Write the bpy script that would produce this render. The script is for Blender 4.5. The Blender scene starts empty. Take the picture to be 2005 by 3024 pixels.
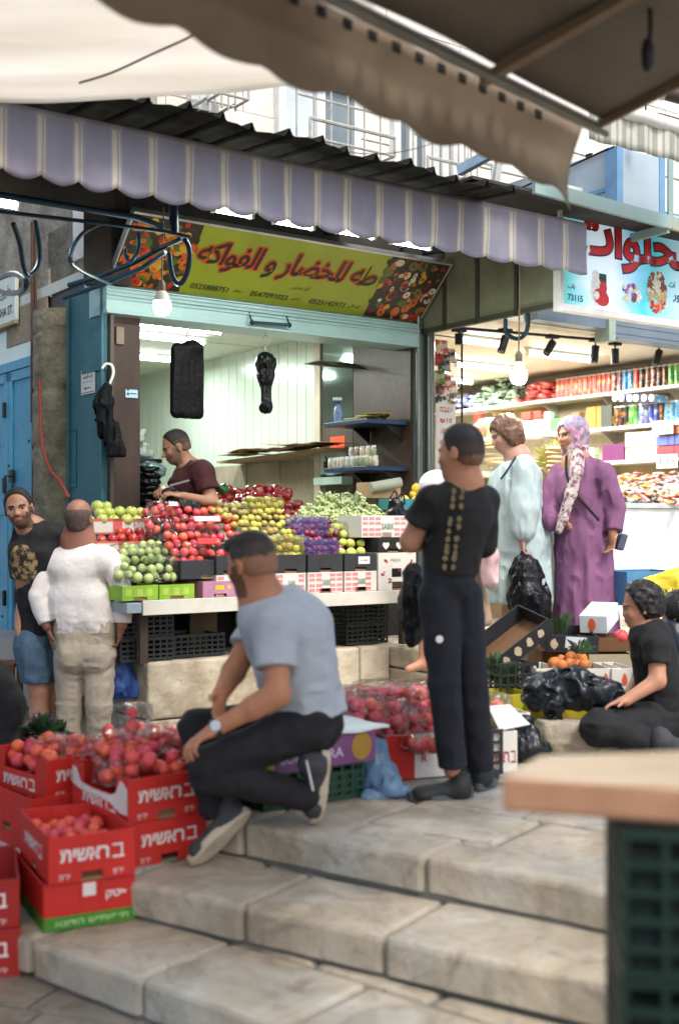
import bpy, bmesh, math, random
import numpy as np
from mathutils import Vector, Matrix, Euler
C = bpy.context.scene.collection
SC = bpy.context.scene
rnd = random.Random(7)
R = math.radians

# ------------------------------------------------------------------ camera
EYE = 1.15; FPX = 3500.0; CX = 1002.5; HY = 1545.0
cd = bpy.data.cameras.new('camera'); cam = bpy.data.objects.new('camera', cd); C.objects.link(cam)
cam.location = (0, 0, EYE); cam.rotation_euler = (R(90), 0, 0)
cd.sensor_fit = 'VERTICAL'; cd.sensor_height = 36; cd.sensor_width = 24
cd.lens = FPX/3024*36; cd.shift_y = (HY-1512)/3024; cd.clip_start = 0.05; cd.clip_end = 300
cd.dof.use_dof = True; cd.dof.focus_distance = 8.2; cd.dof.aperture_fstop = 1.45
SC.camera = cam
# ------------------------------------------------------------------ world and sun
w = bpy.data.worlds.new('World'); SC.world = w; w.use_nodes = True
nt = w.node_tree; bg = nt.nodes['Background']; sky = nt.nodes.new('ShaderNodeTexSky')
sky.sky_type = 'NISHITA'; sky.sun_disc = False
SUN_EL, SUN_AZ = R(52), R(150)
sky.sun_elevation = SUN_EL; sky.sun_rotation = SUN_AZ
sky.air_density = 1.0; sky.dust_density = 3.5; sky.ozone_density = 1.2
nt.links.new(sky.outputs[0], bg.inputs[0]); bg.inputs[1].default_value = 0.15
sd = bpy.data.lights.new('sun', 'SUN'); sun = bpy.data.objects.new('sun', sd); C.objects.link(sun)
sd.energy = 1.5; sd.angle = R(14); sd.color = (1, .97, .92)
dirv = Vector((math.sin(SUN_AZ)*math.cos(SUN_EL), math.cos(SUN_AZ)*math.cos(SUN_EL), math.sin(SUN_EL)))
sun.rotation_euler = dirv.to_track_quat('Z', 'Y').to_euler()
SC.view_settings.view_transform = 'Standard'; SC.view_settings.look = 'None'
SC.view_settings.exposure = 0.82; SC.view_settings.gamma = 1.0
SC.cycles.use_denoising = True; SC.cycles.max_bounces = 7; SC.cycles.transparent_max_bounces = 12
SC.cycles.diffuse_bounces = 4; SC.cycles.glossy_bounces = 3; SC.cycles.transmission_bounces = 4
SC.cycles.sample_clamp_indirect = 6; SC.cycles.caustics_reflective = False; SC.cycles.caustics_refractive = False

# ------------------------------------------------------------------ frames
OX, OY = -1.166, 7.0
ca, sa = math.cos(R(35.5)), math.sin(R(35.5))
ROT = R(35.5)
def FW(s, t, z=0): return Vector((OX+ca*s-sa*t, OY+sa*s+ca*t, z))      # shop front frame: s along, t inward
def s_at(px, t):
    r = (px-CX)/FPX
    return (r*(OY+ca*t)-(OX-sa*t))/(ca-r*sa)
def FP(px, py, t):                                                       # measured point on the plane t
    s = s_at(px, t); Y = OY+sa*s+ca*t
    return s, EYE+(HY-py)*Y/FPX
def U(px, py, d): return Vector(((px-CX)/FPX*d, d, EYE+(HY-py)*d/FPX))
def GP(px, py, z=0.0):
    d = (EYE-z)*FPX/(py-HY); return Vector(((px-CX)/FPX*d, d, z))

# ------------------------------------------------------------------ materials
_M = {}
def mat(name, col, rough=.75, var=.12, scale=6, bump=0., bscale=40, metal=0., spec=.4, col2=None, thr=None, rand=0., emit=0., coat=0., sss=0., stretch=None, trans=0., coat_r=.1):
    if name in _M: return _M[name]
    m = bpy.data.materials.new(name); m.use_nodes = True; n = m.node_tree; b = n.nodes['Principled BSDF']; L = n.links.new
    c = (*col, 1)
    b.inputs['Roughness'].default_value = rough; b.inputs['Metallic'].default_value = metal
    b.inputs['Specular IOR Level'].default_value = spec
    if coat: b.inputs['Coat Weight'].default_value = coat; b.inputs['Coat Roughness'].default_value = coat_r
    if sss:
        b.inputs['Subsurface Weight'].default_value = sss; b.inputs['Subsurface Radius'].default_value = (.6, .25, .12); b.inputs['Subsurface Scale'].default_value = .02
    tc = n.nodes.new('ShaderNodeTexCoord'); co = tc.outputs['Object']
    if stretch or rand:
        mp = n.nodes.new('ShaderNodeMapping'); L(co, mp.inputs[0]); co = mp.outputs[0]
        if stretch: mp.inputs['Scale'].default_value = stretch
        if rand:
            oi = n.nodes.new('ShaderNodeObjectInfo'); mu = n.nodes.new('ShaderNodeMath'); mu.operation = 'MULTIPLY'; mu.inputs[1].default_value = 37
            L(oi.outputs['Random'], mu.inputs[0]); cb = n.nodes.new('ShaderNodeCombineXYZ')
            for k in range(3): L(mu.outputs[0], cb.inputs[k])
            L(cb.outputs[0], mp.inputs['Location'])
    nz = n.nodes.new('ShaderNodeTexNoise'); L(co, nz.inputs['Vector']); nz.inputs['Scale'].default_value = scale; nz.inputs['Detail'].default_value = 5; nz.inputs['Roughness'].default_value = .62
    rp = n.nodes.new('ShaderNodeValToRGB'); L(nz.outputs['Fac'], rp.inputs[0])
    lo, hi = thr or (.32, .68); rp.color_ramp.elements[0].position = lo; rp.color_ramp.elements[1].position = hi
    if col2 is None:
        rp.color_ramp.elements[0].color = (*[max(0, x*(1-var)) for x in col], 1)
        rp.color_ramp.elements[1].color = (*[min(1, x*(1+var)) for x in col], 1)
    else:
        rp.color_ramp.elements[0].color = c; rp.color_ramp.elements[1].color = (*col2, 1)
    out = rp.outputs[0]
    if rand:
        hs = n.nodes.new('ShaderNodeHueSaturation'); L(out, hs.inputs['Color'])
        a = n.nodes.new('ShaderNodeMath'); a.operation = 'MULTIPLY_ADD'; L(oi.outputs['Random'], a.inputs[0]); a.inputs[1].default_value = rand*.25; a.inputs[2].default_value = .5-rand*.125
        L(a.outputs[0], hs.inputs['Hue'])
        a = n.nodes.new('ShaderNodeMath'); a.operation = 'MULTIPLY_ADD'; L(oi.outputs['Random'], a.inputs[0]); a.inputs[1].default_value = rand*2.2; a.inputs[2].default_value = 1-rand*1.1
        L(a.outputs[0], hs.inputs['Value']); out = hs.outputs[0]
    L(out, b.inputs['Base Color'])
    if bump:
        n2 = n.nodes.new('ShaderNodeTexNoise'); L(co, n2.inputs['Vector']); n2.inputs['Scale'].default_value = bscale; n2.inputs['Detail'].default_value = 4
        bp = n.nodes.new('ShaderNodeBump'); L(n2.outputs['Fac'], bp.inputs['Height']); bp.inputs['Strength'].default_value = min(1, bump); bp.inputs['Distance'].default_value = .01*max(1, bump)
        L(bp.outputs[0], b.inputs['Normal'])
    if emit:
        b.inputs['Emission Strength'].default_value = emit; b.inputs['Emission Color'].default_value = c
    if trans:
        tr = n.nodes.new('ShaderNodeBsdfTranslucent'); L(out, tr.inputs[0]); mx = n.nodes.new('ShaderNodeMixShader'); mx.inputs[0].default_value = trans
        L(b.outputs[0], mx.inputs[1]); L(tr.outputs[0], mx.inputs[2]); L(mx.outputs[0], n.nodes['Material Output'].inputs[0])
    _M[name] = m; return m
def film(name, tint=(1, 1, 1), gloss=.25, rough=.12, body=.0, bodycol=(.9, .9, .9), wr=18):
    """crinkled clear plastic: mostly see-through, with glossy wrinkles"""
    if name in _M: return _M[name]
    m = bpy.data.materials.new(name); m.use_nodes = True; n = m.node_tree; L = n.links.new; n.nodes.remove(n.nodes['Principled BSDF'])
    tr = n.nodes.new('ShaderNodeBsdfTransparent'); tr.inputs[0].default_value = (*tint, 1)
    gl = n.nodes.new('ShaderNodeBsdfGlossy'); gl.inputs['Roughness'].default_value = rough
    df = n.nodes.new('ShaderNodeBsdfDiffuse'); df.inputs[0].default_value = (*bodycol, 1)
    tc = n.nodes.new('ShaderNodeTexCoord'); nz = n.nodes.new('ShaderNodeTexNoise'); nz.inputs['Scale'].default_value = wr; nz.inputs['Detail'].default_value = 3; L(tc.outputs['Object'], nz.inputs[0])
    bp = n.nodes.new('ShaderNodeBump'); bp.inputs['Strength'].default_value = 1; bp.inputs['Distance'].default_value = .03; L(nz.outputs[0], bp.inputs['Height'])
    L(bp.outputs[0], gl.inputs['Normal'])
    fr = n.nodes.new('ShaderNodeFresnel'); fr.inputs[0].default_value = 1.5; L(bp.outputs[0], fr.inputs['Normal'])
    ad = n.nodes.new('ShaderNodeMath'); ad.operation = 'MULTIPLY_ADD'; L(fr.outputs[0], ad.inputs[0]); ad.inputs[1].default_value = .55; ad.inputs[2].default_value = gloss*.12; ad.use_clamp = True
    mx = n.nodes.new('ShaderNodeMixShader'); L(ad.outputs[0], mx.inputs[0]); L(tr.outputs[0], mx.inputs[1]); L(gl.outputs[0], mx.inputs[2])
    m2 = n.nodes.new('ShaderNodeMixShader'); m2.inputs[0].default_value = body; L(mx.outputs[0], m2.inputs[1]); L(df.outputs[0], m2.inputs[2])
    L(m2.outputs[0], n.nodes['Material Output'].inputs[0]); _M[name] = m; return m
def lampmat(name, col, st):
    if name in _M: return _M[name]
    m = bpy.data.materials.new(name); m.use_nodes = True; b = m.node_tree.nodes['Principled BSDF']
    b.inputs['Base Color'].default_value = (.9, .9, .9, 1); b.inputs['Emission Color'].default_value = (*col, 1); b.inputs['Emission Strength'].default_value = st
    _M[name] = m; return m

# ------------------------------------------------------------------ mesh building
class B:
    def __init__(s): s.v = []; s.f = []; s.m = []; s.X = None
    def put(s, vs, fs, mi=0):
        o = len(s.v)
        s.v += [tuple(s.X @ Vector(p)) for p in vs] if s.X else [tuple(p) for p in vs]
        s.f += [tuple(o+i for i in f) for f in fs]
        s.m += [mi]*len(fs) if isinstance(mi, int) else list(mi)
        return s
    def box(s, x0, x1, y0, y1, z0, z1, mi=0):
        return s.put([(x0, y0, z0), (x1, y0, z0), (x1, y1, z0), (x0, y1, z0), (x0, y0, z1), (x1, y0, z1), (x1, y1, z1), (x0, y1, z1)],
                     [(0, 3, 2, 1), (4, 5, 6, 7), (0, 1, 5, 4), (1, 2, 6, 5), (2, 3, 7, 6), (3, 0, 4, 7)], mi)
    def boxm(s, M_, sx, sy, sz, mi=0):
        k = B().box(-sx/2, sx/2, -sy/2, sy/2, -sz/2, sz/2); return s.put([M_ @ Vector(p) for p in k.v], k.f, mi)
    def beam(s, a, b, wd, th, mi=0, up=(0, 0, 1)):
        a, b = Vector(a), Vector(b); d = (b-a); Ln = d.length; d.normalize(); u = Vector(up)
        if abs(d.dot(u)) > .99: u = Vector((1, 0, 0))
        x = d.cross(u).normalized(); u = x.cross(d)
        M_ = Matrix(((x.x, d.x, u.x, 0), (x.y, d.y, u.y, 0), (x.z, d.z, u.z, 0), (0, 0, 0, 1))); M_.translation = (a+b)/2
        return s.boxm(M_, wd, Ln, th, mi)
    def ring(s, c, x, y, r, n): return [c+x*(r*math.cos(2*math.pi*i/n))+y*(r*math.sin(2*math.pi*i/n)) for i in range(n)]
    def tube(s, pts, r, n=8, mi=0, caps=True, flat=1.):
        pts = [Vector(p) for p in pts]; rs = r if isinstance(r, (list, tuple)) else [r]*len(pts)
        vs, fs = [], []; px = None
        for i, p in enumerate(pts):
            d = (pts[min(i+1, len(pts)-1)]-pts[max(i-1, 0)]).normalized()
            if px is None:
                px = d.orthogonal().normalized() if abs(d.z) < .9 else Vector((1, 0, 0))
            px = (px-d*px.dot(d)).normalized(); y = d.cross(px)
            vs += s.ring(p, px, y*flat, rs[i], n)
        for i in range(len(pts)-1):
            for j in range(n): a = i*n+j; b = i*n+(j+1) % n; fs.append((a, b, b+n, a+n))
        if caps: fs += [tuple(range(n))[::-1], tuple(range((len(pts)-1)*n, len(pts)*n))]
        return s.put(vs, fs, mi)
    def cyl(s, a, b, r0, r1=None, n=12, mi=0): return s.tube([a, b], [r0, r0 if r1 is None else r1], n, mi)
    def lathe(s, prof, n=16, c=(0, 0, 0), mi=0, caps=True, sx=1, sy=1):
        vs = [(c[0]+r*sx*math.cos(2*math.pi*i/n), c[1]+r*sy*math.sin(2*math.pi*i/n), c[2]+z) for r, z in prof for i in range(n)]
        fs = [(k*n+j, k*n+(j+1) % n, (k+1)*n+(j+1) % n, (k+1)*n+j) for k in range(len(prof)-1) for j in range(n)]
        if caps: fs += [tuple(range(n))[::-1], tuple(range((len(prof)-1)*n, len(prof)*n))]
        return s.put(vs, fs, mi)
    def grid(s, fn, nu, nv, mi=0):
        vs = [fn(i/nu, j/nv) for j in range(nv+1) for i in range(nu+1)]
        fs = [(j*(nu+1)+i, j*(nu+1)+i+1, (j+1)*(nu+1)+i+1, (j+1)*(nu+1)+i) for j in range(nv) for i in range(nu)]
        return s.put(vs, fs, mi if isinstance(mi, int) else [mi(((i+.5)/nu), ((j+.5)/nv)) for j in range(nv) for i in range(nu)])
    def prism(s, poly, z0, z1, mi=0, top=None):
        n = len(poly)
        return s.put([(*p[:2], z0) for p in poly]+[(*p[:2], z1) for p in poly],
                     [tuple(range(n))[::-1], tuple(range(n, 2*n))]+[(i, (i+1) % n, (i+1) % n+n, i+n) for i in range(n)],
                     mi if top is None else [mi, top]+[mi]*n)
    def obj(s, name, mats, parent=None, smooth=False, bevel=0, loc=None, rot=None, solid=0, sub=0):
        me = bpy.data.meshes.new(name); me.from_pydata(s.v, [], s.f)
        for m_ in (mats if isinstance(mats, (list, tuple)) else [mats]): me.materials.append(m_)
        me.polygons.foreach_set('material_index', s.m)
        if smooth: me.shade_smooth(); me.set_sharp_from_angle(angle=.75 if smooth is True else smooth)
        me.update(); o = bpy.data.objects.new(name, me); C.objects.link(o)
        if parent is not None: o.parent = parent
        if loc is not None: o.location = loc
        if rot is not None: o.rotation_euler = rot if isinstance(rot, (tuple, Euler)) else (0, 0, rot)
        if solid: md = o.modifiers.new('solid', 'SOLIDIFY'); md.thickness = solid; md.offset = 0
        if bevel: md = o.modifiers.new('bevel', 'BEVEL'); md.width = bevel; md.segments = 2; md.limit_method = 'ANGLE'
        if sub: md = o.modifiers.new('sub', 'SUBSURF'); md.levels = md.render_levels = sub
        return o
def tag(o, label=None, cat=None, group=None, kind=None):
    if label: o['label'] = label
    if cat: o['category'] = cat
    if group: o['group'] = group
    if kind: o['kind'] = kind
    return o
def T(name, label, cat, loc=(0, 0, 0), rz=0., group=None, rot=None):
    o = bpy.data.objects.new(name, None); C.objects.link(o); o.empty_display_size = .05
    o.location = loc; o.rotation_euler = rot or (0, 0, rz); return tag(o, label, cat, group)
def copy_tree(o, parent=None):
    c = o.copy(); C.objects.link(c)
    if parent is not None: c.parent = parent
    for ch in list(o.children): copy_tree(ch, c)
    return c
def vn(x, y, z, seed=0):
    from mathutils import noise
    return noise.noise(Vector((x+seed*7.3, y-seed*3.1, z+seed*1.7)))

# ------------------------------------------------------------------ lettering
AR = dict(zip('ابتثجحخدرسشصضطعغفقكلمنهويىةذ', [0xFE8D, 0xFE8F, 0xFE95, 0xFE99, 0xFE9D, 0xFEA1, 0xFEA5, 0xFEA9, 0xFEAD, 0xFEB1, 0xFEB5, 0xFEB9, 0xFEBD, 0xFEC1, 0xFEC9, 0xFECD, 0xFED1, 0xFED5, 0xFED9, 0xFEDD, 0xFEE1, 0xFEE5, 0xFEE9, 0xFEED, 0xFEF1, 0xFEEF, 0xFE93, 0xFEAB]))
NOJ = set('ادروىةذ')
def arab(t):
    out = []
    for i, ch in enumerate(t):
        if ch not in AR: out.append(ch); continue
        pj = i > 0 and t[i-1] in AR and t[i-1] not in NOJ
        nj = i < len(t)-1 and t[i+1] in AR and ch not in NOJ
        out.append(chr(AR[ch]+(3 if pj and nj else 1 if pj else 2 if nj else 0)))
    return ''.join(reversed(out))
_T = {}
def glyphs(body, size=1., offset=0., shear=0., space=1.):
    k = (body, offset, shear, space)
    if k not in _T:
        c = bpy.data.curves.new('t', 'FONT'); c.body = body; c.offset = offset; c.shear = shear; c.space_character = space
        c.resolution_u = 2
        o = bpy.data.objects.new('t', c); C.objects.link(o); dg = bpy.context.evaluated_depsgraph_get()
        me = bpy.data.meshes.new_from_object(o.evaluated_get(dg))
        v = [tuple(q.co) for q in me.vertices]; f = [tuple(p.vertices) for p in me.polygons]
        bpy.data.objects.remove(o); bpy.data.curves.remove(c); bpy.data.meshes.remove(me)
        xs = [q[0] for q in v] or [0]; ys = [q[1] for q in v] or [0]
        _T[k] = (v, f, min(xs), max(xs), min(ys), max(ys))
    return _T[k]
def write(bb, body, M_, width=None, height=None, mi=0, offset=0., shear=0., jitter=0, space=1., fit=None):
    """lay lettering in the local xy plane of M_, centred, fitted to width and/or height"""
    v, f, x0, x1, y0, y1 = glyphs(body, 1., offset, shear, space)
    if not v: return
    if fit: x0, x1, y0, y1 = fit
    sx = (width/(x1-x0)) if width else None; sy = (height/(y1-y0)) if height else None
    sx = sx or sy; sy = sy or sx
    bb.put([M_ @ Vector(((x-(x0+x1)/2)*sx, (y-(y0+y1)/2)*sy, 0)) for x, y, z in v], f, mi)
def face_m(origin, xdir, up=(0, 0, 1)):
    x = Vector(xdir).normalized(); u = Vector(up).normalized(); n = x.cross(u).normalized(); u = n.cross(x)
    M_ = Matrix(((x.x, u.x, n.x, 0), (x.y, u.y, n.y, 0), (x.z, u.z, n.z, 0), (0, 0, 0, 1))); M_.translation = Vector(origin); return M_
# ================================================================== SETTING: paving and steps
def stonemat(name, a, b_, dirt, big=2.6):
    m = bpy.data.materials.new(name); m.use_nodes = True; n = m.node_tree; L = n.links.new; p = n.nodes['Principled BSDF']
    tc = n.nodes.new('ShaderNodeTexCoord')
    def nz(sc, det, ro=.6, dist=0):
        q = n.nodes.new('ShaderNodeTexNoise'); q.inputs['Scale'].default_value = sc; q.inputs['Detail'].default_value = det; q.inputs['Roughness'].default_value = ro; q.inputs['Distortion'].default_value = dist; L(tc.outputs['Object'], q.inputs[0]); return q
    def ramp(src, p0, c0, p1, c1):
        r = n.nodes.new('ShaderNodeValToRGB'); L(src, r.inputs[0]); e = r.color_ramp.elements; e[0].position, e[0].color, e[1].position, e[1].color = p0, (*c0, 1), p1, (*c1, 1); return r
    def mix(f, x, y, bt='MIX'):
        q = n.nodes.new('ShaderNodeMix'); q.data_type = 'RGBA'; q.blend_type = bt
        if isinstance(f, float): q.inputs[0].default_value = f
        else: L(f, q.inputs[0])
        L(x, q.inputs[6]); L(y, q.inputs[7]); return q.outputs[2]
    base = ramp(nz(big, 6, .65, .4).outputs[0], .36, a, .66, b_)
    warm = ramp(nz(1.1, 3).outputs[0], .4, (1.08, .98, .86), .62, (.92, .98, 1.04)); c = mix(1., base.outputs[0], warm.outputs[0], 'MULTIPLY')
    dm = ramp(nz(5, 9, .78, 1.5).outputs[0], .5, (0, 0, 0), .72, (.8, .8, .8)); dc = n.nodes.new('ShaderNodeRGB'); dc.outputs[0].default_value = (*dirt, 1); c = mix(dm.outputs[0], c, dc.outputs[0])
    vo = n.nodes.new('ShaderNodeTexVoronoi'); vo.inputs['Scale'].default_value = 9; L(tc.outputs['Object'], vo.inputs[0]); vm = ramp(vo.outputs['Distance'], .03, (.8, .8, .8), .075, (0, 0, 0)); c = mix(vm.outputs[0], c, dc.outputs[0])
    L(c, p.inputs['Base Color']); rr_ = ramp(nz(4, 4).outputs[0], .35, (.38, .38, .38), .7, (.75, .75, .75)); L(rr_.outputs[0], p.inputs['Roughness']); p.inputs['Specular IOR Level'].default_value = .4
    bp = n.nodes.new('ShaderNodeBump'); bp.inputs['Strength'].default_value = .9; bp.inputs['Distance'].default_value = .012; L(nz(13, 8, .7).outputs[0], bp.inputs['Height']); L(bp.outputs[0], p.inputs['Normal']); return m
STONE = stonemat('limestone', (.29, .265, .215), (.5, .475, .41), (.13, .11, .085))
STONE_D = mat('limestone_worn', (.27, .25, .225), .7, col2=(.45, .42, .375), scale=2.2, bump=1.2, bscale=18, thr=(.35, .72), spec=.3)
JOINT = mat('joint_grit', (.17, .165, .15), .95, bump=.8, bscale=60)
GROUND = stonemat('lane_paving', (.16, .145, .12), (.27, .25, .21), (.06, .05, .04))

def paved(name, org, d, z, h, left, umax, vmax, row0, seed, mats, kind='structure', rows=(.34, .5)):
    """one level of a flight: a slab, a row of nosing blocks along its front and flagstones behind"""
    rr = random.Random(seed); d = Vector((*d, 0)).normalized(); b_ = Vector((-d.y, d.x, 0))
    if b_.y < 0: b_ = -b_
    M_ = Matrix(((d.x, b_.x, 0, org[0]), (d.y, b_.y, 0, org[1]), (0, 0, 1, 0), (0, 0, 0, 1)))
    bb = B(); bb.X = M_
    slab = [(left(0)+.02, .02), (umax, .02), (umax, vmax), (left(vmax)+.02, vmax)]
    bb.prism(slab, z-h-.02, z-.014, 1)
    v = 0.; k = 0
    while v < vmax:
        dv = row0 if k == 0 else rr.uniform(*rows)
        u = left(v+dv/2); first = True
        while u < umax:
            du = rr.uniform(.55, .95) if k == 0 else rr.uniform(.4, .85)
            if first: du = .17 if k == 0 else rr.uniform(.3, .5); first = False
            g = .006; zt = z+rr.uniform(-.004, .003); hb = h-.02 if k == 0 else .03
            x0, x1, y0, y1 = u+g, u+du-g, v+g*.6, v+dv-g
            if k == 0: y0 = v+rr.uniform(-.012, .01)
            t = rr.uniform(-.004, .004)
            j = lambda: rr.uniform(-.006, .006)
            zb = zt-hb
            n = max(2, int(du/.09))
            top, bot = [], []
            for q in range(n+1):
                xx = x0+(x1-x0)*q/n
                chip = -.012 if (k == 0 and rr.random() < .06) else 0
                top.append((xx, y0+j()-chip, zt+t*q/n+(j()*.35))); bot.append((xx, y0+j()*.6+.004, zb))
            vs = top+[(x1, y1, zt+t), (x0, y1, zt)]+bot+[(x1, y1, zb), (x0, y1, zb)]
            m_ = n+3
            fs = [tuple(range(m_))]+[(q+m_, q+1+m_, q+1, q) for q in range(n)]+[(n+m_, n+1+m_, n+1, n), (n+1+m_, n+2+m_, n+2, n+1), (n+2+m_, m_, 0, n+2)]
            bb.put(vs, fs, 0)
            u += du
        v += dv; k += 1
    o = bb.obj(name, mats, bevel=.02 if row0 else .006)
    return tag(o, kind=kind)
paved('upper_pavement', (-.40, 4.555), (.816, -.578), 0, .14, lambda v: -.886*v, 3.6, 6.5, .3, 3, [STONE, JOINT])
paved('step', (-.80, 4.315), (.838, -.545), -.14, .14, lambda v: -.75*v, 4.0, 3.4, .42, 5, [STONE, JOINT])
paved('step', (-1.09, 4.10), (.775, -.632), -.28, .14, lambda v: -.62*v, 4.2, 3.6, .42, 8, [STONE, JOINT])
bb = B(); bb.box(-40, 40, -6, 60, -.60, -.435); tag(bb.obj('ground', JOINT), kind='structure')
bb = B(); rr = random.Random(2); y = .4
while y < 9.5:
    dy = rr.uniform(.35, .55); x = -4+rr.uniform(-.3, 0)
    while x < 1.2:
        dx = rr.uniform(.4, .9); bb.box(x+.007, x+dx-.007, y+.007, y+dy-.007, -.45, -.42+rr.uniform(-.004, .003)); x += dx
    y += dy
bb.X = Matrix.Rotation(R(-20), 4, 'Z')
bb.v = [tuple(bb.X @ Vector(p)) for p in bb.v]
tag(bb.obj('lower_pavement', GROUND, bevel=.006), kind='structure')

# ================================================================== shop platform of stone blocks
PLAS = mat('worn_plaster_stone', (.33, .27, .19), .85, col2=(.56, .5, .38), scale=3.2, bump=1.6, bscale=14, thr=(.38, .62))
plat = T('stone_platform', 'worn cream stone platform that carries both shops above the pavement', 'platform', FW(0, 0, -.42), ROT)
bb = B(); rr = random.Random(4)
def course(s0, s1, t0, t1, z0, z1):
    s = s0
    while s < s1-.05:
        ds = min(rr.uniform(.5, .85), s1-s)
        if s1-(s+ds) < .25: ds = s1-s
        j = lambda: rr.uniform(-.014, .014)
        bb.box(s+.005, s+ds-.005, t0+j(), t1, z0+.42+.004, z1+.42-.004); s += ds
course(.1, 1.95, .13, 1.5, -.42, -.05); course(.1, 1.95, .12, 1.5, -.05, .31)
course(1.95, 8.5, -.62, 1.5, -.02, .15); course(1.95, 8.5, -.50, 1.5, .15, .30)
bb.obj('block_face', [PLAS], plat, bevel=.018)
bb = B(); bb.box(-.1, 9, 1.0, 7.2, .3, .735); bb.obj('shop_floor', mat('shop_tile', (.34, .31, .27), .4, scale=3), plat)

# ================================================================== fruit shop interior and front
DARKW = mat('dark_brown_panel', (.052, .03, .021), .45, var=.35, scale=5, stretch=(1, 1, .4), bump=.2)
GREENP = mat('pale_green_cladding', (.53, .62, .53), .22, var=.05, scale=2, spec=.55, coat=.25)
CEIL = mat('cream_ceiling', (.6, .63, .55), .6, var=.04)
CYAN = mat('pale_cyan_shutter_box', (.33, .5, .5), .35, var=.08, scale=3, metal=.1)
STEEL = mat('grey_guide_rail', (.13, .15, .14), .35, var=.25, scale=8, metal=.6, stretch=(1, 1, .2))
BLUEP = mat('weathered_blue_paint', (.035, .125, .155), .55, col2=(.05, .18, .22), scale=3, bump=.5, bscale=30)
GREY = mat('grey_metal', (.3, .32, .33), .4, metal=.5)
WHITE = mat('white_plastic', (.75, .76, .74), .4)
DIRTY = mat('off_white_wood', (.62, .6, .52), .55, var=.12, scale=4)
shop = T('fruit_shop', 'open-fronted fruit shop with pale green clad interior and cyan roller shutter box', 'shop', FW(0, 1, .3), ROT)
SX = 2.85
# local coords: x=s, y=t-1, z=z-.3
bb = B(); n = 32
for i in range(n):                       # vertical clad boards
    y0 = 1.35+i*(4.9/n); bb.box(SX, SX+.05, y0+.004, y0+4.9/n-.004, 1.0, 2.52)
bb.box(SX+.012, SX+.06, 1.3, 6.3, 0, 2.52)
bb.obj('clad_wall', GREENP, shop)
bb = B(); bb.box(.2, 2.9, 6.2, 6.3, 0, 2.52); bb.obj('rear_wall', GREENP, shop)
bb = B(); bb.box(.2, SX+.2, .02, 6.3, 2.52, 2.6)
for y in (.9, 2.2, 3.6): bb.box(.2, SX-.01, y, y+.02, 2.508, 2.52)
bb.obj('ceiling', CEIL, shop)
bb = B(); bb.box(SX-.01, SX+.02, .0, .77, 0, 2.52); bb.obj('brown_side_panel', DARKW, shop)
bb = B(); bb.box(SX-.012, SX+.02, .775, 1.24, 0, 1.72, 0); bb.obj('lower_side_panel', mat('dull_brown_panel', (.085, .065, .05), .4, var=.2, scale=6), shop)
bb = B(); bb.box(SX-.012, SX+.02, .775, 1.24, 1.725, 2.5)
bb.obj('mirror', mat('mirror_glass', (.3, .38, .38), .07, metal=.9, var=.02), shop)
bb = B(); bb.box(SX-.03, SX+.02, 1.245, 1.34, 0, 2.51); bb.obj('trim_board', mat('beige_trim', (.5, .45, .36), .6), shop, bevel=.004)
bb = B(); bb.box(SX-.02, SX+.0, 1.36, 3.2, .8, 1.42)
for y in (1.9, 2.5): bb.box(SX-.03, SX+.0, y, y+.03, .8, 1.42)
bb.obj('stained_wall_board', mat('stained_board', (.2, .16, .105), .6, col2=(.36, .33, .25), scale=3, stretch=(1, 1, .4)), shop)
bb = B(); bb.box(.26, .49, .03, .06, 0, 2.3); bb.box(.22, .26, .02, 1.2, 0, 2.52); bb.obj('brown_side_panel', DARKW, shop)
bb = B(); bb.box(.2, .24, 1.2, 6.3, 0, 2.52); bb.obj('clad_wall', GREENP, shop)
# shutter box over the opening
bb = B(); bb.box(.2, SX+.02, -.06, .22, 2.25, 2.435)
for z, p in ((2.345, .012), (2.37, .018), (2.395, .012), (2.42, .016)): bb.box(.2, SX+.02, -.06-p, -.06, z, z+.012)
bb.box(.2, SX+.02, -.075, -.06, 2.25, 2.268); bb.box(.2, SX+.04, .04, .3, 2.436, 2.9)
bb.obj('shutter_box', CYAN, shop, bevel=.004)
bb = B()
for x0, x1, p in ((2.86, 2.905, .05), (2.912, 2.95, .02), (2.96, 3.0, .06), (3.01, 3.06, .03)):
    bb.tube([((x0+x1)/2, -p, 0), ((x0+x1)/2, -p, 2.75)], (x1-x0)/2, 12)
bb.box(2.86, 3.06, .0, .1, 0, 2.8)
bb.obj('guide_rail', STEEL, shop, smooth=True)
bb = B(); bb.box(.235, .262, -.05, .1, 0, 2.25); bb.obj('guide_rail', mat('brown_rail', (.07, .06, .05), .5, metal=.3), shop, bevel=.004)
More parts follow.
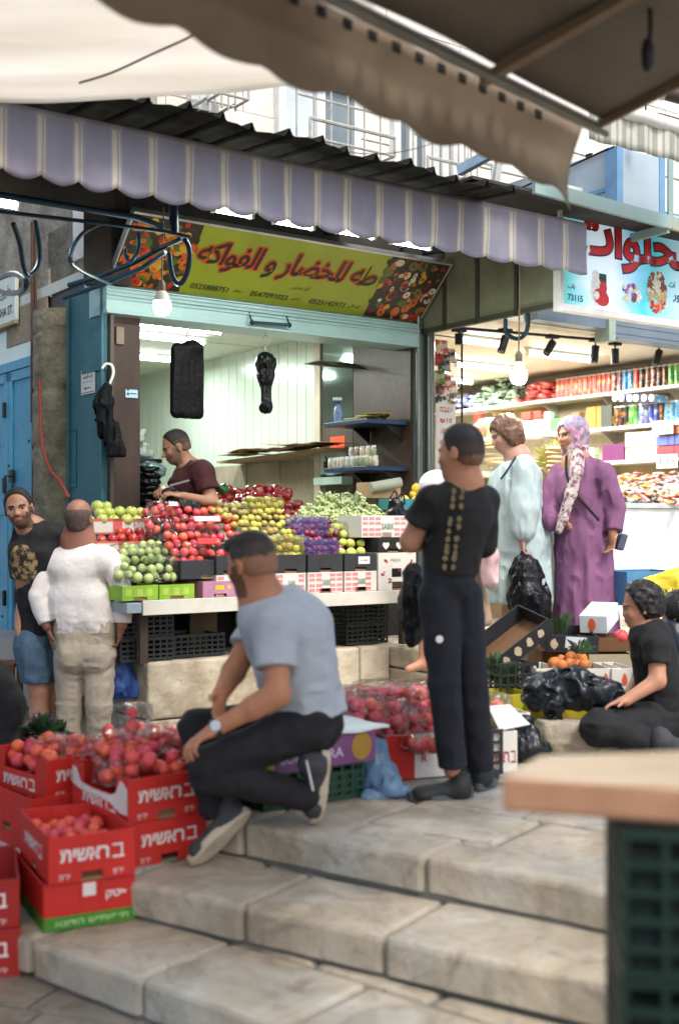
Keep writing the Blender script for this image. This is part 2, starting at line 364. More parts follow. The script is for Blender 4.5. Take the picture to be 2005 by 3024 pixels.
# wall switches, sockets, electric box, orange note, blue number plate
bb = B(); s, z = FP(352, 992, 1.03); bb.box(s-.03, s+.03, .005, .03, z-.3-.06, z-.3+.06); bb.obj('junction_box', mat('dull_beige', (.22, .17, .13), .6), shop, bevel=.006)
bb = B(); s, z = FP(388, 1163, 1.03); bb.box(s-.045, s+.045, .02, .03, z-.3-.028, z-.3+.028); bb.box(s-.035, s-.02, .016, .02, z-.31, z-.295, 1); bb.box(s-.035, s-.02, .016, .02, z-.28, z-.27, 1)
bb.box(s-.012, s+.035, .016, .02, z-.302, z-.296, 1); bb.obj('number_plate', [mat('pale_cyan', (.4, .62, .7), .4), mat('ink_blue', (.02, .06, .15), .5)], shop)
def side(name, px0, px1, py0, py1, th, m, bev=.003):   # things on the right side wall, measured in the picture
    def yz(px, py):
        r = (px-CX)/FPX; x0, y0 = OX+ca*SX, OY+sa*SX      # point + t*(-sa,ca)
        t = (x0-r*y0)/(sa+r*ca); Y = y0+ca*t
        return t-1, EYE+(HY-py)*Y/FPX-.3
    (ya, zc), (yb, zb), (yc, zt) = yz(px1, (py0+py1)/2), yz((px0+px1)/2, py1), yz((px0+px1)/2, py0)
    (yl, _) = yz(px0, (py0+py1)/2)
    b_ = B(); b_.box(SX-.012-th, SX-.013, ya, yl, zb, zt); return b_.obj(name, m, shop, bevel=bev), (ya, yl, zb, zt)
side('orange_note', 979, 1022, 1289, 1328, .003, mat('orange_card', (.85, .1, .02), .6, var=.03), 0)
o_, q_ = side('meter_box', 968, 1028, 1331, 1400, .07, mat('pale_meter_box', (.42, .55, .48), .4))
bb = B(); y0 = (q_[0]+q_[1])/2; bb.tube([(SX-.1, y0+.05, q_[3]-.05), (SX-.11, y0-.02, q_[3]-.12), (SX-.1, y0-.04, q_[2]+.02)], .006, 6); bb.box(SX-.1, SX-.085, y0, y0+.07, q_[2]+.04, q_[2]+.11)
bb.obj('cable', mat('black_rubber', (.015, .015, .015), .5), o_)
side('price_tag', 992, 1012, 1388, 1404, .09, mat('pale_blue_tag', (.3, .55, .7), .5), 0)
side('pale_ledge', 962, 1046, 1410, 1432, .12, mat('pale_meter_box', (.42, .55, .48), .4))
# shelves on the right side wall
def wshelf(z, y0, y1, wd, label):
    sh = T('wall_shelf', label, 'shelf', FW(SX-wd, 1+y0, z), ROT, 'blue shelves on the brown side wall')
    b_ = B(); b_.box(0, wd-.015, 0, y1-y0, -.035, 0); b_.obj('shelf_board', mat('navy_shelf', (.015, .04, .09), .35), sh, bevel=.004)
    b_ = B()
    for y in (.06, y1-y0-.1): b_.put([(wd-.02, y, -.035), (wd-.02, y+.02, -.035), (wd-.02, y, -.16), (wd-.02, y+.02, -.16), (wd-.2, y, -.035), (wd-.2, y+.02, -.035)], [(0, 2, 4), (1, 5, 3), (2, 3, 5, 4), (0, 1, 3, 2), (0, 4, 5, 1)])
    b_.obj('bracket', mat('black_metal', (.02, .02, .022), .4, metal=.4), sh); return sh
wshelf(1.97, .03, .62, .42, 'upper navy shelf holding a spray bottle and folded paper bags')
wshelf(1.60, .03, .62, .42, 'lower navy shelf lined with small jars of spices')

# ================================================================== corner building with blue doors (left)
LW = mat('lane_wall_plaster', (.2, .175, .13), .9, col2=(.38, .35, .28), scale=4, bump=1.5, bscale=16, thr=(.35, .7))
CK = Vector((OX+ca*.215-sa, OY+sa*.215+ca, 0))        # corner of the shop
GANG = ROT+R(90)
lane = T('lane_building', 'old plastered building with blue metal doors down the side lane', 'building', (CK.x, CK.y, -.42), GANG)
def k_at(px):  # distance down the lane from the corner seen at picture column px
    r = (px-CX)/FPX; return (CK.x-r*CK.y)/(sa+r*ca)
def LP(px, py): k = k_at(px); return k, EYE+(HY-py)*(CK.y+ca*k)/FPX+.42
# local x = down the lane, y = into the building is -?; viewer is on +y side => use negative side for depth
K1, K2 = k_at(205), k_at(136)
bb = B(); bb.box(K2-.05, 7, -.4, -.001, 0, 3.45); bb.box(.02, 7, -.4, -.03, 3.45, 8); bb.box(0, K2, -.045, -.02, 3.18, 3.3+.42); bb.box(K1-.05, K2, -.4, -.02, 2.25+.42, 3.3+.42)
bb.obj('wall', LW, lane)
bb = B(); bb.box(.0, K1, -.03, 0, .1, 3.17); bb.box(.02, K1-.25, -.0, .014, 2.6, 2.66); 
for x0, x1, z0, z1 in ((.0, .03, .4, 3.16), (K1-.035, K1, .4, 3.16)): bb.box(x0, x1, 0, .022, z0, z1)
k, z = LP(228, 1430); bb.box(k, k+.25, 0, .008, z-.02, z); k2, z2 = LP(228, 1270); bb.box(k, k+.012, 0, .01, z, z2); bb.box(k+.25, k+.262, 0, .01, z, z2); bb.box(k, k+.26, 0, .01, z2, z2+.012)
bb.obj('blue_panel', BLUEP, lane, bevel=.003)
# rounded stone pilaster
bb = B(); km = (K1+K2)/2; rw = (K2-K1)/2
def pil(u, v):
    a = math.pi*u; z = 3.1*v
    r_ = 1+.05*vn(u*3, z*1.6, 1)+.05*vn(u*6, z*5, 2)-(.07 if (z % .42) < .03 else 0)
    return (km+rw*math.cos(a)*-r_, .16*math.sin(a)*r_+.001, z)
bb.grid(pil, 14, 120); bb.obj('pilaster', mat('pilaster_stone', (.13, .115, .075), .9, col2=(.3, .27, .19), scale=7, bump=2, bscale=20), lane, smooth=1.2)
# blue double doors
door = B(); BD = mat('bright_blue_paint', (.055, .27, .42), .5, col2=(.08, .34, .5), scale=4, bump=.5)
DK = mat('dark_iron', (.02, .022, .025), .5, metal=.3)
def leaf(k0, k1, z0, z1):
    b_ = B(); b_.box(k0, k1, .001, .03, z0, z1); f_ = .075
    for a, c, d_, e in ((k0, k1, z0, z0+f_), (k0, k1, z1-f_, z1), (k0, k0+f_, z0, z1), (k1-f_, k1, z0, z1), (k0, k1, (z0+z1)/2-.05, (z0+z1)/2+.05)): b_.box(a, c, .03, .045, d_, e)
    L_ = b_.obj('door_leaf', BD, lane, bevel=.004)
    b_ = B()
    for zz in (z0+.3, z1-.35, (z0+z1)/2+.12): b_.box(k0+.02, k0+.05, .045, .07, zz, zz+.12)
    b_.box(k1-.13, k1-.05, .045, .06, (z0+z1)/2+.2, (z0+z1)/2+.3); b_.tube([(k1-.09, .06, (z0+z1)/2+.25), (k1-.09, .1, (z0+z1)/2+.25), (k1-.09, .1, (z0+z1)/2+.1)], .01, 6)
    for q in range(9):
        b_.box(k0+.1+.07*q % .5, k0+.13+.07*q % .5, .0451, .05, z0+.2+q*.17, z0+.22+q*.17)
    b_.obj('iron_stud_pattern', DK, L_)
kd0 = k_at(130); _, zt = LP(130, 1040); _, zb = LP(60, 1880)
leaf(kd0, kd0+.62, .62, 2.75); leaf(kd0+.64, kd0+1.26, .62, 2.75)
bb = B(); bb.box(kd0-.06, kd0-.005, 0, .06, .5, 2.82); bb.box(kd0-.06, kd0+1.3, 0, .05, 2.755, 2.83); bb.obj('door_frame', BD, lane, bevel=.004)
bb = B(); bb.box(kd0-.05, kd0+2, 0, .3, 0, .42); bb.box(kd0-.05, kd0+2, 0, .05, .42, .62, 1); bb.obj('doorstep', [PLAS, DK], lane, bevel=.01)
# inset stone above the door
k0, z0 = LP(95, 1000); bb = B(); bb.box(k0-.35, k0+.5, 0, .02, 2.95, 3.25); bb.obj('lintel_stone', mat('lintel', (.3, .25, .17), .9, bump=1, bscale=20), lane, bevel=.01)
# street sign
sg = T('street_name_sign', 'white street name sign reading AL-JABSHA ST. above the blue doors', 'sign', tuple(Vector((CK.x, CK.y, 0))+Vector((-sa, ca, 0))*(k_at(68)+.62)+Vector((-ca, -sa, 0))*.03+Vector((0, 0, 2.89))), GANG)
bb = B(); bb.box(-.62, .62, .0, .03, -.17, .2); bb.box(-.62, .62, 0, .036, -.2, -.17, 1)
bb.obj('sign_plate', [mat('pale_sign_enamel', (.6, .66, .58), .4, var=.06), mat('tan_sign_edge', (.36, .3, .17), .7)], sg, bevel=.003)
INK = mat('black_ink', (.02, .02, .022), .6)
bb = B(); xd = (-1, 0, 0)
write(bb, 'AL-JABSHA ST.', face_m((-.28, .034, -.09), xd), width=.6, mi=0, offset=.012)
write(bb, arab('طريق الجبشة'), face_m((-.25, .034, .07), xd), width=.55, offset=.005)
bb.obj('sign_writing', INK, sg)
# small direction notice on the blue panel
k, z = LP(264, 1127)
dn = T('direction_notice', 'small white paper notice with Arabic words and a left arrow on the blue panel', 'notice', tuple(Vector((CK.x, CK.y, 0))+Vector((-sa, ca, 0))*k+Vector((-ca, -sa, 0))*.002+Vector((0, 0, z-.42))), GANG)
bb = B(); bb.box(-.115, .115, .001, .007, -.085, .085); bb.obj('paper', mat('white_paper', (.68, .7, .68), .6, var=.03), dn, )
bb = B(); bb.box(-.108, .108, .007, .0085, .072, .076); bb.box(-.108, .108, .007, .0085, -.076, -.072)
write(bb, arab('باب الجديد'), face_m((0, .009, .035), xd), width=.16, offset=.01)
bb.box(-.095, .095, .007, .0085, -.003, .0, 1)
bb.box(-.045, .04, .007, .0085, -.047, -.041); bb.put([(.035, .0085, -.032), (.035, .0085, -.056), (.062, .0085, -.044)], [(0, 2, 1)])
bb.obj('print', [INK, mat('red_ink', (.6, .1, .08), .6)], dn)
# pipes and cables on the left corner
pl = B(); 
for px, r_, cl in ((118, .02, 0), (126, .008, 0)):
    k = k_at(px); a = Vector((CK.x, CK.y, 0))+Vector((-sa, ca, 0))*k+Vector((-ca, -sa, 0))*.05
    pl.tube([a+Vector((0, 0, 3.4)), a+Vector((0, 0, 1.9)), a+Vector((.01, 0, 1.9)), a+Vector((0, 0, .2))], r_, 8, cl)
tag(pl.obj('wall_pipe', mat('rusty_pipe', (.09, .045, .03), .7, var=.4, bump=.5), smooth=True), 'thin rusty pipe running down the lane wall by the stone pilaster', 'pipe')
pl = B(); pts = [U(118, 1120, 8.2), U(121, 1260, 8.15), U(128, 1330, 8.1), U(150, 1390, 8.05), U(178, 1420, 8.0), U(205, 1470, 7.95)]
pl.tube(pts, .013, 8); tag(pl.obj('red_hose', mat('faded_red_hose', (.3, .05, .03), .6), smooth=True), 'faded red hose looping across the stone pilaster', 'hose')
# ================================================================== helpers for measured planes
def ray(px, py): return Vector(((px-CX)/FPX, 1, (HY-py)/FPX))
def RP(px, py, P0, N):
    d = ray(px, py); o = Vector((0, 0, EYE)); return o+d*((Vector(P0)-o).dot(N)/d.dot(N))
def SP(px, py, s):                         # plane s = const -> (t, z)
    r = (px-CX)/FPX; x0, y0 = OX+ca*s, OY+sa*s
    t = (x0-r*y0)/(sa+r*ca); Y = y0+ca*t; return t, EYE+(HY-py)*Y/FPX
EV = Vector((ca, sa, 0)); IV = Vector((-sa, ca, 0))
def rampmat(name, stops, axis=0, rough=.4, noise=.0, emit=0):
    m = bpy.data.materials.new(name); m.use_nodes = True; n = m.node_tree; L = n.links.new; b = n.nodes['Principled BSDF']
    tc = n.nodes.new('ShaderNodeTexCoord'); sp = n.nodes.new('ShaderNodeSeparateXYZ'); L(tc.outputs['Generated'], sp.inputs[0])
    nz = n.nodes.new('ShaderNodeTexNoise'); nz.inputs['Scale'].default_value = 3; L(tc.outputs['Generated'], nz.inputs[0])
    ad = n.nodes.new('ShaderNodeMath'); ad.operation = 'MULTIPLY_ADD'; L(nz.outputs[0], ad.inputs[0]); ad.inputs[1].default_value = noise; L(sp.outputs[axis], ad.inputs[2])
    sb_ = n.nodes.new('ShaderNodeMath'); sb_.operation = 'SUBTRACT'; L(ad.outputs[0], sb_.inputs[0]); sb_.inputs[1].default_value = noise*.5
    rp = n.nodes.new('ShaderNodeValToRGB'); L(sb_.outputs[0], rp.inputs[0]); el = rp.color_ramp.elements
    el[0].position, el[0].color = stops[0][0], (*stops[0][1], 1); el[1].position, el[1].color = stops[-1][0], (*stops[-1][1], 1)
    for p, c in stops[1:-1]: e = el.new(p); e.color = (*c, 1)
    L(rp.outputs[0], b.inputs['Base Color']); b.inputs['Roughness'].default_value = rough
    if emit: L(rp.outputs[0], b.inputs['Emission Color']); b.inputs['Emission Strength'].default_value = emit
    return m

# ================================================================== upper storey of the building
WALLU = mat('pale_limestone_wall', (.66, .62, .55), .85, col2=(.84, .81, .75), scale=1.6, bump=.8, bscale=14)
up = T('upper_storey_building', 'pale limestone building with grilled windows rising above the shop roofs', 'building', FW(0, 1.05, 3.3), ROT)
wins = [(818, 1062, 225, 470), (1158, 1268, 262, 560), (1272, 1345, 290, 560), (560, 640, 150, 330)]
bb = B(); bb.box(.22, 12, .22, .5, -.3, 6); 
rr = random.Random(9); z = -.3
while z < 5.5:
    h_ = rr.uniform(.28, .36); s = .2
    while s < 12:
        d_ = rr.uniform(.4, .75); bb.box(s+.004, s+d_-.004, .2+rr.uniform(-.012, .006), .26, z+.004, z+h_-.004); s += d_
    z += h_
bb.obj('wall', WALLU, up, bevel=.006)
GLASS = mat('window_glass', (.16, .2, .22), .12, spec=.6, var=.3, scale=2)
BLUEPANE = mat('pale_blue_shutter', (.6, .68, .72), .5)
WFR = mat('white_window_frame', (.74, .76, .74), .5)
RUST = mat('painted_iron', (.42, .42, .38), .6, col2=(.3, .2, .12), scale=9, thr=(.5, .75))
for i, (a, b_, c, d_) in enumerate(wins):
    s0, z1 = FP(a, (c+200), 1.2); s1, z0 = FP(b_, d_, 1.2)
    _, zt = FP((a+b_)/2, c, 1.2); _, zb = FP((a+b_)/2, d_, 1.2); zt -= 3.3; zb -= 3.3
    f_ = B()
    for x0, x1, p, q in ((s0, s0+.07, zb, zt), (s1-.07, s1, zb, zt), (s0, s1, zt-.07, zt), (s0, s1, zb, zb+.07), ((s0+s1)/2-.04, (s0+s1)/2+.04, zb, zt)): f_.box(x0, x1, .12, .21, p, q)
    W_ = f_.obj('window', WFR, up, bevel=.006)
    f_ = B(); f_.box(s0+.07, (s0+s1)/2-.04, .17, .2, zb+.07, zt-.07, 1 if i in (0, 3) else 0); f_.box((s0+s1)/2+.04, s1-.07, .17, .2, zb+.07, zt-.07); f_.obj('pane', [GLASS, BLUEPANE], W_)
    f_ = B(); n = max(4, int((s1-s0)/.13))
    for k in range(n+1): x = s0+(s1-s0)*k/n; f_.tube([(x, -.12, zb-.05), (x, -.12, zt)], .009, 6)
    for z in (zb-.02, zb+.35, zb+.8): f_.tube([(s0, -.12, z), (s1, -.12, z)], .009, 6)
    for x in (s0, s1): f_.tube([(x, .2, zb), (x, -.12, zb)], .012, 6); f_.tube([(x, -.12, zb-.02), (x, -.3, zb-.02), (x, -.3, zb+.12)], .011, 6)
    f_.tube([(s0, -.3, zb+.12), (s1, -.3, zb+.12)], .014, 6); f_.tube([(s0, -.3, zb-.02), (s1, -.3, zb-.02)], .01, 6)
    f_.obj('grille', RUST, W_, smooth=True)
e_ = B(); e_.box(-9, -1.2, 0, 3, 0, 9); [e_.box(-9+k*1.6, -8.2+k*1.6, -.03, .02, z, z+1.3, 1) for k in range(5) for z in (2.2, 5)]; tag(e_.obj('lane_end_building', [WALLU, mat('dark_window', (.05, .06, .07), .2)], loc=(-1.5, 17.5, -.42), rot=ROT*.3), 'pale stone building closing the far end of the side lane', 'building')
# chain
ch = B(); a = U(862, 410, 8.6); b_ = U(1400, 372, 9.2); n = 62
for k in range(n):
    p = a.lerp(b_, k/n); p.z -= .16*math.sin(math.pi*k/n); q = a.lerp(b_, (k+1)/n); q.z -= .16*math.sin(math.pi*(k+1)/n)
    d = (q-p).normalized(); u = Vector((0, 0, 1)).cross(d).normalized(); v_ = d.cross(u)
    if k % 2: u, v_ = v_, u
    ch.tube([p+(d*(.5*(q-p).length)+d*(.012*math.cos(t_)*1.0)+u*(.007*math.sin(t_))) for t_ in [j*math.pi/4 for j in range(9)]], .0025, 4, caps=False)
tag(ch.obj('chain', mat('rusty_chain', (.16, .1, .07), .6), None), 'rusty chain slung in front of the upper window grilles', 'chain')

# ================================================================== striped canopy over the fruit shop
TV = -.73
can = T('striped_canopy', 'shop canopy with corrugated dark roof and mauve and cream striped valance', 'awning', FW(0, 1, 3.2), ROT)
stripes = [-220, -105, 8, 123, 232, 343, 452, 560, 665, 757, 850, 938, 1025, 1120, 1206, 1282, 1360, 1436, 1512, 1596, 1668, 1740]
ss = [s_at(p, TV) for p in stripes]; ss[-1] = ss[-2]+(ss[-2]-ss[-3])
s_end = s_at(1731, TV); ss = [q for q in ss if q < s_end-.04]; ss.append(2*ss[-1]-ss[-2])
MAUVE = mat('mauve_canvas', (.35, .34, .42), .85, var=.1, scale=5, trans=.35, stretch=(1, 1, .3))
MAUVE2 = mat('mauve_canvas_edge', (.4, .38, .44), .85, var=.12, scale=5, trans=.35)
CREAMC = mat('cream_canvas', (.64, .6, .5), .85, var=.1, scale=5, trans=.35)
CREAM2 = mat('cream_canvas_edge', (.5, .46, .45), .85, var=.1, scale=5, trans=.35)
zl_t, zr_t = FP(8, 298, TV)[1], FP(1725, 658, TV)[1]; zl_b, zr_b = FP(83, 531, TV)[1], FP(1700, 812, TV)[1]
pat = [(0, .05, 0), (.05, .10, 1), (.10, .14, 0), (.14, .20, 1), (.20, .5, 2), (.5, .8, 2), (.8, .88, 2), (.88, .93, 1), (.93, 1., 0)]
cols = []                                    # (s, material of the strip to its right)
for i in range(len(ss)-1):
    for a, b_, m_ in pat:
        s_ = ss[i]+(ss[i+1]-ss[i])*(a-.03)
        mm = {0: 2, 1: 1, 2: 0}[m_]; cols.append((s_, mm if m_ != 0 or a else 2))
cols = [c for c in cols if c[0] < s_end-.01]; cols.append((s_end, 0)); NV = 10
def vz(s, v):
    f = (s-ss[0])/(s_end-ss[0]); top = zl_t+(zr_t-zl_t)*f; bot = zl_b+(zr_b-zl_b)*f
    i = max([0]+[k for k in range(len(ss)) if ss[k] <= s+1e-6]); nx = ss[i+1] if i+1 < len(ss) else s_end
    ph = (s-ss[i])/max(.01, nx-ss[i]); amp = .042-.02*f
    bot += amp*(1-abs(math.sin(math.pi*ph))**.8)+.012*vn(s*2, 0, 3)
    return top+(bot-top)*v
vs, fs, ms = [], [], []
fine = []
for i in range(len(cols)-1):
    for k in range(3): fine.append((cols[i][0]+(cols[i+1][0]-cols[i][0])*k/3, cols[i][1]))
fine.append(cols[-1])
for j in range(NV+1):
    v = j/NV
    for s_, _ in fine:
        y = TV-1+.010*vn(s_*3.2, v*.8, 5)*v+.012*vn(s_*11, v*1.5, 2)*(v+.3); vs.append((s_, y, vz(s_, v)-3.2))
nc = len(fine)
for j in range(NV):
    for i in range(nc-1): fs.append((j*nc+i, j*nc+i+1, (j+1)*nc+i+1, (j+1)*nc+i)); ms.append(fine[i][1] if j else (3 if fine[i][1] else 1))
bb = B(); bb.put(vs, fs, ms); bb.obj('valance', [MAUVE, MAUVE2, CREAMC, CREAM2], can, smooth=1.2, solid=.002)
# corrugated roof
t0 = -1.02; p0, p1 = s_at(553, t0), s_at(944, t0); per = (p1-p0)/4; sA = p0-9*per
zr0 = FP(530, 318, t0)[1]-3.2; zr1 = FP(1670, 608, t0)[1]-3.2; sr0, sr1 = s_at(530, t0), s_at(1670, t0)
def rz(s, t): return zr0+(zr1-zr0)*(s-sr0)/(sr1-sr0)+(t-t0)*.085
bb = B(); vs = []; prof = [(0, .0), (.36, -.008), (.42, .0), (.485, .034), (.515, .034), (.58, 0), (.64, -.008)]
ks = [(k+a-.5, h_) for k in range(-16, 21) for a, h_ in prof if sA+(k+a-.5)*per < s_end+.08]
for j in range(9):
    t_ = t0+(1.0-t0)*j/8
    for k, h_ in ks:
        s_ = sA+k*per; jt = .04*math.sin(s_*9)+.02*vn(s_*4, 0, 8) if j == 0 else 0
        vs.append((s_, t_-1+jt, rz(s_, t_)+h_))
n = len(ks); bb.put(vs, [(j*n+i, j*n+i+1, (j+1)*n+i+1, (j+1)*n+i) for j in range(8) for i in range(n-1)])
bb.obj('corrugated_roof', mat('dark_corrugated_sheet', (.018, .018, .015), .8, col2=(.035, .035, .028), scale=6, bump=.3, spec=.08), can, solid=.003)
DPIPE = mat('dark_blue_steel', (.02, .045, .07), .35, col2=(.035, .08, .11), scale=6, metal=.3)
bb = B()
bb.tube([(ss[0], TV-1+.02, -.01), (s_end-.01, TV-1+.02, zr_t-3.2-.02)], .016, 8)
for s_ in (-.9, 0, .95, 1.9, 2.85): bb.beam((s_, -1.68, rz(s_, -.68)-.06), (s_, 0, rz(s_, 1)-.05), .04, .05)
for t_ in (-.3, .35): bb.beam((ss[0], t_-1, rz(0, t_)-.09), (s_end, t_-1, rz(0, t_)-.09), .04, .04)
bb.obj('canopy_frame', mat('black_green_steel', (.018, .024, .022), .5), can, smooth=True)

# ================================================================== wrought brackets carrying the canopy
def scroll(c, r0, a0, a1, u, v, n=26, grow=0.):
    return [Vector(c)+Vector(u)*(r0*(1+grow*k/n)*math.cos(a0+(a1-a0)*k/n))+Vector(v)*(r0*(1+grow*k/n)*math.sin(a0+(a1-a0)*k/n)) for k in range(n+1)]
Z = Vector((0, 0, 1))
def pix(pts, d0, d1):
    x0, x1 = pts[0][0], pts[-1][0]
    return [U(x, y, d0+(d1-d0)*((x-x0)/(x1-x0) if x1 != x0 else 0)) for x, y in pts]
def curve(pts, n=6):
    pts = [Vector(p) for p in pts]; out = []
    for i in range(len(pts)-1):
        p0_, p1_, p2_, p3_ = pts[max(i-1, 0)], pts[i], pts[i+1], pts[min(i+2, len(pts)-1)]
        for k in range(n):
            t_ = k/n; out.append(.5*((2*p1_)+(p2_-p0_)*t_+(2*p0_-5*p1_+4*p2_-p3_)*t_*t_+(3*p1_-3*p2_+p3_-p0_)*t_**3))
    return out+[pts[-1]]
def depthbr(px, s0):                      # point on the plane s=s0 seen at column px -> depth
    t_, _ = SP(px, 800, s0); return OY+sa*s0+ca*t_
def onS(pts, s0): return [U(x, y, depthbr(x, s0)) for x, y in pts]
DK2 = mat('blue_scroll_steel', (.006, .03, .055), .4, col2=(.012, .05, .08), scale=8, metal=.2)
def bracket(name, label, base, segs):
    t_ = T(name, label, 'bracket', base, group='wrought brackets under the canopy')
    for nm, lst in segs:
        b_ = B()
        for pts, r_ in lst: b_.tube([p-Vector(base) for p in pts], r_*.8, 10)
        b_.obj(nm, DK2, t_, smooth=True)
    return t_
s0 = 2.96
bracket('scroll_bracket', 'blue wrought bracket with open scrolls between the two shop signs', FW(s0, 1, 2.72), [
    ('lower_arm', [(curve(onS([(1232, 968), (1330, 945), (1450, 915), (1575, 905)], s0), 4), .016)]),
    ('upper_arm', [(curve(onS([(1310, 800), (1380, 832), (1455, 868), (1530, 895)], s0), 4), .018), (onS([(1300, 895), (1400, 815)], s0), .015), (onS([(1245, 945), (1395, 828)], s0), .017)]),
    ('scroll', [(curve(onS([(1330, 888), (1336, 915), (1360, 932), (1385, 905), (1390, 865), (1375, 840)], s0)), .016)]),
    ('scroll', [(curve(onS([(1492, 942), (1493, 975), (1505, 993), (1530, 1000), (1551, 985), (1559, 950), (1556, 915), (1545, 895)], s0)), .02)]),
    ('post', [(onS([(1535, 795), (1530, 905)], s0), .022)])])
s1 = -.62
d_ = 7.05
bracket('scroll_bracket', 'dark blue wrought bracket with scrolls over the left side of the fruit shop', U(215, 845, 7.7), [
    ('lower_arm', [(pix([(205, 842), (300, 815), (400, 775), (470, 735), (540, 705)], 7.75, d_), .02), (pix([(190, 880), (300, 842), (420, 792), (490, 745)], 7.8, d_+.1), .018)]),
    ('upper_arm', [(pix([(-20, 622), (150, 642), (350, 665), (500, 686), (562, 700)], 6.4, d_-.03), .014), (pix([(-20, 572), (150, 600), (300, 625), (400, 642), (480, 670)], 6.5, d_+.1), .024)]),
    ('scroll', [(curve(pix([(500, 748), (505, 790), (515, 825), (532, 838), (550, 815), (560, 770), (558, 730), (545, 705)], d_, d_)), .02)]),
    ('scroll', [(curve(pix([(372, 735), (372, 758), (385, 772), (402, 755), (412, 720), (408, 690)], 7.3, 7.2)), .016)]),
    ('scroll', [(curve(pix([(330, 840), (225, 790), (212, 745), (245, 690), (300, 660)], 7.6, 7.2)), .014)]),
    ('scroll', [(curve(pix([(105, 650), (118, 740), (110, 790), (85, 812), (70, 780), (60, 720), (40, 660)], 6.9, 6.6)), .018), (curve(pix([(-30, 850), (20, 865), (60, 862), (80, 838), (60, 815), (30, 810), (-20, 830)], 6.7, 6.6)), .018)]),
    ('post', [(pix([(513, 600), (515, 690)], d_, d_), .036)])])
# near-black ceiling beams and boards under the left of the canopy
bb = B(); bb.beam(FW(-2.6, .9, 3.28), FW(3.1, .9, 3.28), .12, .16); bb.beam(FW(.22, .96, 2.74), FW(.22, .96, 3.4), .1, .3)
bb.beam(FW(.1, 1.02, 3.05), FW(2.95, 1.02, 3.05), .06, .5)
tag(bb.obj('canopy_beam', mat('near_black_timber', (.03, .025, .02), .8, var=.4)), 'near-black beam carrying the rear of the striped canopy', 'beam')

# ================================================================== main sign over the fruit shop
TB, ZB = .98, 2.755; TT, ZT = .58, 3.14
sA_, sB_ = s_at(322, TB), s_at(1233, TB)
upv = (Z*(ZT-ZB)-IV*(TB-TT)); HS = upv.length; upv.normalize()
P0 = FW(sA_, TB, ZB); Ms = face_m(P0, EV, upv); Nn = Ms.to_3x3().col[2]; Mi = Ms.inverted(); LS = sB_-sA_
def S1(px, py, dz=.003): p = Mi @ RP(px, py, P0, Nn); return Vector((p.x, p.y, dz))
sign = T('fruit_shop_sign', 'long tilted green shop sign with red-edged Arabic lettering and produce pictures', 'sign', P0)
sign.rotation_euler = Ms.to_euler()
bb = B(); bb.box(0, LS, 0, HS, -.04, 0)
bb.obj('sign_panel', mat('olive_sign_print', (.2, .24, .012), .35, col2=(.27, .31, .02), scale=1.5, spec=.5), sign)
bb = B()
for a in ((-.012, LS+.012, -.018, 0), (-.012, LS+.012, HS, HS+.018), (-.012, 0, 0, HS), (LS, LS+.012, 0, HS)): bb.box(a[0], a[1], a[2], a[3], -.045, .008)
bb.obj('sign_frame', mat('aluminium_trim', (.45, .45, .42), .35, metal=.7), sign, bevel=.002)
def ell(b_, x, y, rx, ry, a, z, mi, n=12):
    b_.put([(x+rx*math.cos(q)*math.cos(a)-ry*math.sin(q)*math.sin(a), y+rx*math.cos(q)*math.sin(a)+ry*math.sin(q)*math.cos(a), z) for q in [2*math.pi*k/n for k in range(n)]], [tuple(range(n))], mi)
PR = [mat('print_'+k, c, .4, var=.25, scale=30) for k, c in (('dark', (.025, .022, .015)), ('orange', (.42, .09, .012)), ('red', (.36, .02, .01)), ('yellow', (.45, .24, .02)), ('green', (.06, .1, .012)), ('cream', (.5, .45, .3)), ('maroon', (.08, .015, .03)), ('olive', (.13, .11, .03)))]
def collage(name, quad, n, seed, pal, r0, r1):
    rr = random.Random(seed); b_ = B(); b_.put([(*q[:2], .0015) for q in quad], [(0, 1, 2, 3)], 0)
    for k in range(n):
        u, v = rr.random(), rr.random(); p = quad[0].lerp(quad[1], u).lerp(quad[3].lerp(quad[2], u), v)
        r_ = rr.uniform(r0, r1); r_ = min(r_, p.y-.004, HS-.004-p.y, p.x-.002, LS-.002-p.x)
        if r_ < .008: continue
        m_ = rr.choice(pal); a = rr.random()*3; z = .002+k*.00003
        ell(b_, p.x, p.y, r_, r_*rr.uniform(.55, .95), a, z, m_)
        if rr.random() < .45 and r_ > .02: ell(b_, p.x, p.y, r_*.3, r_*.22, a, z+.00001, 0)
    b_.obj(name, PR, sign)
qa = [Vector((.003, .003, 0)), S1(530, 855), S1(606, 661), Vector((.003, HS-.003, 0))]
qa[1].y = .003; qa[2].y = HS-.003
collage('produce_picture', qa, 150, 5, [1, 1, 2, 3, 1, 4, 3, 7, 0], .018, .05)
qb = [S1(1077, 922), Vector((LS-.003, .003, 0)), Vector((LS-.003, HS-.003, 0)), S1(1162, 754)]; qb[0].y = .003; qb[3].y = HS-.003
collage('produce_picture', qb, 120, 11, [0, 1, 2, 6, 4, 7, 1, 5, 6, 3], .015, .05)
a, b_ = S1(583, 745), S1(1122, 812); c_ = (a+b_)/2; wd = (b_-a).length
txt = arab('طه للخضار و الفواكه')
bt = B(); g = glyphs(txt, 1, .03, .12, .9); hgt = .265
write(bt, txt, Matrix.Translation((c_.x, HS*.60, .0045)), width=wd, height=hgt, mi=0, offset=.06, shear=.12, space=.9)
bt.obj('sign_lettering_edge', mat('sign_red', (.55, .035, .01), .4), sign)
bt = B(); f_ = glyphs(txt, 1, .06, .12, .9)[2:]
write(bt, txt, Matrix.Translation((c_.x, HS*.60, .006)), width=wd, height=hgt, mi=0, offset=.018, shear=.12, space=.9, fit=f_)
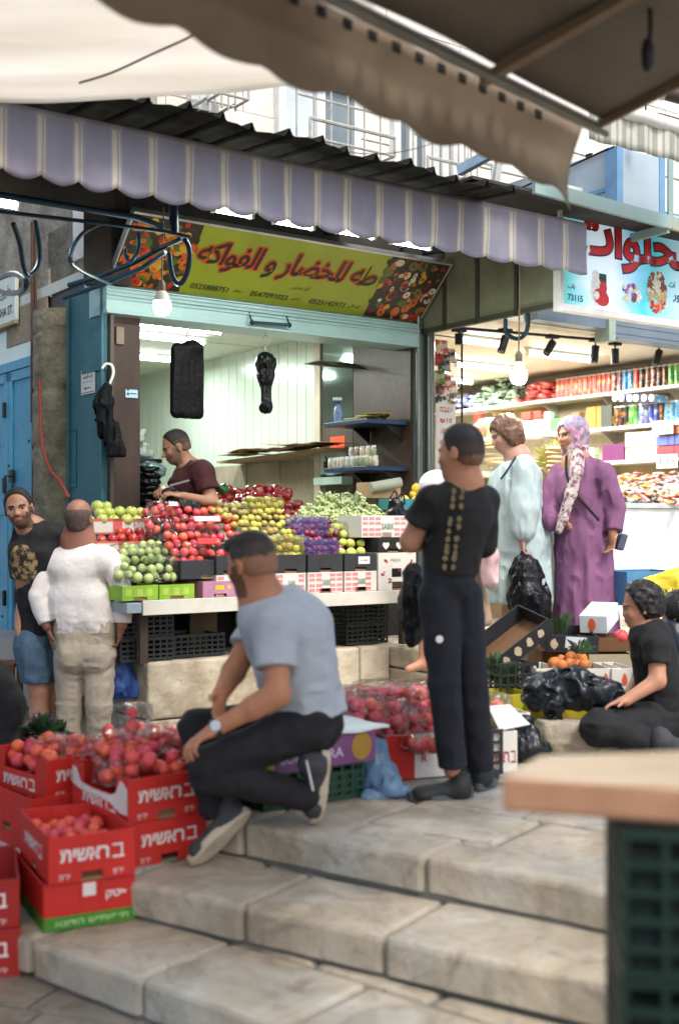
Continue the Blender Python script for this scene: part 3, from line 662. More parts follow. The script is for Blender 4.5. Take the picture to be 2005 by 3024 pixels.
for body, pxa, pxb, py in (('0525888751', 564, 676, 838), (arab('جعفر')+' :', 690, 722, 852), ('0547091023', 740, 850, 863), (arab('يحيى')+' :', 863, 893, 874), ('0523142973', 915, 1020, 884), (arab('ابو علي')+' :', 1030, 1070, 896)):
    p, q = S1(pxa, py), S1(pxb, py+(pxb-pxa)*.13)
    write(bt, body, Matrix.Translation(((p.x+q.x)/2, HS*.13, .004)), width=(q-p).length, height=.045 if body[0] == '0' else None, mi=0, offset=.012, shear=.1)
bt.obj('sign_lettering', mat('sign_black_green', (.02, .022, .018), .4), sign)
bt = B(); p = S1(895, 832); write(bt, arab('ابو يحيى'), Matrix.Translation((p.x, HS*.31, .004)), width=.17, mi=0)
bt.obj('sign_small_lettering', mat('sign_olive', (.1, .13, .01), .4), sign)

# ================================================================== sign of the sweet shop (right)
T2 = -.56; sL = s_at(1661, T2); sg2 = T('sweet_shop_sign', 'large white and turquoise sweet shop sign with red Arabic word and food pictures', 'sign', FW(sL, T2, 2.68), ROT)
L2, H2 = 1.75, .80
bb = B(); bb.box(.0, L2, -.0, .05, 0, H2)
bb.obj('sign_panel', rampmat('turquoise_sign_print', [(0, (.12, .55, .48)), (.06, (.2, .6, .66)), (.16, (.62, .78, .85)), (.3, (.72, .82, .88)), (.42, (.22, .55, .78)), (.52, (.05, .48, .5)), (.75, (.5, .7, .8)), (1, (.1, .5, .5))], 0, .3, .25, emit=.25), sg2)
bb = B(); bb.box(-.035, 0, -.012, .06, -.05, H2+.03); bb.box(0, L2, -.012, .06, -.05, 0); bb.box(0, L2, -.012, .06, H2, H2+.03); bb.obj('sign_frame', WHITE, sg2, bevel=.003)
def S2(px, py):
    s, z = FP(px, py, T2); return s-sL, z-2.68
M2 = face_m((0, 0, 0), (1, 0, 0))
def at2(x, z, d=.004): m_ = M2.copy(); m_.translation = (x, -d, z); return m_
txt = arab('الحلوات'); xa, za = S2(1676, 700); xb, zb_ = S2(2050, 760); zc = (S2(1900, 815)[1]+S2(1900, 668)[1])/2; hh = 1.18*abs(S2(1900, 668)[1]-S2(1900, 818)[1])
f_ = glyphs(txt, 1, .05, 0, .95)[2:]
bt = B(); write(bt, txt, at2((xa+xb)/2, zc+.02), width=xb-xa, height=hh, offset=.05, space=.95); bt.obj('sign_lettering_edge', mat('sign_navy', (.02, .04, .12), .4), sg2)
bt = B(); write(bt, txt, at2((xa+xb)/2, zc+.02, .006), width=xb-xa, height=hh, offset=.022, space=.95, fit=f_); bt.obj('sign_lettering', mat('bright_sign_red', (.72, .03, .03), .4), sg2)
bt = B()
for body, px, py, wd_ in (('73115', 1697, 880, .15), (arab('باب'), 1686, 846, .07), (arab('اث'), 1982, 840, .07), (arab('ور'), 1995, 882, .08)):
    x, z = S2(px, py); write(bt, body, at2(x, z), width=wd_, offset=.02)
bt.obj('sign_small_lettering', mat('sign_navy', (.02, .04, .12), .4), sg2)
bt = B(); x, z = S2(1765, 848); PC = [mat('print2_'+k, c, .4, var=.2, scale=40) for k, c in (('dark', (.03, .05, .05)), ('white', (.8, .8, .78)), ('red', (.6, .03, .03)), ('brown', (.25, .05, .03)), ('nut', (.55, .38, .18)), ('cream', (.7, .68, .5)), ('violet', (.4, .15, .45)), ('pink', (.7, .3, .45)), ('blue', (.1, .15, .5)))]
def e2(x, z, rx, rz_, a, d, mi): bt.put([(x+rx*math.cos(q)*math.cos(a)-rz_*math.sin(q)*math.sin(a), -d, z+rx*math.cos(q)*math.sin(a)+rz_*math.sin(q)*math.cos(a)) for q in [2*math.pi*k/12 for k in range(12)]], [tuple(range(12))], mi)
bt.put([(x-.03, -.002, z-.01), (x+.085, -.002, z-.01), (x+.085, -.002, z+.1), (x-.03, -.002, z+.1)], [(0, 1, 2, 3)], 0)
e2(x-.02, z-.03, .06, .11, .1, .0025, 1); e2(x-.03, z+.085, .04, .035, 0, .003, 1); e2(x+.03, z-.07, .085, .06, -.3, .0032, 2); e2(x+.05, z+.0, .04, .05, 0, .0034, 2); e2(x-.02, z-.06, .03, .03, 0, .0036, 1)
rr = random.Random(3); x, z = S2(1862, 862)
for k in range(26): e2(x+rr.uniform(-.1, .1), z+rr.uniform(-.06, .05), rr.uniform(.01, .035), rr.uniform(.01, .03), rr.random()*3, .0025+k*.00003, rr.choice([1, 6, 7, 3, 8, 1, 5, 7]))
x, z = S2(1938, 862)
for k in range(240):
    a, q = rr.random()*6.283, math.sqrt(rr.random()); u, v = q*math.cos(a), q*math.sin(a)
    mi = 3 if (v > .1 and abs(u) > .35) else 5 if v > -.1 and u < .45 else (2 if v < -.4 and rr.random() < .5 else 4)
    if rr.random() < .2: mi = rr.choice([3, 4, 5])
    e2(x+u*.105, z+v*.155, .016, .011, rr.random()*3, .0025+k*.00001, mi)
bt.obj('food_picture', PC, sg2)
# side cheek of that sign and the shop behind
shop2 = T('sweet_shop', 'brightly lit sweet and snack shop with white shelving along one wall', 'shop', FW(3.08, 1, .3), ROT)
OLV = mat('olive_sheet', (.13, .14, .085), .6, col2=(.2, .21, .13), scale=4)
def lo(s, t, z): return (s-3.08, t-1, z-.3)
bb = B()
for t0_, t1_ in ((T2+.07, -.12), (-.10, .30), (.32, .68), (.70, .98)): bb.box(sL-3.08, sL-3.05, t0_-1, t1_-1, 2.40, 3.05)
bb.box(sL-3.08+.01, sL-3.04, T2-1+.06, -.02, 2.42, 3.0)
bb.obj('sign_cheek', OLV, shop2, bevel=.003)
bb = B()
for t_ in (T2+.06, -.11, .31, .69): bb.box(sL-3.08-.02, sL-3.08+.02, t_-1.015, t_-.985, 2.36, 3.08)
bb.box(sL-3.08-.02, sL-3.08+.02, T2-.95, -.02, 2.36, 2.40)
bb.obj('cheek_frame', mat('dark_olive_steel', (.04, .042, .03), .5), shop2)
CEIL2 = mat('warm_white_ceiling', (.66, .63, .54), .55, var=.03)
SR = 7.0
bb = B(); bb.box(.02, SR-3.08, 0.02, 5.2, 2.58, 2.7); bb.obj('ceiling', CEIL2, shop2)
W2 = mat('beige_shop_wall', (.42, .36, .25), .6, var=.1, scale=5)
bb = B(); bb.box(SR-3.08, SR-2.9, -.8, 5.3, 0, 2.65); bb.obj('side_wall', W2, shop2)
bb = B(); bb.box(.0, SR-3.08, 5.2, 5.3, 0, 2.65); bb.obj('rear_wall', W2, shop2)
bb = B(); bb.box(.0, .03, .05, 5.3, 0, 2.65); bb.obj('side_wall', W2, shop2)
SHB = mat('blue_grey_shutter', (.2, .25, .3), .4, var=.1, scale=4, metal=.3)
bb = B(); a, _ = FP(1575, 900, .9); b_, _ = FP(1780, 900, .9); c_, _ = FP(1800, 900, .9)
za_, zb_ = FP(1700, 962, .9)[1]-.3, FP(1700, 905, .9)[1]-.3
bb.box(a-3.08, b_-3.08, -.14, .0, za_, zb_+.1); bb.box(c_-3.08, 4.6, -.16, .02, FP(1900, 1012, .9)[1]-.3, zb_+.12)
for q in range(4): bb.box(c_-3.08, 4.6, -.166, -.16, za_-.1+q*.07, za_-.09+q*.07)
bb.obj('shutter_box', SHB, shop2, bevel=.004)
bb = B(); bb.box(b_-3.08, c_-3.08, -.17, .0, FP(1790, 1010, .9)[1]-.3, zb_+.12); bb.obj('shutter_post', mat('pale_green_grey', (.34, .42, .36), .5), shop2, bevel=.004)
# ledge, angle-iron frame and duct above the sweet shop sign
PALE = mat('pale_sheet_metal', (.45, .55, .62), .45, var=.08, scale=2.5, metal=.15)
bx = T('ventilation_duct', 'pale blue sheet metal duct box sitting on the iron ledge above the red sign', 'duct', FW(s_at(1825, -.9), -.9, 3.5), ROT)
zb_ = FP(1825, 612, -.9)[1]-3.5; zt_ = FP(1825, 432, -.9)[1]-3.5
bb = B(); bb.box(0, .46, 0, 1.9, zb_, zt_); bb.obj('duct_box', PALE, bx, bevel=.008)
bb = B(); bb.box(-.02, .04, -.006, .1, zb_, zt_); bb.box(.42, .48, -.006, .05, zb_, zt_+.02); bb.box(-.01, .0, .04, 1.9, zb_+.13, zb_+.16); bb.obj('duct_seam', mat('blue_sheet_metal', (.2, .38, .6), .4, metal=.2), bx)
bb = B(); bb.box(0, .02, .25, .3, zt_, zt_+.02); 
for q in (0, .05): bb.tube([(-.02, 0.02+q, zt_+.0), (-.03, .5+q, zt_-.05), (-.02, 1.5, zt_-.12)], .006, 6)
bb.obj('cable', mat('black_rubber', (.015, .015, .015), .5), bx)
fr = B(); a = FW(*((s_at(1672, -.9),) + (-.9,)), FP(1672, 572, -.9)[1]); b_ = FW(s_at(1978, -.9), -.9, FP(1978, 676, -.9)[1])
TEALS = mat('pale_teal_angle_iron', (.3, .42, .4), .5, col2=(.42, .36, .22), scale=3, thr=(.55, .7))
fr.beam(a-EV*.3, b_+EV*1.5, .03, .09); fr.beam(a, a+IV*1.8, .03, .06); fr.beam(b_, b_+Z*.5, .035, .035); fr.beam(b_-EV*.02, b_+IV*1.7, .03, .06)
fr.boxm(Matrix.Translation((a+b_)/2+IV*.75+Z*.02) @ Matrix.Rotation(ROT, 4, 'Z'), (b_-a).length+1.6, 1.45, .02, 1)
tag(fr.obj('iron_ledge', [TEALS, mat('dark_board_underside', (.05, .045, .04), .8)]), 'pale teal angle iron ledge with dark board underside above the sweet shop sign', 'ledge')
po = B(); a = U(1653, 600, 8.1); po.beam(a, a+Z*.36, .055, .055); po.beam(a-Z*.25, a, .03, .03)
tag(po.obj('ledge_post', mat('flaking_white_paint', (.72, .7, .62), .6, col2=(.3, .16, .07), scale=6, thr=(.58, .66)), bevel=.004), 'short white post with rust patches standing between canopy and duct', 'post')
po = B(); po.beam(U(1355, 505, 8.3), U(1500, 425, 8.0), .05, .07); tag(po.obj('roof_strut', mat('light_blue_bar', (.38, .52, .68), .5), bevel=.004), 'light blue metal bar slanting up from the canopy roof', 'bar')
po = B(); po.beam(U(1462, 548, 8.4), U(1484, 405, 8.3), .05, .04); tag(po.obj('roof_strut', WHITE, bevel=.004), 'white metal bar standing behind the light blue slanting bar', 'bar')
ds = B(); ds.lathe([(.005, .0), (.12, .012), (.2, .05), (.205, .055), (.1, .02), (.004, .01)], 20); o = ds.obj('metal_lid', mat('dull_disc', (.28, .28, .24), .5, metal=.3), smooth=True, loc=U(1545, 455, 8.9), rot=(R(75), 0, R(20))); tag(o, 'round dull metal lid hanging behind the white bar', 'lid')
# cream striped awning high on the right
aw = T('cream_striped_awning', 'pale awning with cream and grey stripes on a white roller at the upper right', 'awning', FW(s_at(1760, -1.3), -1.3, 4.0), ROT)
s0_ = s_at(1735, -1.3); s1_ = s_at(2080, -1.3); sw = s_at(1760, -1.3)
za = FP(1760, 318, -1.3)[1]-4; zb_ = FP(2005, 385, -1.3)[1]-4; zc_ = FP(1740, 412, -1.3)[1]-4; zd_ = FP(2005, 478, -1.3)[1]-4
bb = B(); N = 60
def awf(u, v):
    s = s0_+(s1_-s0_)*u-sw; f = (s+sw-s_at(1760, -1.3))/(s_at(2005, -1.3)-s_at(1760, -1.3)); top = za+(zb_-za)*f; bot = zc_+(zd_-zc_)*f
    return (s, .01*math.sin(s*25), top+(bot-top)*v)
bb.grid(awf, N, 4, lambda u, v: [0, 0, 0, 1, 1, 0, 1, 1][int(u*N) % 8])
bb.obj('valance', [mat('grey_stripe_canvas', (.47, .48, .43), .8, trans=.4), mat('white_stripe_canvas', (.72, .71, .64), .8, trans=.4)], aw, smooth=True, solid=.002)
bb = B(); f0 = awf(0, 0); f1 = awf(1, 0); bb.tube([Vector(f0)+Z*.02, Vector(f1)+Z*.02], .045, 14); bb.obj('roller', WHITE, aw, smooth=True)
wc = B(); p = U(1910, 0, 5.0); wc.tube([U(1911, -40, 8.0), U(1908, 200, 8.0), U(1905, 345, 8.0)], .006, 6); wc.lathe([(.01, .1), (.03, .07), (.04, .03), (.028, 0), (.004, -.02)], 12, tuple(U(1904, 378, 8.0)))
tag(wc.obj('hanging_lamp_holder', mat('black_rubber', (.015, .015, .015), .5), smooth=True), 'black pear-shaped lamp holder on a wire before the cream awning', 'lamp holder')
cm = B(); a = U(1960, 272, 9.5); cm.tube([a, a+Vector((.35, .1, -.05))], .06, 14); cm.tube([a+Vector((-.03, 0, .0)), a], .065, 14, 1); cm.tube([a+Vector((-.16, 0, -.22)), a+Vector((-.05, 0, -.2)), a+Vector((.4, .1, -.28))], .035, 10)
tag(cm.obj('wall_pipe', [mat('dark_pipe', (.07, .05, .04), .5), WHITE], smooth=True), 'thick dark capped pipe on the pale wall at the upper right edge', 'pipe')

# ================================================================== cream shade sail (upper left)
sail = B()
def sailf(u, v):
    # u left->right across the picture, v from front edge (over the canopy) back over the viewer
    x = -3.4+u*3.47; q = (x+1.6)/1.65; edge = 5.47-.27*max(0, q)**2.2-.04*max(0, -q)
    y = edge*(1-v)+v*.3
    xr = x*(1-.02*v)+.35*v*u
    z = 3.08+.02*math.sin(u*2.2)-.03*math.sin(math.pi*v)+.03*vn(x*.8, y*2.6, 1)+.016*vn(x*2, y*7, 4)
    return (xr, y, z)
sail.grid(sailf, 60, 80)
tag(sail.obj('shade_sail', mat('cream_shade_cloth', (.78, .73, .64), .85, col2=(.88, .85, .78), scale=1.2, trans=.78, stretch=(.5, 3, 1)), smooth=1.5, solid=.002), 'sagging cream shade cloth stretched over the street at the upper left', 'shade cloth')
rp_ = B(); rp_.tube(curve([U(235, 245, 5.1), U(330, 215, 5.0), U(450, 160, 4.85), U(560, 110, 4.7), U(690, 45, 4.55)]), .005, 6)
tag(rp_.obj('seam_cord', mat('brown_cord', (.12, .08, .07), .8), smooth=True), 'thin dark cord running along the seam under the cream shade cloth', 'cord')

# ================================================================== dark awning overhead (upper right)
A0 = Vector((-.30, 3.0, 2.62)); A1 = Vector((.93, 4.33, 2.60)); ad = (A1-A0).normalized(); ar = Vector((ad.y, -ad.x, 0)).normalized()
dark = T('brown_overhead_awning', 'large brown awning overhead with iron frame and wavy edge at the upper right', 'awning', A1)
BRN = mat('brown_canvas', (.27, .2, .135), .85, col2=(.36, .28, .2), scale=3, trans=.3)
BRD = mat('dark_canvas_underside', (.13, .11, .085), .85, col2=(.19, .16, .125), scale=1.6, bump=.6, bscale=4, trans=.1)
LA = (A1-A0).length
bb = B()
bb.grid(lambda u, v: tuple(A0-ad*1.2+ad*((LA+1.2+.0)*u)+ar*(.03+1.9*v)+Z*(.02+.42*v+.02*vn(u*5, v*4, 2)-.03*math.sin(math.pi*u*3)*math.sin(math.pi*v))-A1), 30, 14)
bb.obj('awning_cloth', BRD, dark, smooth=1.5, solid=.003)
bb = B()
def valf(u, v):
    p = A0-ad*1.2+ad*((LA+1.2+.03)*u); L_ = (LA+1.2)*u
    drop = .215+.03*abs(math.sin(L_*math.pi/.30+.5))+.02*vn(L_*3, 0, 4)
    if u > .96: drop += .07*(u-.96)/.04
    return tuple(p-Z*(drop*v-.02)-ar*(.07+.06*math.sin(v*2.2)+.012*vn(L_*5, v, 6))-A1)
bb.grid(valf, 90, 8)
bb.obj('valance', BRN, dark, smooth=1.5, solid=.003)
IRON = mat('grey_awning_tube', (.2, .19, .16), .5, metal=.2)
bb = B(); bb.tube([A0-ad*1.2-A1, Vector((0, 0, 0))+ad*.03], .022, 12); bb.tube([A0-ad*1.2-A1+ar*.05-Z*.04, ad*.0+ar*.05-Z*.04], .012, 8)
bb.obj('front_tube', IRON, dark, smooth=True)
bb = B()
p = A0+ad*(LA*.62); bb.beam(p-A1-Z*.03, p-A1+ar*1.5+Z*.30, .04, .03); 
bb.beam(A1-A1+ar*.0, ar*1.9+Z*.42, .02, .03)
bb.obj('rafter', mat('brown_rafter', (.2, .14, .09), .7), dark)
bb = B()
for k in range(18):
    q = A0-A1+ad*(.05+k*.11-.4); bb.boxm(Matrix.Translation(q-ar*.05-Z*.022) @ Matrix.Rotation(math.atan2(ad.y, ad.x), 4, 'Z'), .034, .008, .03)
bb.obj('eyelet_pattern', mat('black_strap', (.02, .018, .015), .8), dark)
wr = B(); a = Vector((1.19, 3.9, 3.0)); wr.tube([U(1915, -60, 3.6), U(1920, 80, 3.6), U(1912, 170, 3.6)], .008, 6); wr.lathe([(.012, .05), (.02, .02), (.018, -.03), (.004, -.05)], 10, tuple(U(1911, 165, 3.6)))
tag(wr.obj('hanging_cable', mat('black_rubber', (.015, .015, .015), .5), smooth=True), 'black cable with a socket dangling below the brown awning', 'cable')

# ================================================================== lamps
TUBE = lampmat('fluorescent_tube', (.93, 1., .95), 14)
HOLD = WHITE
def tube_lamp(s, t, z, L_, label, group, power=14, col=(.92, 1, .94)):
    q = T('tube_light', label, 'lamp', FW(s, t, z), ROT, group)
    b_ = B(); b_.tube([(-L_/2, 0, 0), (L_/2, 0, 0)], .018, 10); b_.obj('tube', TUBE, q, smooth=True)
    b_ = B(); b_.box(-L_/2-.03, L_/2+.03, -.03, .03, .03, .055)
    for x in (-L_/2-.02, L_/2): b_.box(x, x+.02, -.02, .02, -.02, .03)
    b_.obj('lamp_housing', HOLD, q)
    ld = bpy.data.lights.new('tube_glow', 'AREA'); ld.shape = 'RECTANGLE'; ld.size = L_; ld.size_y = .05; ld.energy = power; ld.color = col
    lo_ = bpy.data.objects.new('tube_glow', ld); C.objects.link(lo_); lo_.parent = q; lo_.location = (0, 0, -.03)
def TS(px0, px1, py, z):           # tube measured at picture columns, at height z
    d0 = (z-EYE)*FPX/(HY-py); pxm = (px0+px1)/2; X = (pxm-CX)/FPX*d0
    rel = Vector((X-OX, d0-OY, 0)); s = rel.dot(EV); t = rel.dot(IV)
    return s, t, abs(s_at(px1, t)-s_at(px0, t))
for (a, b_, y, z, lb) in ((405, 648, 968, 2.77, 'front fluorescent tube on the fruit shop ceiling'), (405, 562, 1000, 2.77, 'rear fluorescent tube on the fruit shop ceiling')):
    s, t, L_ = TS(a, b_, y, z); tube_lamp(s, t, z, min(1.3, max(.8, L_)), lb, 'tubes on the fruit shop ceiling', 20)
s, t, L_ = TS(700, 760, 985, 2.77); tube_lamp(1.9, 4.2, 2.77, 1.1, 'fluorescent tube deep inside the fruit shop', 'tubes on the fruit shop ceiling', 22)
for (a, b_, y, lb) in ((1362, 1477, 1013, 'ceiling tube behind the first black spotlight of the sweet shop'), (1350, 1505, 1087, 'long ceiling tube behind the hanging bulb of the sweet shop'), (1562, 1757, 1056, 'long ceiling tube behind the middle spotlights of the sweet shop'), (1338, 1391, 1128, 'deepest ceiling tube of the sweet shop')):
    s, t, L_ = TS(a, b_, y, 2.82); tube_lamp(s, t, 2.82, L_, lb, 'tubes on the sweet shop ceiling', 46, (1, .97, .9))
# tubes under the canopy, half hidden by the valance
for (a, b_, y, lb) in ((640, 735, 627, 'first bright tube under the canopy valance from the bracket'), (815, 920, 662, 'second bright tube under the canopy valance'), (1000, 1100, 690, 'third bright tube under the canopy valance'), (1160, 1265, 722, 'last bright tube under the canopy near the produce picture'), (-60, 40, 600, 'bright tube under the canopy beside the scroll bars')):
    s, t, L_ = TS(a, b_, y, 3.05); tube_lamp(s, t, 3.05, max(.25, L_), lb, 'tubes under the canopy', 4)
def bulb(p, r, label, top, col=(1, .97, .9), W=18, st=22):
    q = T('hanging_bulb', label, 'lamp', p, group='bulbs hanging before the shops')
    b_ = B(); b_.lathe([(.01, -r*.95), (r*.7, -r*.8), (r*.95, -r*.3), (r, .2*r), (r*.92, r*.6)], 20); b_.obj('bulb_glass', lampmat('bulb_glow', (1, .97, .92), st), q, smooth=1.2)
    b_ = B(); b_.lathe([(r*.92, r*.6), (r*.75, r*1.2), (r*.6, r*1.5), (r*.42, r*1.7)], 20); b_.obj('bulb_collar', mat('white_ribbed_collar', (.6, .58, .5), .5), q, smooth=True)
    b_ = B(); b_.lathe([(r*.4, r*1.7), (r*.42, r*2.5), (.012, r*2.9)], 14); b_.tube([(0, 0, r*2.8), (0.01, 0, top)], .005, 6); b_.obj('lamp_holder', mat('brown_bakelite', (.12, .09, .06), .5), q, smooth=True)
    ld = bpy.data.lights.new('bulb_light', 'POINT'); ld.energy = W; ld.shadow_soft_size = r*1.02; ld.color = col
    l_ = bpy.data.objects.new('bulb_light', ld); C.objects.link(l_); l_.parent = q; l_.location = (0, 0, -r*1.1)
bulb(U(479, 906, 7.35), .057, 'lit white bulb hanging left under the green shop sign', .62, W=12)
bulb(U(1531, 1112, 7.9), .058, 'lit white bulb hanging before the sweet shop', .9, (1, .93, .8), 14)
# track with black spotlights
tr = T('spotlight_track', 'black ceiling track carrying small spotlights across the sweet shop front', 'track', FW(s_at(1650, 1.15), 1.15, 2.79), ROT)
st_ = s_at(1650, 1.15); bb = B(); a, b_ = s_at(1345, 1.15)-st_, s_at(1960, 1.15)-st_
zl = FP(1345, 968, 1.15)[1]-2.79; zr_ = FP(1960, 1020, 1.15)[1]-2.79
bb.beam((a, 0, zl), (b_, 0, zr_), .03, .022); bb.obj('rail', DK, tr)
spots = [(1355, 975, 1018, 0, 'first'), (1491, 978, 1044, .35, 'second, beside the blue scroll'), (1630, 995, 1056, .6, 'third'), (1757, 1005, 1072, .12, 'fourth'), (1815, 1015, 1075, 0, 'fifth'), (1945, 1020, 1084, .4, 'last, by the row of tall cans')]
names = ['black spotlight nearest the grey guide rail', 'black tilted spotlight behind the blue scroll hook', 'black spotlight tipped sideways in the middle of the track', 'black spotlight at the end of the long ceiling tube', 'upright black spotlight under the pale shutter post', 'black spotlight over the row of tall snack cans']
for (px, y0, y1, tl, _), nm in zip(spots, names):
    s, z = FP(px, y0, 1.15); q = T('spotlight', nm, 'spotlight', FW(s, 1.15, z), ROT, 'black spotlights on the track')
    h_ = z-FP(px, y1, 1.15)[1]; b_ = B(); b_.box(-.06, .06, -.03, .03, -.015, .02); b_.tube([(0, 0, 0), (0, 0, -h_*.3)], .008, 6); b_.obj('spot_mount', DK, q)
    b_ = B(); dx = -math.sin(tl)*h_*.75; b_.tube([(-dx*.1, 0, -h_*.25), (dx, 0, -h_*.25-h_*.75*math.cos(tl))], .036, 14); b_.obj('spot_head', mat('matt_black_metal', (.012, .012, .013), .45), q, smooth=True)
# ================================================================== people: implicit surfaces meshed as one skin
def V(*a): return np.array(a, dtype=np.float64)
def A(p): return np.array(tuple(p), dtype=np.float64)
class Sdf:
    """smooth union of tapered limbs and ellipsoids on a grid, meshed with surface nets"""
    def __init__(s, k=.03): s.p = []; s.k = k; s.cuts = []; s.subs = []; s.folds = []
    def limb(s, a, b, ra, rb, k=None, flat=None): s.p.append(('c', A(a), A(b), ra, rb, k if k is not None else s.k, flat)); return s
    def chain(s, pts, rs, k=None):
        for i in range(len(pts)-1): s.limb(pts[i], pts[i+1], rs[i], rs[i+1], k)
        return s
    def ell(s, c, r, M_=None, k=None): s.p.append(('e', A(c), A(r), np.array(M_.to_3x3()) if M_ is not None else np.eye(3), k if k is not None else s.k)); return s
    def sub(s, c, r, M_=None, k=.01): s.subs.append((A(c), A(r), np.array(M_.to_3x3()) if M_ is not None else np.eye(3), k)); return s
    def cut(s, p, n, rad=9.): s.cuts.append((A(p), A(Vector(n).normalized()), rad)); return s   # removes the side the normal points to
    def fold(s, amp, sc, seed=0, ridge=True, zr=None): s.folds.append((amp, A(sc), seed, ridge, zr)); return s
    @staticmethod
    def prim(q, P):
        if q[0] == 'c':
            a, b, ra, rb = q[1:5]; ba = b-a; L2 = max(1e-9, ba @ ba)
            pa = P-a; h = np.clip((pa @ ba)/L2, 0, 1)
            d = pa-h[..., None]*ba
            if q[6] is not None:
                n, f = q[6]; d = d+n*((d @ n)*(1/f-1))[..., None]
            return np.sqrt((d*d).sum(-1))-(ra+(rb-ra)*h)
        c, r, M_ = q[1:4]; x = (P-c) @ M_; k0 = np.sqrt(((x/r)**2).sum(-1)); k1 = np.sqrt(((x/(r*r))**2).sum(-1))
        return np.where(k1 > 1e-9, k0*(k0-1)/np.maximum(k1, 1e-9), -r.min())
    @staticmethod
    def bb(q):
        if q[0] == 'c': m = max(q[3], q[4])*1.6; return np.minimum(q[1], q[2])-m, np.maximum(q[1], q[2])+m
        m = q[2].max(); return q[1]-m, q[1]+m
    def mesh(s, h=.008):
        bbs = [Sdf.bb(q) for q in s.p]; lo = np.min([b[0] for b in bbs], 0)-.03; hi = np.max([b[1] for b in bbs], 0)+.03
        n = np.ceil((hi-lo)/h).astype(int)+1; ax = [lo[i]+h*np.arange(n[i]) for i in range(3)]
        D = np.full(n, .2)
        for q, (a, b) in zip(s.p, bbs):
            k = q[5] if q[0] == 'c' else q[4]; m = max(.02, k*1.3)
            i0 = np.maximum(0, ((a-m-lo)/h).astype(int)); i1 = np.minimum(n, ((b+m-lo)/h).astype(int)+2)
            sl = tuple(slice(i0[j], i1[j]) for j in range(3))
            P = np.stack(np.meshgrid(*[ax[j][sl[j]] for j in range(3)], indexing='ij'), -1)
            d = Sdf.prim(q, P); o = D[sl]
            if k > 0: hh = np.maximum(k-np.abs(o-d), 0)/k; D[sl] = np.minimum(o, d)-hh*hh*k*.25
            else: D[sl] = np.minimum(o, d)
        if s.folds or s.cuts or s.subs:
            P = np.stack(np.meshgrid(*ax, indexing='ij'), -1)
            near = np.abs(D) < .05
            for amp, sc, seed, ridge, zr in s.folds:
                rs = np.random.RandomState(seed+11); T_ = rs.rand(17, 17, 17); Q = P[near]/sc+seed*3.7
                i = np.floor(Q).astype(int); f = Q-i; f = f*f*(3-2*f); v = 0
                for dx in (0, 1):
                    for dy in (0, 1):
                        for dz in (0, 1):
                            w_ = (f[:, 0] if dx else 1-f[:, 0])*(f[:, 1] if dy else 1-f[:, 1])*(f[:, 2] if dz else 1-f[:, 2])
                            v = v+w_*T_[(i[:, 0]+dx) % 17, (i[:, 1]+dy) % 17, (i[:, 2]+dz) % 17]
                v = (1-np.abs(2*v-1)*2) if ridge else (2*v-1)
                if zr: zz = P[near][:, 2]; v = v*np.clip((zr[0]-zz)/(zr[0]-zr[1]), 0, 1)
                D[near] -= amp*v
            for c, r, M_, k in s.subs:
                d = -Sdf.prim(('e', c, r, M_), P); hh = np.maximum(k-np.abs(D-d), 0)/k; D = np.maximum(D, d)+hh*hh*k*.25
            for p, nn, k in s.cuts:
                hd = (P-p) @ nn; D = np.maximum(D, hd) if k > 5 else np.where(((P-p)**2).sum(-1) < k*k, np.maximum(D, hd), D)
        return nets(D, lo, h)
def nets(D, lo, h):
    n = D.shape; S = D < 0
    c = [D[i:n[0]-1+i, j:n[1]-1+j, k:n[2]-1+k] for i in (0, 1) for j in (0, 1) for k in (0, 1)]
    cs = [x < 0 for x in c]; cnt = sum(x.astype(int) for x in cs); act = (cnt > 0) & (cnt < 8)
    idx = -np.ones(act.shape, int); I = np.argwhere(act); idx[act] = np.arange(len(I))
    off = np.array([(i, j, k) for i in (0, 1) for j in (0, 1) for k in (0, 1)])
    val = np.stack([x[act] for x in c], 1); acc = np.zeros((len(I), 3)); m = np.zeros(len(I))
    for a in range(8):
        for b in range(a+1, 8):
            if np.abs(off[a]-off[b]).sum() != 1: continue
            va, vb = val[:, a], val[:, b]; x = (va < 0) != (vb < 0)
            t = np.where(x, va/np.where(x, va-vb, 1), 0); acc += np.where(x[:, None], off[a]+(off[b]-off[a])*t[:, None], 0); m += x
    Vv = lo+h*(I+acc/np.maximum(m, 1)[:, None]); F = []
    for ax_ in range(3):
        o = [(0, 1, 2), (1, 2, 0), (2, 0, 1)][ax_]; a, b, d = o
        sl0 = [slice(None)]*3; sl1 = [slice(None)]*3; sl0[a] = slice(0, -1); sl1[a] = slice(1, None)
        s0_, s1_ = S[tuple(sl0)], S[tuple(sl1)]; x = np.argwhere(s0_ != s1_)
        ok = (x[:, b] > 0) & (x[:, d] > 0) & (x[:, b] < n[b]-1) & (x[:, d] < n[d]-1); x = x[ok]
        fl = s0_[tuple(x.T)]
        def g(db, dd): y = x.copy(); y[:, b] -= db; y[:, d] -= dd; return idx[tuple(y.T)]
        q = np.stack([g(1, 1), g(0, 1), g(0, 0), g(1, 0)], 1); q[~fl] = q[~fl][:, ::-1]; F.append(q)
    return Vv, np.concatenate(F)
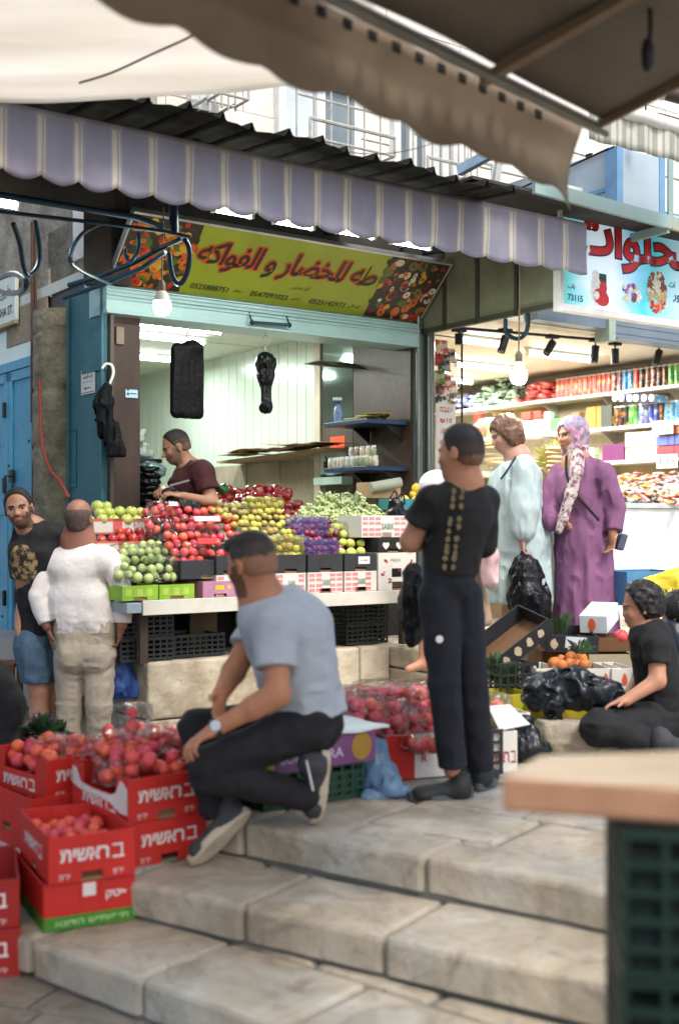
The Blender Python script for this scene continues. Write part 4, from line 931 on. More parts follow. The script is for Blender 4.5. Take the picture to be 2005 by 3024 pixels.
def skin(name, sdf, mats, parent, org, h=.008, paint=None, iters=1):
    Vv, F = sdf.mesh(h)
    for _ in range(iters):                                     # light relaxation
        acc = np.zeros_like(Vv); c = np.zeros(len(Vv))
        for a, b in ((0, 1), (1, 2), (2, 3), (3, 0)):
            np.add.at(acc, F[:, a], Vv[F[:, b]]); np.add.at(c, F[:, a], 1); np.add.at(acc, F[:, b], Vv[F[:, a]]); np.add.at(c, F[:, b], 1)
        Vv = Vv*.45+.55*acc/np.maximum(c, 1)[:, None]
    me = bpy.data.meshes.new(name); W_ = Vv-A(org)
    me.vertices.add(len(Vv)); me.vertices.foreach_set('co', W_.ravel()); me.loops.add(F.size); me.loops.foreach_set('vertex_index', F.ravel().astype(np.int32))
    me.polygons.add(len(F)); me.polygons.foreach_set('loop_start', np.arange(0, F.size, 4, dtype=np.int32))
    ms = mats if isinstance(mats, list) else [mats]
    for m in ms: me.materials.append(m)
    if paint is not None: me.polygons.foreach_set('material_index', paint(Vv[F].mean(1)).astype(np.int32))
    me.update(calc_edges=True); me.validate(); me.shade_smooth()
    o = bpy.data.objects.new(name, me); C.objects.link(o); o.parent = parent; return o
def basis(fwd, up=(0, 0, 1)):
    """3x3 with columns right, forward, up of a head or torso"""
    f = Vector(fwd).normalized(); u = Vector(up); r = f.cross(u).normalized(); u = r.cross(f)
    return Matrix(((r.x, f.x, u.x), (r.y, f.y, u.y), (r.z, f.z, u.z)))
def head_prims(S, c, Bm, sc=1., nose=1., fem=False, jawk=1.):
    """c is the centre of the skull; adds the head with its features"""
    P = lambda x, y, z: A(Vector(c)+Bm @ Vector((x*sc, y*sc, z*sc)))
    M4 = Bm; q = .012*sc
    S.ell(P(0, -.012, .025), V(.074, .094, .088)*sc, M4, .02)
    S.ell(P(0, .02, -.035), V(.062*jawk, .07, .075)*sc, M4, .03)
    S.ell(P(0, .05, -.085), V(.034*jawk, .032, .026)*sc, M4, .03)              # chin
    S.ell(P(.034, .06, -.03), V(.024, .022, .026)*sc, M4, .02); S.ell(P(-.034, .06, -.03), V(.024, .022, .026)*sc, M4, .02)
    S.ell(P(0, .078, .012), V(.046, .014, .011)*sc, M4, .014)                  # brow
    S.limb(P(0, .086, .003), P(0, .101*nose, -.032), .007*sc, .0115*sc, .01)   # nose
    S.ell(P(.011, .094, -.036), V(.008, .01, .007)*sc, M4, .006); S.ell(P(-.011, .094, -.036), V(.008, .01, .007)*sc, M4, .006)
    S.ell(P(0, .088, -.058), V(.022, .009, .0055)*sc, M4, .006); S.ell(P(0, .085, -.068), V(.019, .01, .006)*sc, M4, .006)   # lips
    for sx in (-1, 1):
        S.sub(P(sx*.031, .094, -.004), V(.017, .016, .011)*sc, M4, .012)
        S.ell(P(sx*.031, .070, -.005), V(.014, .014, .012)*sc, M4, .004)       # eyeball
        S.ell(P(sx*.078, -.006, -.012), V(.009, .02, .032)*sc, M4, .008)       # ear
        S.sub(P(sx*.086, .0, -.010), V(.006, .010, .018)*sc, M4, .005)
    return P
def paint_head(c, Bm, sc, beard=0., lips=True, brow=.9):
    """material index from position in head space: 0 skin, 1 eye white, 2 dark (iris, brows), 3 lips, 4 stubble"""
    Bi = np.array(Bm)      # columns right, fwd, up
    def f(P):
        x = ((P-A(c)) @ Bi)/sc; X, Y, Z_ = np.abs(x[:, 0]), x[:, 1], x[:, 2]; m = np.zeros(len(P))
        if beard:
            jl = (Z_ < -.028-.1*(X < .0)-0*Y) & (Z_ > -.125) & (Y > -.02) & ((Z_ < -.048) | (X > .045+.0*Z_)) & ~((X < .02) & (Z_ > -.052))
            m[jl & (Y > .0)] = 4; m[(X < .032) & (Z_ < -.044) & (Z_ > -.054) & (Y > .07)] = 4; m[(X > .055) & (Z_ < .0) & (Y > .0) & (Y < .05) & (Z_ > -.1)] = 4
        if lips: m[(X < .022) & (Z_ < -.0535) & (Z_ > -.073) & (Y > .078)] = 3
        e = (np.hypot((X-.031)/.0125, (Z_+.005)/.0046) < 1) & (Y > .06); m[e] = 1
        m[e & (np.abs(X-.031) < .0055)] = 2
        m[(X > .014) & (X < .052) & (np.abs(Z_-.0155+.12*np.abs(X-.032)) < .0042*brow) & (Y > .055)] = 2
        m[(np.abs(Z_-.0008) < .0016) & (X > .017) & (X < .046) & (Y > .06)] = 2
        return m
    return f
def hand(S, wrist, dirv, palm_n, curl=.4, side=1, sc=1., spread=.12, thumb=.9):
    """palm and five separate bent fingers; dirv along the hand, palm_n out of the palm, side +1 if the thumb leaves toward dirv x palm_n"""
    d = Vector(dirv).normalized(); n = Vector(palm_n); n = (n-d*n.dot(d)).normalized(); t = d.cross(n)*side; w_ = Vector(wrist)
    S.ell(w_+d*.045*sc, V(.036, .05, .014)*sc, Matrix(((t.x, d.x, n.x), (t.y, d.y, n.y), (t.z, d.z, n.z))), .012)
    S.limb(w_-d*.01, w_+d*.03*sc, .022*sc, .02*sc, .015)
    for i, (off, L_, r_) in enumerate(((.026, .072, .0088), (.009, .08, .009), (-.009, .075, .0086), (-.025, .058, .0076))):
        b_ = w_+d*.082*sc+t*off*sc; a = curl*(1+.12*i); dd = (d+t*(off*spread*10)).normalized(); p = b_
        for k, fr in enumerate((.45, .31, .24)):
            a2 = a*(k+.6); v_ = (dd*math.cos(a2)+n*math.sin(a2)); q = p+v_*L_*fr*sc; S.limb(p, q, r_*sc*(1-.1*k), r_*sc*(.93-.1*k), .003); p = q
    p = w_+d*.022*sc+t*.028*sc; dd = (d*.62+t*thumb+n*.25).normalized(); q = p+dd*.038*sc; S.limb(p, q, .0125*sc, .0105*sc, .008); S.limb(q, q+(dd*.6+d*.6+n*.3).normalized()*.03*sc, .0105*sc, .0085*sc, .003)
SK = {}
def skinmats(nm, col, hair=(.02, .015, .012)):
    s_ = mat('skin_'+nm, col, .5, var=.1, scale=14, spec=.4, sss=.12)
    return [s_, mat('eye_white', (.4, .35, .32), .3), mat('eye_dark_'+nm, tuple(h*.8 for h in hair), .4), mat('lips_'+nm, (col[0]*.85, col[1]*.55, col[2]*.55), .45), mat('stubble_'+nm, tuple(.3*a+.5*b for a, b in zip(col, hair)), .8)]
def hair_obj(parent, org, c, Bm, sc, m, vol=.008, front=.06, low=-.045, h=.006, fade=None, bump=.004):
    S = Sdf(.01); P = lambda x, y, z: A(Vector(c)+Bm @ Vector((x*sc, y*sc, z*sc)))
    S.ell(P(0, -.014, .030), V(.0755+vol, .095+vol, .0895+vol)*sc, Bm, .005)
    S.ell(P(0, -.045, -.02), V(.066+vol, .058+vol, .06)*sc, Bm, .02)
    if bump: S.fold(bump, (.018, .018, .03), 3)
    f, u, r = Bm.col[1], Bm.col[2], Bm.col[0]
    S.cut(P(0, front, .02), f*1.0-u*.55)             # forehead plane
    S.cut(P(0, 0.012, -.03), f*.9-u*.35)             # in front of the ears
    S.cut(P(0, -.02, low), -u)
    def pt(X):
        if fade is None: return np.zeros(len(X))
        z = ((X-A(c)) @ np.array(Bm))[:, 2]/sc; z = z+.02*(np.random.RandomState(2).rand(len(z))-.5); return (z < fade[0]).astype(int)+(z < fade[1]).astype(int)
    return skin('hair', S, m if isinstance(m, list) else [m], parent, org, h, pt)
# ================================================================== the people
def D2(px, py, d): return U(px, py, d)
BLACKT = mat('black_cotton', (.009, .0095, .011), .85, var=.3, scale=20, bump=1.5, bscale=10)
# ---- vendor in the maroon T-shirt
def vendor():
    d = 8.25; c = D2(519, 1319, d); org = D2(560, 1545, d+.1); org.z = .3
    q = T('person', 'stallholder in a maroon T-shirt looking down while opening a black bag behind the fruit', 'person', org)
    fw = Vector((-.93, -.35, -.40)); Bm = basis(fw, (0, 0, 1)); sm = skinmats('vendor', (.36, .18, .11), (.03, .022, .018)); sm[4] = mat('stubble_light', (.21, .115, .08), .7)
    S = Sdf(.025); P = head_prims(S, c, Bm, 1.0, 1.08)
    nk = D2(566, 1395, d+.05); S.limb(P(0, -.02, -.06), nk, .052, .06, .03)
    shL, shR = D2(515, 1400, d-.12), D2(622, 1392, d+.12)
    shR = D2(598, 1395, d-.14); shL = D2(545, 1402, d+.2)
    hip = D2(585, 1600, d+.05); S.limb(nk, hip, .10, .13, .05); S.limb(shL, shR, .06, .06, .04); S.limb(hip, Vector((hip.x, hip.y, .32)), .13, .09)
    elR, wrR = D2(628, 1486, d-.2), D2(542, 1466, d-.34)
    elL, wrL = D2(505, 1470, d+.12), D2(482, 1447, d-.02)
    S.chain([shR, elR, wrR], [.055, .045, .03], .02); S.chain([shL, elL, wrL], [.052, .043, .029], .02)
    hand(S, wrR, D2(505, 1458, d-.36)-wrR, (-.2, .3, -1), .55, -1, 1.05); hand(S, wrL, D2(462, 1450, d-.14)-wrL, (.3, .1, -1), .5, 1, 1.05)
    skin('body', S, sm, q, org, .0065, paint_head(c, Bm, 1., beard=1))
    HB = [mat('hair_black', (.016, .013, .011), .7, var=.3, scale=60), mat('hair_buzz', (.06, .04, .03), .8, var=.3, scale=60), mat('hair_fade', (.13, .08, .055), .8, var=.3, scale=60)]
    hair_obj(q, org, c, Bm, 1., HB, .003, .05, -.05, fade=(.04, .0), bump=.001)
    S = Sdf(.04); ch = D2(566, 1440, d+.02)
    S.limb(nk+Vector((0, 0, -.02)), hip, .115, .142, .05); S.ell(ch, (.15, .17, .14)); S.limb(shL, shR, .075, .08, .04)
    S.limb(shR, shR.lerp(elR, .62), .074, .076, .03); S.limb(shL, shL.lerp(elL, .6), .07, .07, .03); S.limb(hip, hip-Vector((0, 0, .2)), .14, .13, .04)
    S.cut(shR.lerp(elR, .62), elR-shR, .13); S.cut(shL.lerp(elL, .6), elL-shL, .12); S.sub(P(0, .0, -.115), (.062, .07, .045), Bm)
    S.fold(.008, (.07, .07, .13), 2); S.cut(hip-Vector((0, 0, .24)), (0, 0, -1))
    sh = skin('shirt', S, [mat('maroon_cotton', (.055, .012, .015), .85, var=.2, scale=12, bump=1.5, bscale=10)], q, org, .008)
    S = Sdf(.04); S.limb(hip, hip-Vector((0, 0, .1)), .135, .14)
    for sx in (-.09, .09): S.limb(hip+Vector((sx, 0, -.1)), Vector((hip.x+sx, hip.y, .32)), .1, .065)
    skin('trousers', S, [BLACKT], q, org, .012)
    b_ = B(); a = D2(502, 1434, d-.23); e = D2(560, 1418, d-.2); b_.beam(a-org, e-org, .004, .014); b_.obj('chest_print', mat('faded_print', (.25, .2, .2), .7), sh)
    return q
vendor()
def plastic_bag_black(name, label, pts_r, org, folds=.02, parent=None, matl=None, sc=(.05, .05, .12), h=.01):
    S = Sdf(.04)
    for a, b_, r0, r1 in pts_r: S.limb(a, b_, r0, r1)
    S.fold(folds, sc, 4); S.fold(folds*.5, tuple(v*.45 for v in sc), 8)
    q = T(name, label, 'bag', org); skin('bag_skin', S, [matl or BAGM], q, org, h, iters=1); return q
BAGM = mat('black_bag_plastic', (.004, .005, .007), .3, var=.3, scale=10, spec=.3, bump=.6, bscale=35)
d = 7.95
plastic_bag_black('plastic_bag', 'crumpled black bag held open in the hands of the maroon-shirted stallholder', [(D2(510, 1462, d), D2(560, 1510, d), .04, .07), (D2(500, 1470, d), D2(520, 1510, d), .03, .06)], D2(530, 1520, d), .018)

# ---- generic standing helper for trousers
def legs_cloth(S, hipc, hL, hR, kL, kR, aL, aR, rw, rk, ra, k=.04):
    S.limb(hipc+Vector((0, 0, .05)), hipc, rw*1.05, rw*1.12, k); S.chain([hL, kL, aL], [rw*.78, rk, ra], k*.6); S.chain([hR, kR, aR], [rw*.78, rk, ra], k*.6); return S

# ---- man in the white shirt seen from behind
def whiteman():
    d = 7.15; gz = -.42; org = D2(250, 2290, d); org.z = gz
    q = T('person', 'balding man seen from behind in a white shirt and beige trousers', 'person', org)
    sm = skinmats('older', (.26, .115, .075), (.05, .04, .035)); c = D2(236, 1530, d-.02)
    Bm = basis((.25, 1, -.02)); S = Sdf(.03); P = head_prims(S, c, Bm, 1.0)
    nk = D2(232, 1600, d+.02); S.limb(P(0, -.03, -.05), nk, .05, .058, .015)
    shL, shR = D2(140, 1660, d+.04), D2(325, 1655, d-.04); hip = D2(252, 1860, d)
    S.limb(nk, hip, .11, .105, .05); S.limb(shL, shR, .06, .06, .04)
    elL, elR = D2(116, 1760, d-.03), D2(364, 1752, d-.03); wrL, wrR = D2(140, 1850, d-.06), D2(362, 1848, d-.05)
    S.chain([shL, elL, wrL], [.055, .045, .03], .02); S.chain([shR, elR, wrR], [.055, .045, .03], .02)
    hand(S, wrL+Vector((.01, .02, -.01)), (.12, .1, -1), (1, .2, 0), .35, 1, 1.0); hand(S, wrR+Vector((-.01, 0, -.01)), (-.1, .1, -1), (-1, .2, 0), .5, 1, 1.0)
    hL, hR = D2(212, 1900, d), D2(295, 1900, d); kL, kR = D2(207, 2080, d), D2(293, 2080, d-.03); aL, aR = D2(210, 2240, d), D2(290, 2240, d+.04)
    S.chain([hL, kL, aL], [.08, .055, .04], .03); S.chain([hR, kR, aR], [.08, .055, .04], .03)
    skin('body', S, sm, q, org, .0075, paint_head(c, Bm, 1.))
    HB = [mat('hair_shaved_grey', (.075, .05, .04), .8, var=.3, scale=50), mat('hair_grey_fade', (.07, .045, .04), .8, var=.3, scale=50)]
    S = Sdf(.01); S.ell(P(0, -.013, .01), (.0785, .098, .092), Bm); S.ell(P(0, -.035, -.04), (.064, .062, .06), Bm); S.cut(P(0, 0, .045), Bm.col[2]+Bm.col[1]*.3); S.cut(P(0, .025, 0), Bm.col[1]); S.cut(P(0, 0, -.085), -Bm.col[2])
    skin('hair', S, HB[:1], q, org, .006)
    SH = mat('white_shirt_cotton', (.74, .7, .68), .8, var=.05, scale=10, bump=1.6, bscale=9)
    S = Sdf(.05); S.limb(nk+Vector((0, 0, -.05)), nk+Vector((0, 0, -.1)), .1, .13); S.limb(shL+Vector((.03, 0, 0)), shR-Vector((.03, 0, 0)), .085, .085)
    for z_, r_ in ((1690, .15), (1760, .165), (1820, .17)): S.ell(D2(235, z_, d), (.175, .135, .12), k=.06)
    S.limb(D2(205, 1770, d), D2(210, 1850, d), .115, .12); S.limb(D2(280, 1770, d), D2(288, 1845, d), .115, .12)
    S.chain([shL, elL, wrL.lerp(elL, .12)], [.07, .056, .046], .01); S.chain([shR, elR, wrR.lerp(elR, .1)], [.07, .056, .046], .01)
    S.cut(wrL.lerp(elL, .1), wrL-elL, .1); S.cut(wrR.lerp(elR, .08), wrR-elR, .1); S.limb(D2(238, 1573, d-.0), D2(234, 1606, d+.01), .068, .09, .01)
    S.fold(.007, (.12, .12, .2), 4); S.fold(.006, (.05, .05, .04), 9, zr=(.9, .45))
    S.cut(D2(250, 1868, d), (0, 0, -1)); 
    skin('shirt', S, [SH], q, org, .0075)
    PT = mat('beige_trouser_cloth', (.44, .38, .29), .85, var=.1, scale=9, bump=1.6, bscale=9)
    S = Sdf(.035); S.limb(D2(225, 1880, d), D2(285, 1876, d), .115, .115); S.ell(D2(218, 1935, d-.03), (.105, .12, .12)); S.ell(D2(290, 1935, d-.03), (.105, .12, .12))
    S.chain([hL, kL, aL], [.1, .075, .066], .006); S.chain([hR, kR, aR], [.1, .075, .064], .006)
    S.fold(.007, (.08, .08, .2), 6); S.fold(.005, (.05, .06, .04), 7)
    S.cut(D2(250, 1825, d), (0, 0, 1)); S.limb(D2(215, 1850, d), D2(290, 1845, d), .112, .112); S.cut(D2(250, 2262, d), (0, 0, -1))
    tr = skin('trousers', S, [PT], q, org, .0075)
    b_ = B(); b_.boxm(Matrix.Translation(D2(305, 1872, d-.145)-org) @ Matrix.Rotation(.2, 4, 'Z'), .13, .006, .008); b_.obj('back_pocket', mat('beige_seam', (.25, .2, .14), .8), tr)
    for a, dx in ((aL, -.02), (aR, .02)):
        S = Sdf(.02); f_ = Vector((a.x, a.y, gz+.045)); S.limb(f_-Vector((0, .03, 0)), f_+Vector((dx, .17, -.01)), .045, .04); S.cut((0, 0, gz+.002), (0, 0, -1)); skin('shoe', S, [mat('brown_leather', (.06, .035, .02), .5)], q, org, .009)
    # blue carrier bag in his right hand
    bm = film('blue_bag_film', (.25, .42, .85), .5, .25, .62, (.07, .16, .5), 12)
    a = D2(345, 1900, d+.1); S = Sdf(.04); S.limb(a, D2(345, 1960, d+.12), .012, .05); S.limb(D2(345, 1960, d+.12), D2(352, 2020, d+.14), .05, .085); S.limb(D2(365, 1965, d+.12), D2(402, 2038, d+.14), .03, .035); S.fold(.018, (.04, .05, .08), 5)
    S.limb(D2(352, 1868, d+.1), a, .008, .014, .01)
    qb = T('carrier_bag', 'translucent blue plastic carrier bag hanging from the hand of the man in the white shirt', 'bag', a); skin('bag_skin', S, [bm], qb, a, .008)
whiteman()

# ---- man in the black printed T-shirt at the far left
def leftman():
    d = 7.2; gz = -.42; org = D2(120, 2290, d); org.z = gz
    q = T('person', 'bearded young man in a gold-printed black T-shirt and denim shorts', 'person', org)
    sm = skinmats('left', (.4, .2, .125), (.014, .011, .01)); c = D2(56, 1500, d-.1)
    Bm = basis((.12, -1, -.05), (-.16, 0, 1)); S = Sdf(.025); P = head_prims(S, c, Bm, 1.02, 1.)
    nk = D2(98, 1572, d); S.limb(P(0, -.03, -.05), nk, .052, .062, .03)
    shR, shL = D2(64, 1625, d-.08), D2(165, 1585, d+.1); hip = D2(118, 1845, d+.05)
    S.limb(nk, hip, .10, .12, .05); S.limb(shR, shL, .06, .06, .04)
    elR, wrR = D2(72, 1760, d-.02), D2(57, 1850, d-.04); S.chain([shR, elR, wrR], [.052, .042, .029], .02)
    hand(S, wrR, (-.02, -.1, -1), (.9, .3, .1), .3, -1, 1.05)
    elL, wrL = D2(190, 1700, d+.12), D2(112, 1800, d-.06); S.chain([shL, elL, wrL], [.05, .042, .03], .02); hand(S, wrL, (-.25, -.1, -.9), (0, 1, 0), .3, 1)
    hR, hL = D2(92, 1900, d), D2(150, 1900, d+.08); kR, kL = D2(118, 2040, d), D2(160, 2060, d+.08); aR, aL = D2(118, 2240, d), D2(158, 2240, d+.1)
    S.chain([hR, kR, kR.lerp(aR, .35), aR], [.085, .062, .06, .036], .02); S.chain([hL, kL, kL.lerp(aL, .35), aL], [.085, .06, .058, .036], .02)
    skin('body', S, sm, q, org, .0065, paint_head(c, Bm, 1.02, beard=1, brow=1.5))
    hair_obj(q, org, c, Bm, 1.02, [mat('hair_black', (.016, .013, .011), .7, var=.3, scale=60), mat('hair_buzz', (.06, .04, .03), .8)], .005, .047, -.03, fade=(.02, -.2), bump=.003)
    S = Sdf(.04); S.limb(nk+Vector((0, 0, -.03)), hip, .12, .135, .05); S.limb(shR, shL, .075, .08, .04); S.ell(D2(112, 1660, d), (.17, .12, .13))
    S.limb(shR, shR.lerp(elR, .55), .072, .068, .02); S.cut(shR.lerp(elR, .58), elR-shR, .075)
    S.limb(shL, shL.lerp(elL, .5), .072, .075, .02); S.sub(P(0, .0, -.12), (.065, .07, .042), Bm)
    S.fold(.009, (.08, .08, .12), 12); S.cut(hip-Vector((0, 0, .06)), (0, 0, -1))
    sh = skin('shirt', S, [BLACKT, mat('gold_print', (.30, .21, .10), .7, col2=(.02, .016, .01), scale=30, thr=(.45, .55))], q, org, .007,
              paint=lambda X: (np.hypot((X[:, 0]-D2(85, 0, d).x)/.085, (X[:, 2]-D2(0, 1665, d).z)/.12) < 1).astype(int)*(X[:, 1] < d-.06))
    S = Sdf(.03); S.limb(hip, hip-Vector((0, 0, .05)), .13, .125); S.chain([hR, kR.lerp(hR, .1)], [.105, .095], .015); S.chain([hL, kL.lerp(hL, .1)], [.1, .095], .015)
    S.fold(.01, (.07, .07, .1), 5); S.cut(kR.lerp(hR, .18), (0, 0, -1)); skin('shorts', S, [mat('denim', (.035, .07, .12), .85, col2=(.09, .16, .23), scale=12)], q, org, .008)
    for a in (aR, aL):
        S = Sdf(.02); f_ = Vector((a.x, a.y, gz+.045)); S.limb(f_+Vector((0, .03, 0)), f_+Vector((0, -.17, -.01)), .045, .04); S.cut((0, 0, gz+.002), (0, 0, -1)); skin('shoe', S, [DK], q, org, .01)
leftman()
def shoe(q, org, heel, toe, up, mt, ms, wid=.045, h=.007, sole=None):
    """trainer from heel to toe; up points out of the laces"""
    heel, toe = Vector(heel), Vector(toe); f = (toe-heel).normalized(); u = Vector(up); u = (u-f*u.dot(f)).normalized(); L_ = (toe-heel).length
    S = Sdf(.025); S.limb(heel+u*.05+f*.05, heel+u*.035+f*.05, .042, .044); S.limb(heel+u*.045+f*.06, toe+u*.03-f*.05, .046, .036); S.limb(heel+u*.08+f*.045, heel+u*.06+f*.05, .042, .042)
    S.ell(toe+u*.032-f*.06, (.048, .05, .03)); S.cut(heel+u*.012, -u)
    o = skin('shoe', S, [mt], q, org, h)
    r = f.cross(u).normalized(); b_ = B(); n = 28; vs = []
    for z in (0, .034):
        for k in range(n):
            a = 2*math.pi*k/n; x = math.cos(a); y = math.sin(a); w_ = .046 if x > -.2 else .038
            vs.append(tuple(heel+f*(L_*.5+x*L_*.53)+r*y*(w_+.004*(1-z/.034))*abs(1)-org+u*(z+(.012 if x > .9 else 0))))
    b_.put(vs, [tuple(range(n))[::-1], tuple(range(n, 2*n))]+[(k, (k+1) % n, (k+1) % n+n, k+n) for k in range(n)]); b_.obj('sole', ms, o, bevel=.005, smooth=True)
    return o
SOLE = mat('cream_rubber_sole', (.46, .4, .3), .7, var=.12, scale=14); CHAR = mat('charcoal_shoe_mesh', (.04, .042, .05), .8, var=.2, scale=40)
NAVYC = mat('navy_cloth', (.009, .011, .018), .85, var=.25, scale=14, bump=1.8, bscale=9)
# ---- man sitting in the grey T-shirt
def greyman():
    d = 4.45; org = D2(850, 2400, 4.6); org.z = 0
    q = T('person', 'young man with a fade haircut in a pale grey T-shirt sitting sideways on crates', 'person', org)
    sm = skinmats('sitter', (.4, .175, .095), (.018, .014, .013)); c = D2(740, 1662, d)
    Bm = basis((-.80, .58, -.22), (-.1, 0, 1)); S = Sdf(.025); P = head_prims(S, c, Bm, 1.0, 1.0)
    nk = D2(782, 1790, d+.02); S.limb(P(0, -.035, -.05), nk, .054, .064, .02)
    shN, shF = D2(812, 1850, d-.10), D2(775, 1835, d+.28); hip = D2(915, 2100, d+.14)
    S.limb(nk, hip, .1, .105, .05); S.limb(shN, shF, .06, .06, .04)
    elN, wrN = D2(820, 2050, d-.18), D2(640, 2150, d-.20); S.chain([shN, elN, wrN], [.053, .044, .03], .02)
    S.limb(elN, elN.lerp(wrN, .4), .044, .043, .02)
    hand(S, wrN, D2(565, 2195, d-.26)-wrN, (.35, .1, -1), .5, -1, 1.08)
    elF, wrF = D2(690, 1985, d+.16), D2(650, 2055, d+.02); S.chain([shF, elF, wrF], [.055, .046, .031], .02)
    hand(S, wrF, (D2(645, 2110, d-.04)-wrF), (.6, -.7, -.2), .55, 1, 1.1)
    hN, hF = D2(915, 2142, d+.04), D2(905, 2135, d+.28); kN = D2(612, 2262, d-.10); kF = D2(580, 2150, d+.16); aN = D2(905, 2350, d+.02); aF = D2(634, 2415, d+.06)
    S.chain([hN, kN, aN], [.06, .042, .035], .01); S.chain([hF, kF, aF], [.06, .042, .035], .01)
    skin('body', S, sm, q, org, .0062, paint_head(c, Bm, 1., beard=1))
    HB = [mat('hair_jet', (.012, .011, .013), .6, var=.3, scale=60), mat('hair_mid_fade', (.045, .033, .03), .7, var=.3, scale=60), mat('hair_skin_fade', (.25, .125, .08), .7, var=.15, scale=60)]
    hair_obj(q, org, c, Bm, 1., HB, .0035, .056, -.06, fade=(.062, .016), bump=.001)
    S = Sdf(.02); S.ell(P(0, -.0, .082), (.058, .09, .034), Bm); S.ell(P(0, .05, .072), (.05, .035, .026), Bm); S.fold(.006, (.02, .02, .03), 4); skin('hair_quiff', S, [HB[0]], q, org, .006)
    GT = mat('pale_grey_jersey', (.36, .40, .46), .85, var=.06, scale=9, bump=1.5, bscale=9)
    S = Sdf(.05); S.limb(nk+Vector((.02, 0, -.04)), hip, .12, .145, .06); S.limb(shN, shF, .078, .078, .05)
    S.ell(D2(868, 1850, d+.08), (.145, .17, .14)); S.ell(D2(903, 1960, d+.1), (.108, .16, .16)); S.ell(D2(908, 2070, d+.12), (.095, .155, .12))
    S.limb(shN, shN.lerp(elN, .62), .076, .07, .02); S.limb(shF, shF.lerp(elF, .5), .078, .075, .03)
    S.cut(shN.lerp(elN, .62), elN-shN, .105); S.cut(shF.lerp(elF, .55), elF-shF, .105)
    S.limb(D2(812, 1772, d+.04), D2(850, 1790, d+.08), .06, .08, .03); S.sub(P(.0, .0, -.11), (.058, .06, .04), Bm)
    S.fold(.009, (.09, .09, .05), 7, zr=(.85, .5)); S.fold(.007, (.14, .14, .14), 1); S.cut(D2(905, 2140, d), Vector((.25, 0, -1)))
    sh = skin('shirt', S, [GT], q, org, .0068)
    S = Sdf(.04); S.limb(hip-Vector((0, 0, .04)), (hN+hF)/2, .13, .115); S.limb(hN, kN, .092, .07, .015); S.limb(kN-Vector((0, 0, .03)), aN, .066, .054, .008); S.limb(hF, kF, .105, .068, .03); S.limb(kF, aF.lerp(kF, .1), .068, .052, .02)
    S.fold(.006, (.08, .08, .06), 5); skin('trousers', S, [mat('black_trouser_cloth', (.009, .0095, .012), .85, var=.25, scale=14, bump=1.8, bscale=9)], q, org, .0075)
    # feet: one tucked back on its toes, one tipped on the lower step
    shoe(q, org, D2(975, 2222, d+.02), D2(945, 2428, d+.06), (-1, -.3, .1), CHAR, SOLE)
    shoe(q, org, D2(738, 2402, d+.02), D2(575, 2560, d-.02), (-.62, .55, .5), CHAR, SOLE)
    b_ = B(); a = D2(905, 2245, d-.06); e = D2(925, 2335, d-.06); b_.beam(a-org, e-org, .016, .006); b_.obj('shoe_stripe', WHITE, q, bevel=.003)
    # wrist watch
    w_ = B(); dv = (wrN-elN).normalized(); x = dv.orthogonal().normalized(); y = dv.cross(x)
    w_.tube([wrN-dv*.012-org, wrN+dv*.016-org], .036, 16); p = wrN-org+Vector((.0, -.03, .012)); w_.tube([p, p+Vector((0, -.012, .004))], .02, 16, 1)
    w_.obj('wrist_watch', [mat('black_watch_strap', (.02, .02, .022), .4), mat('watch_steel', (.35, .38, .38), .25, metal=.7)], q, smooth=True)
greyman()
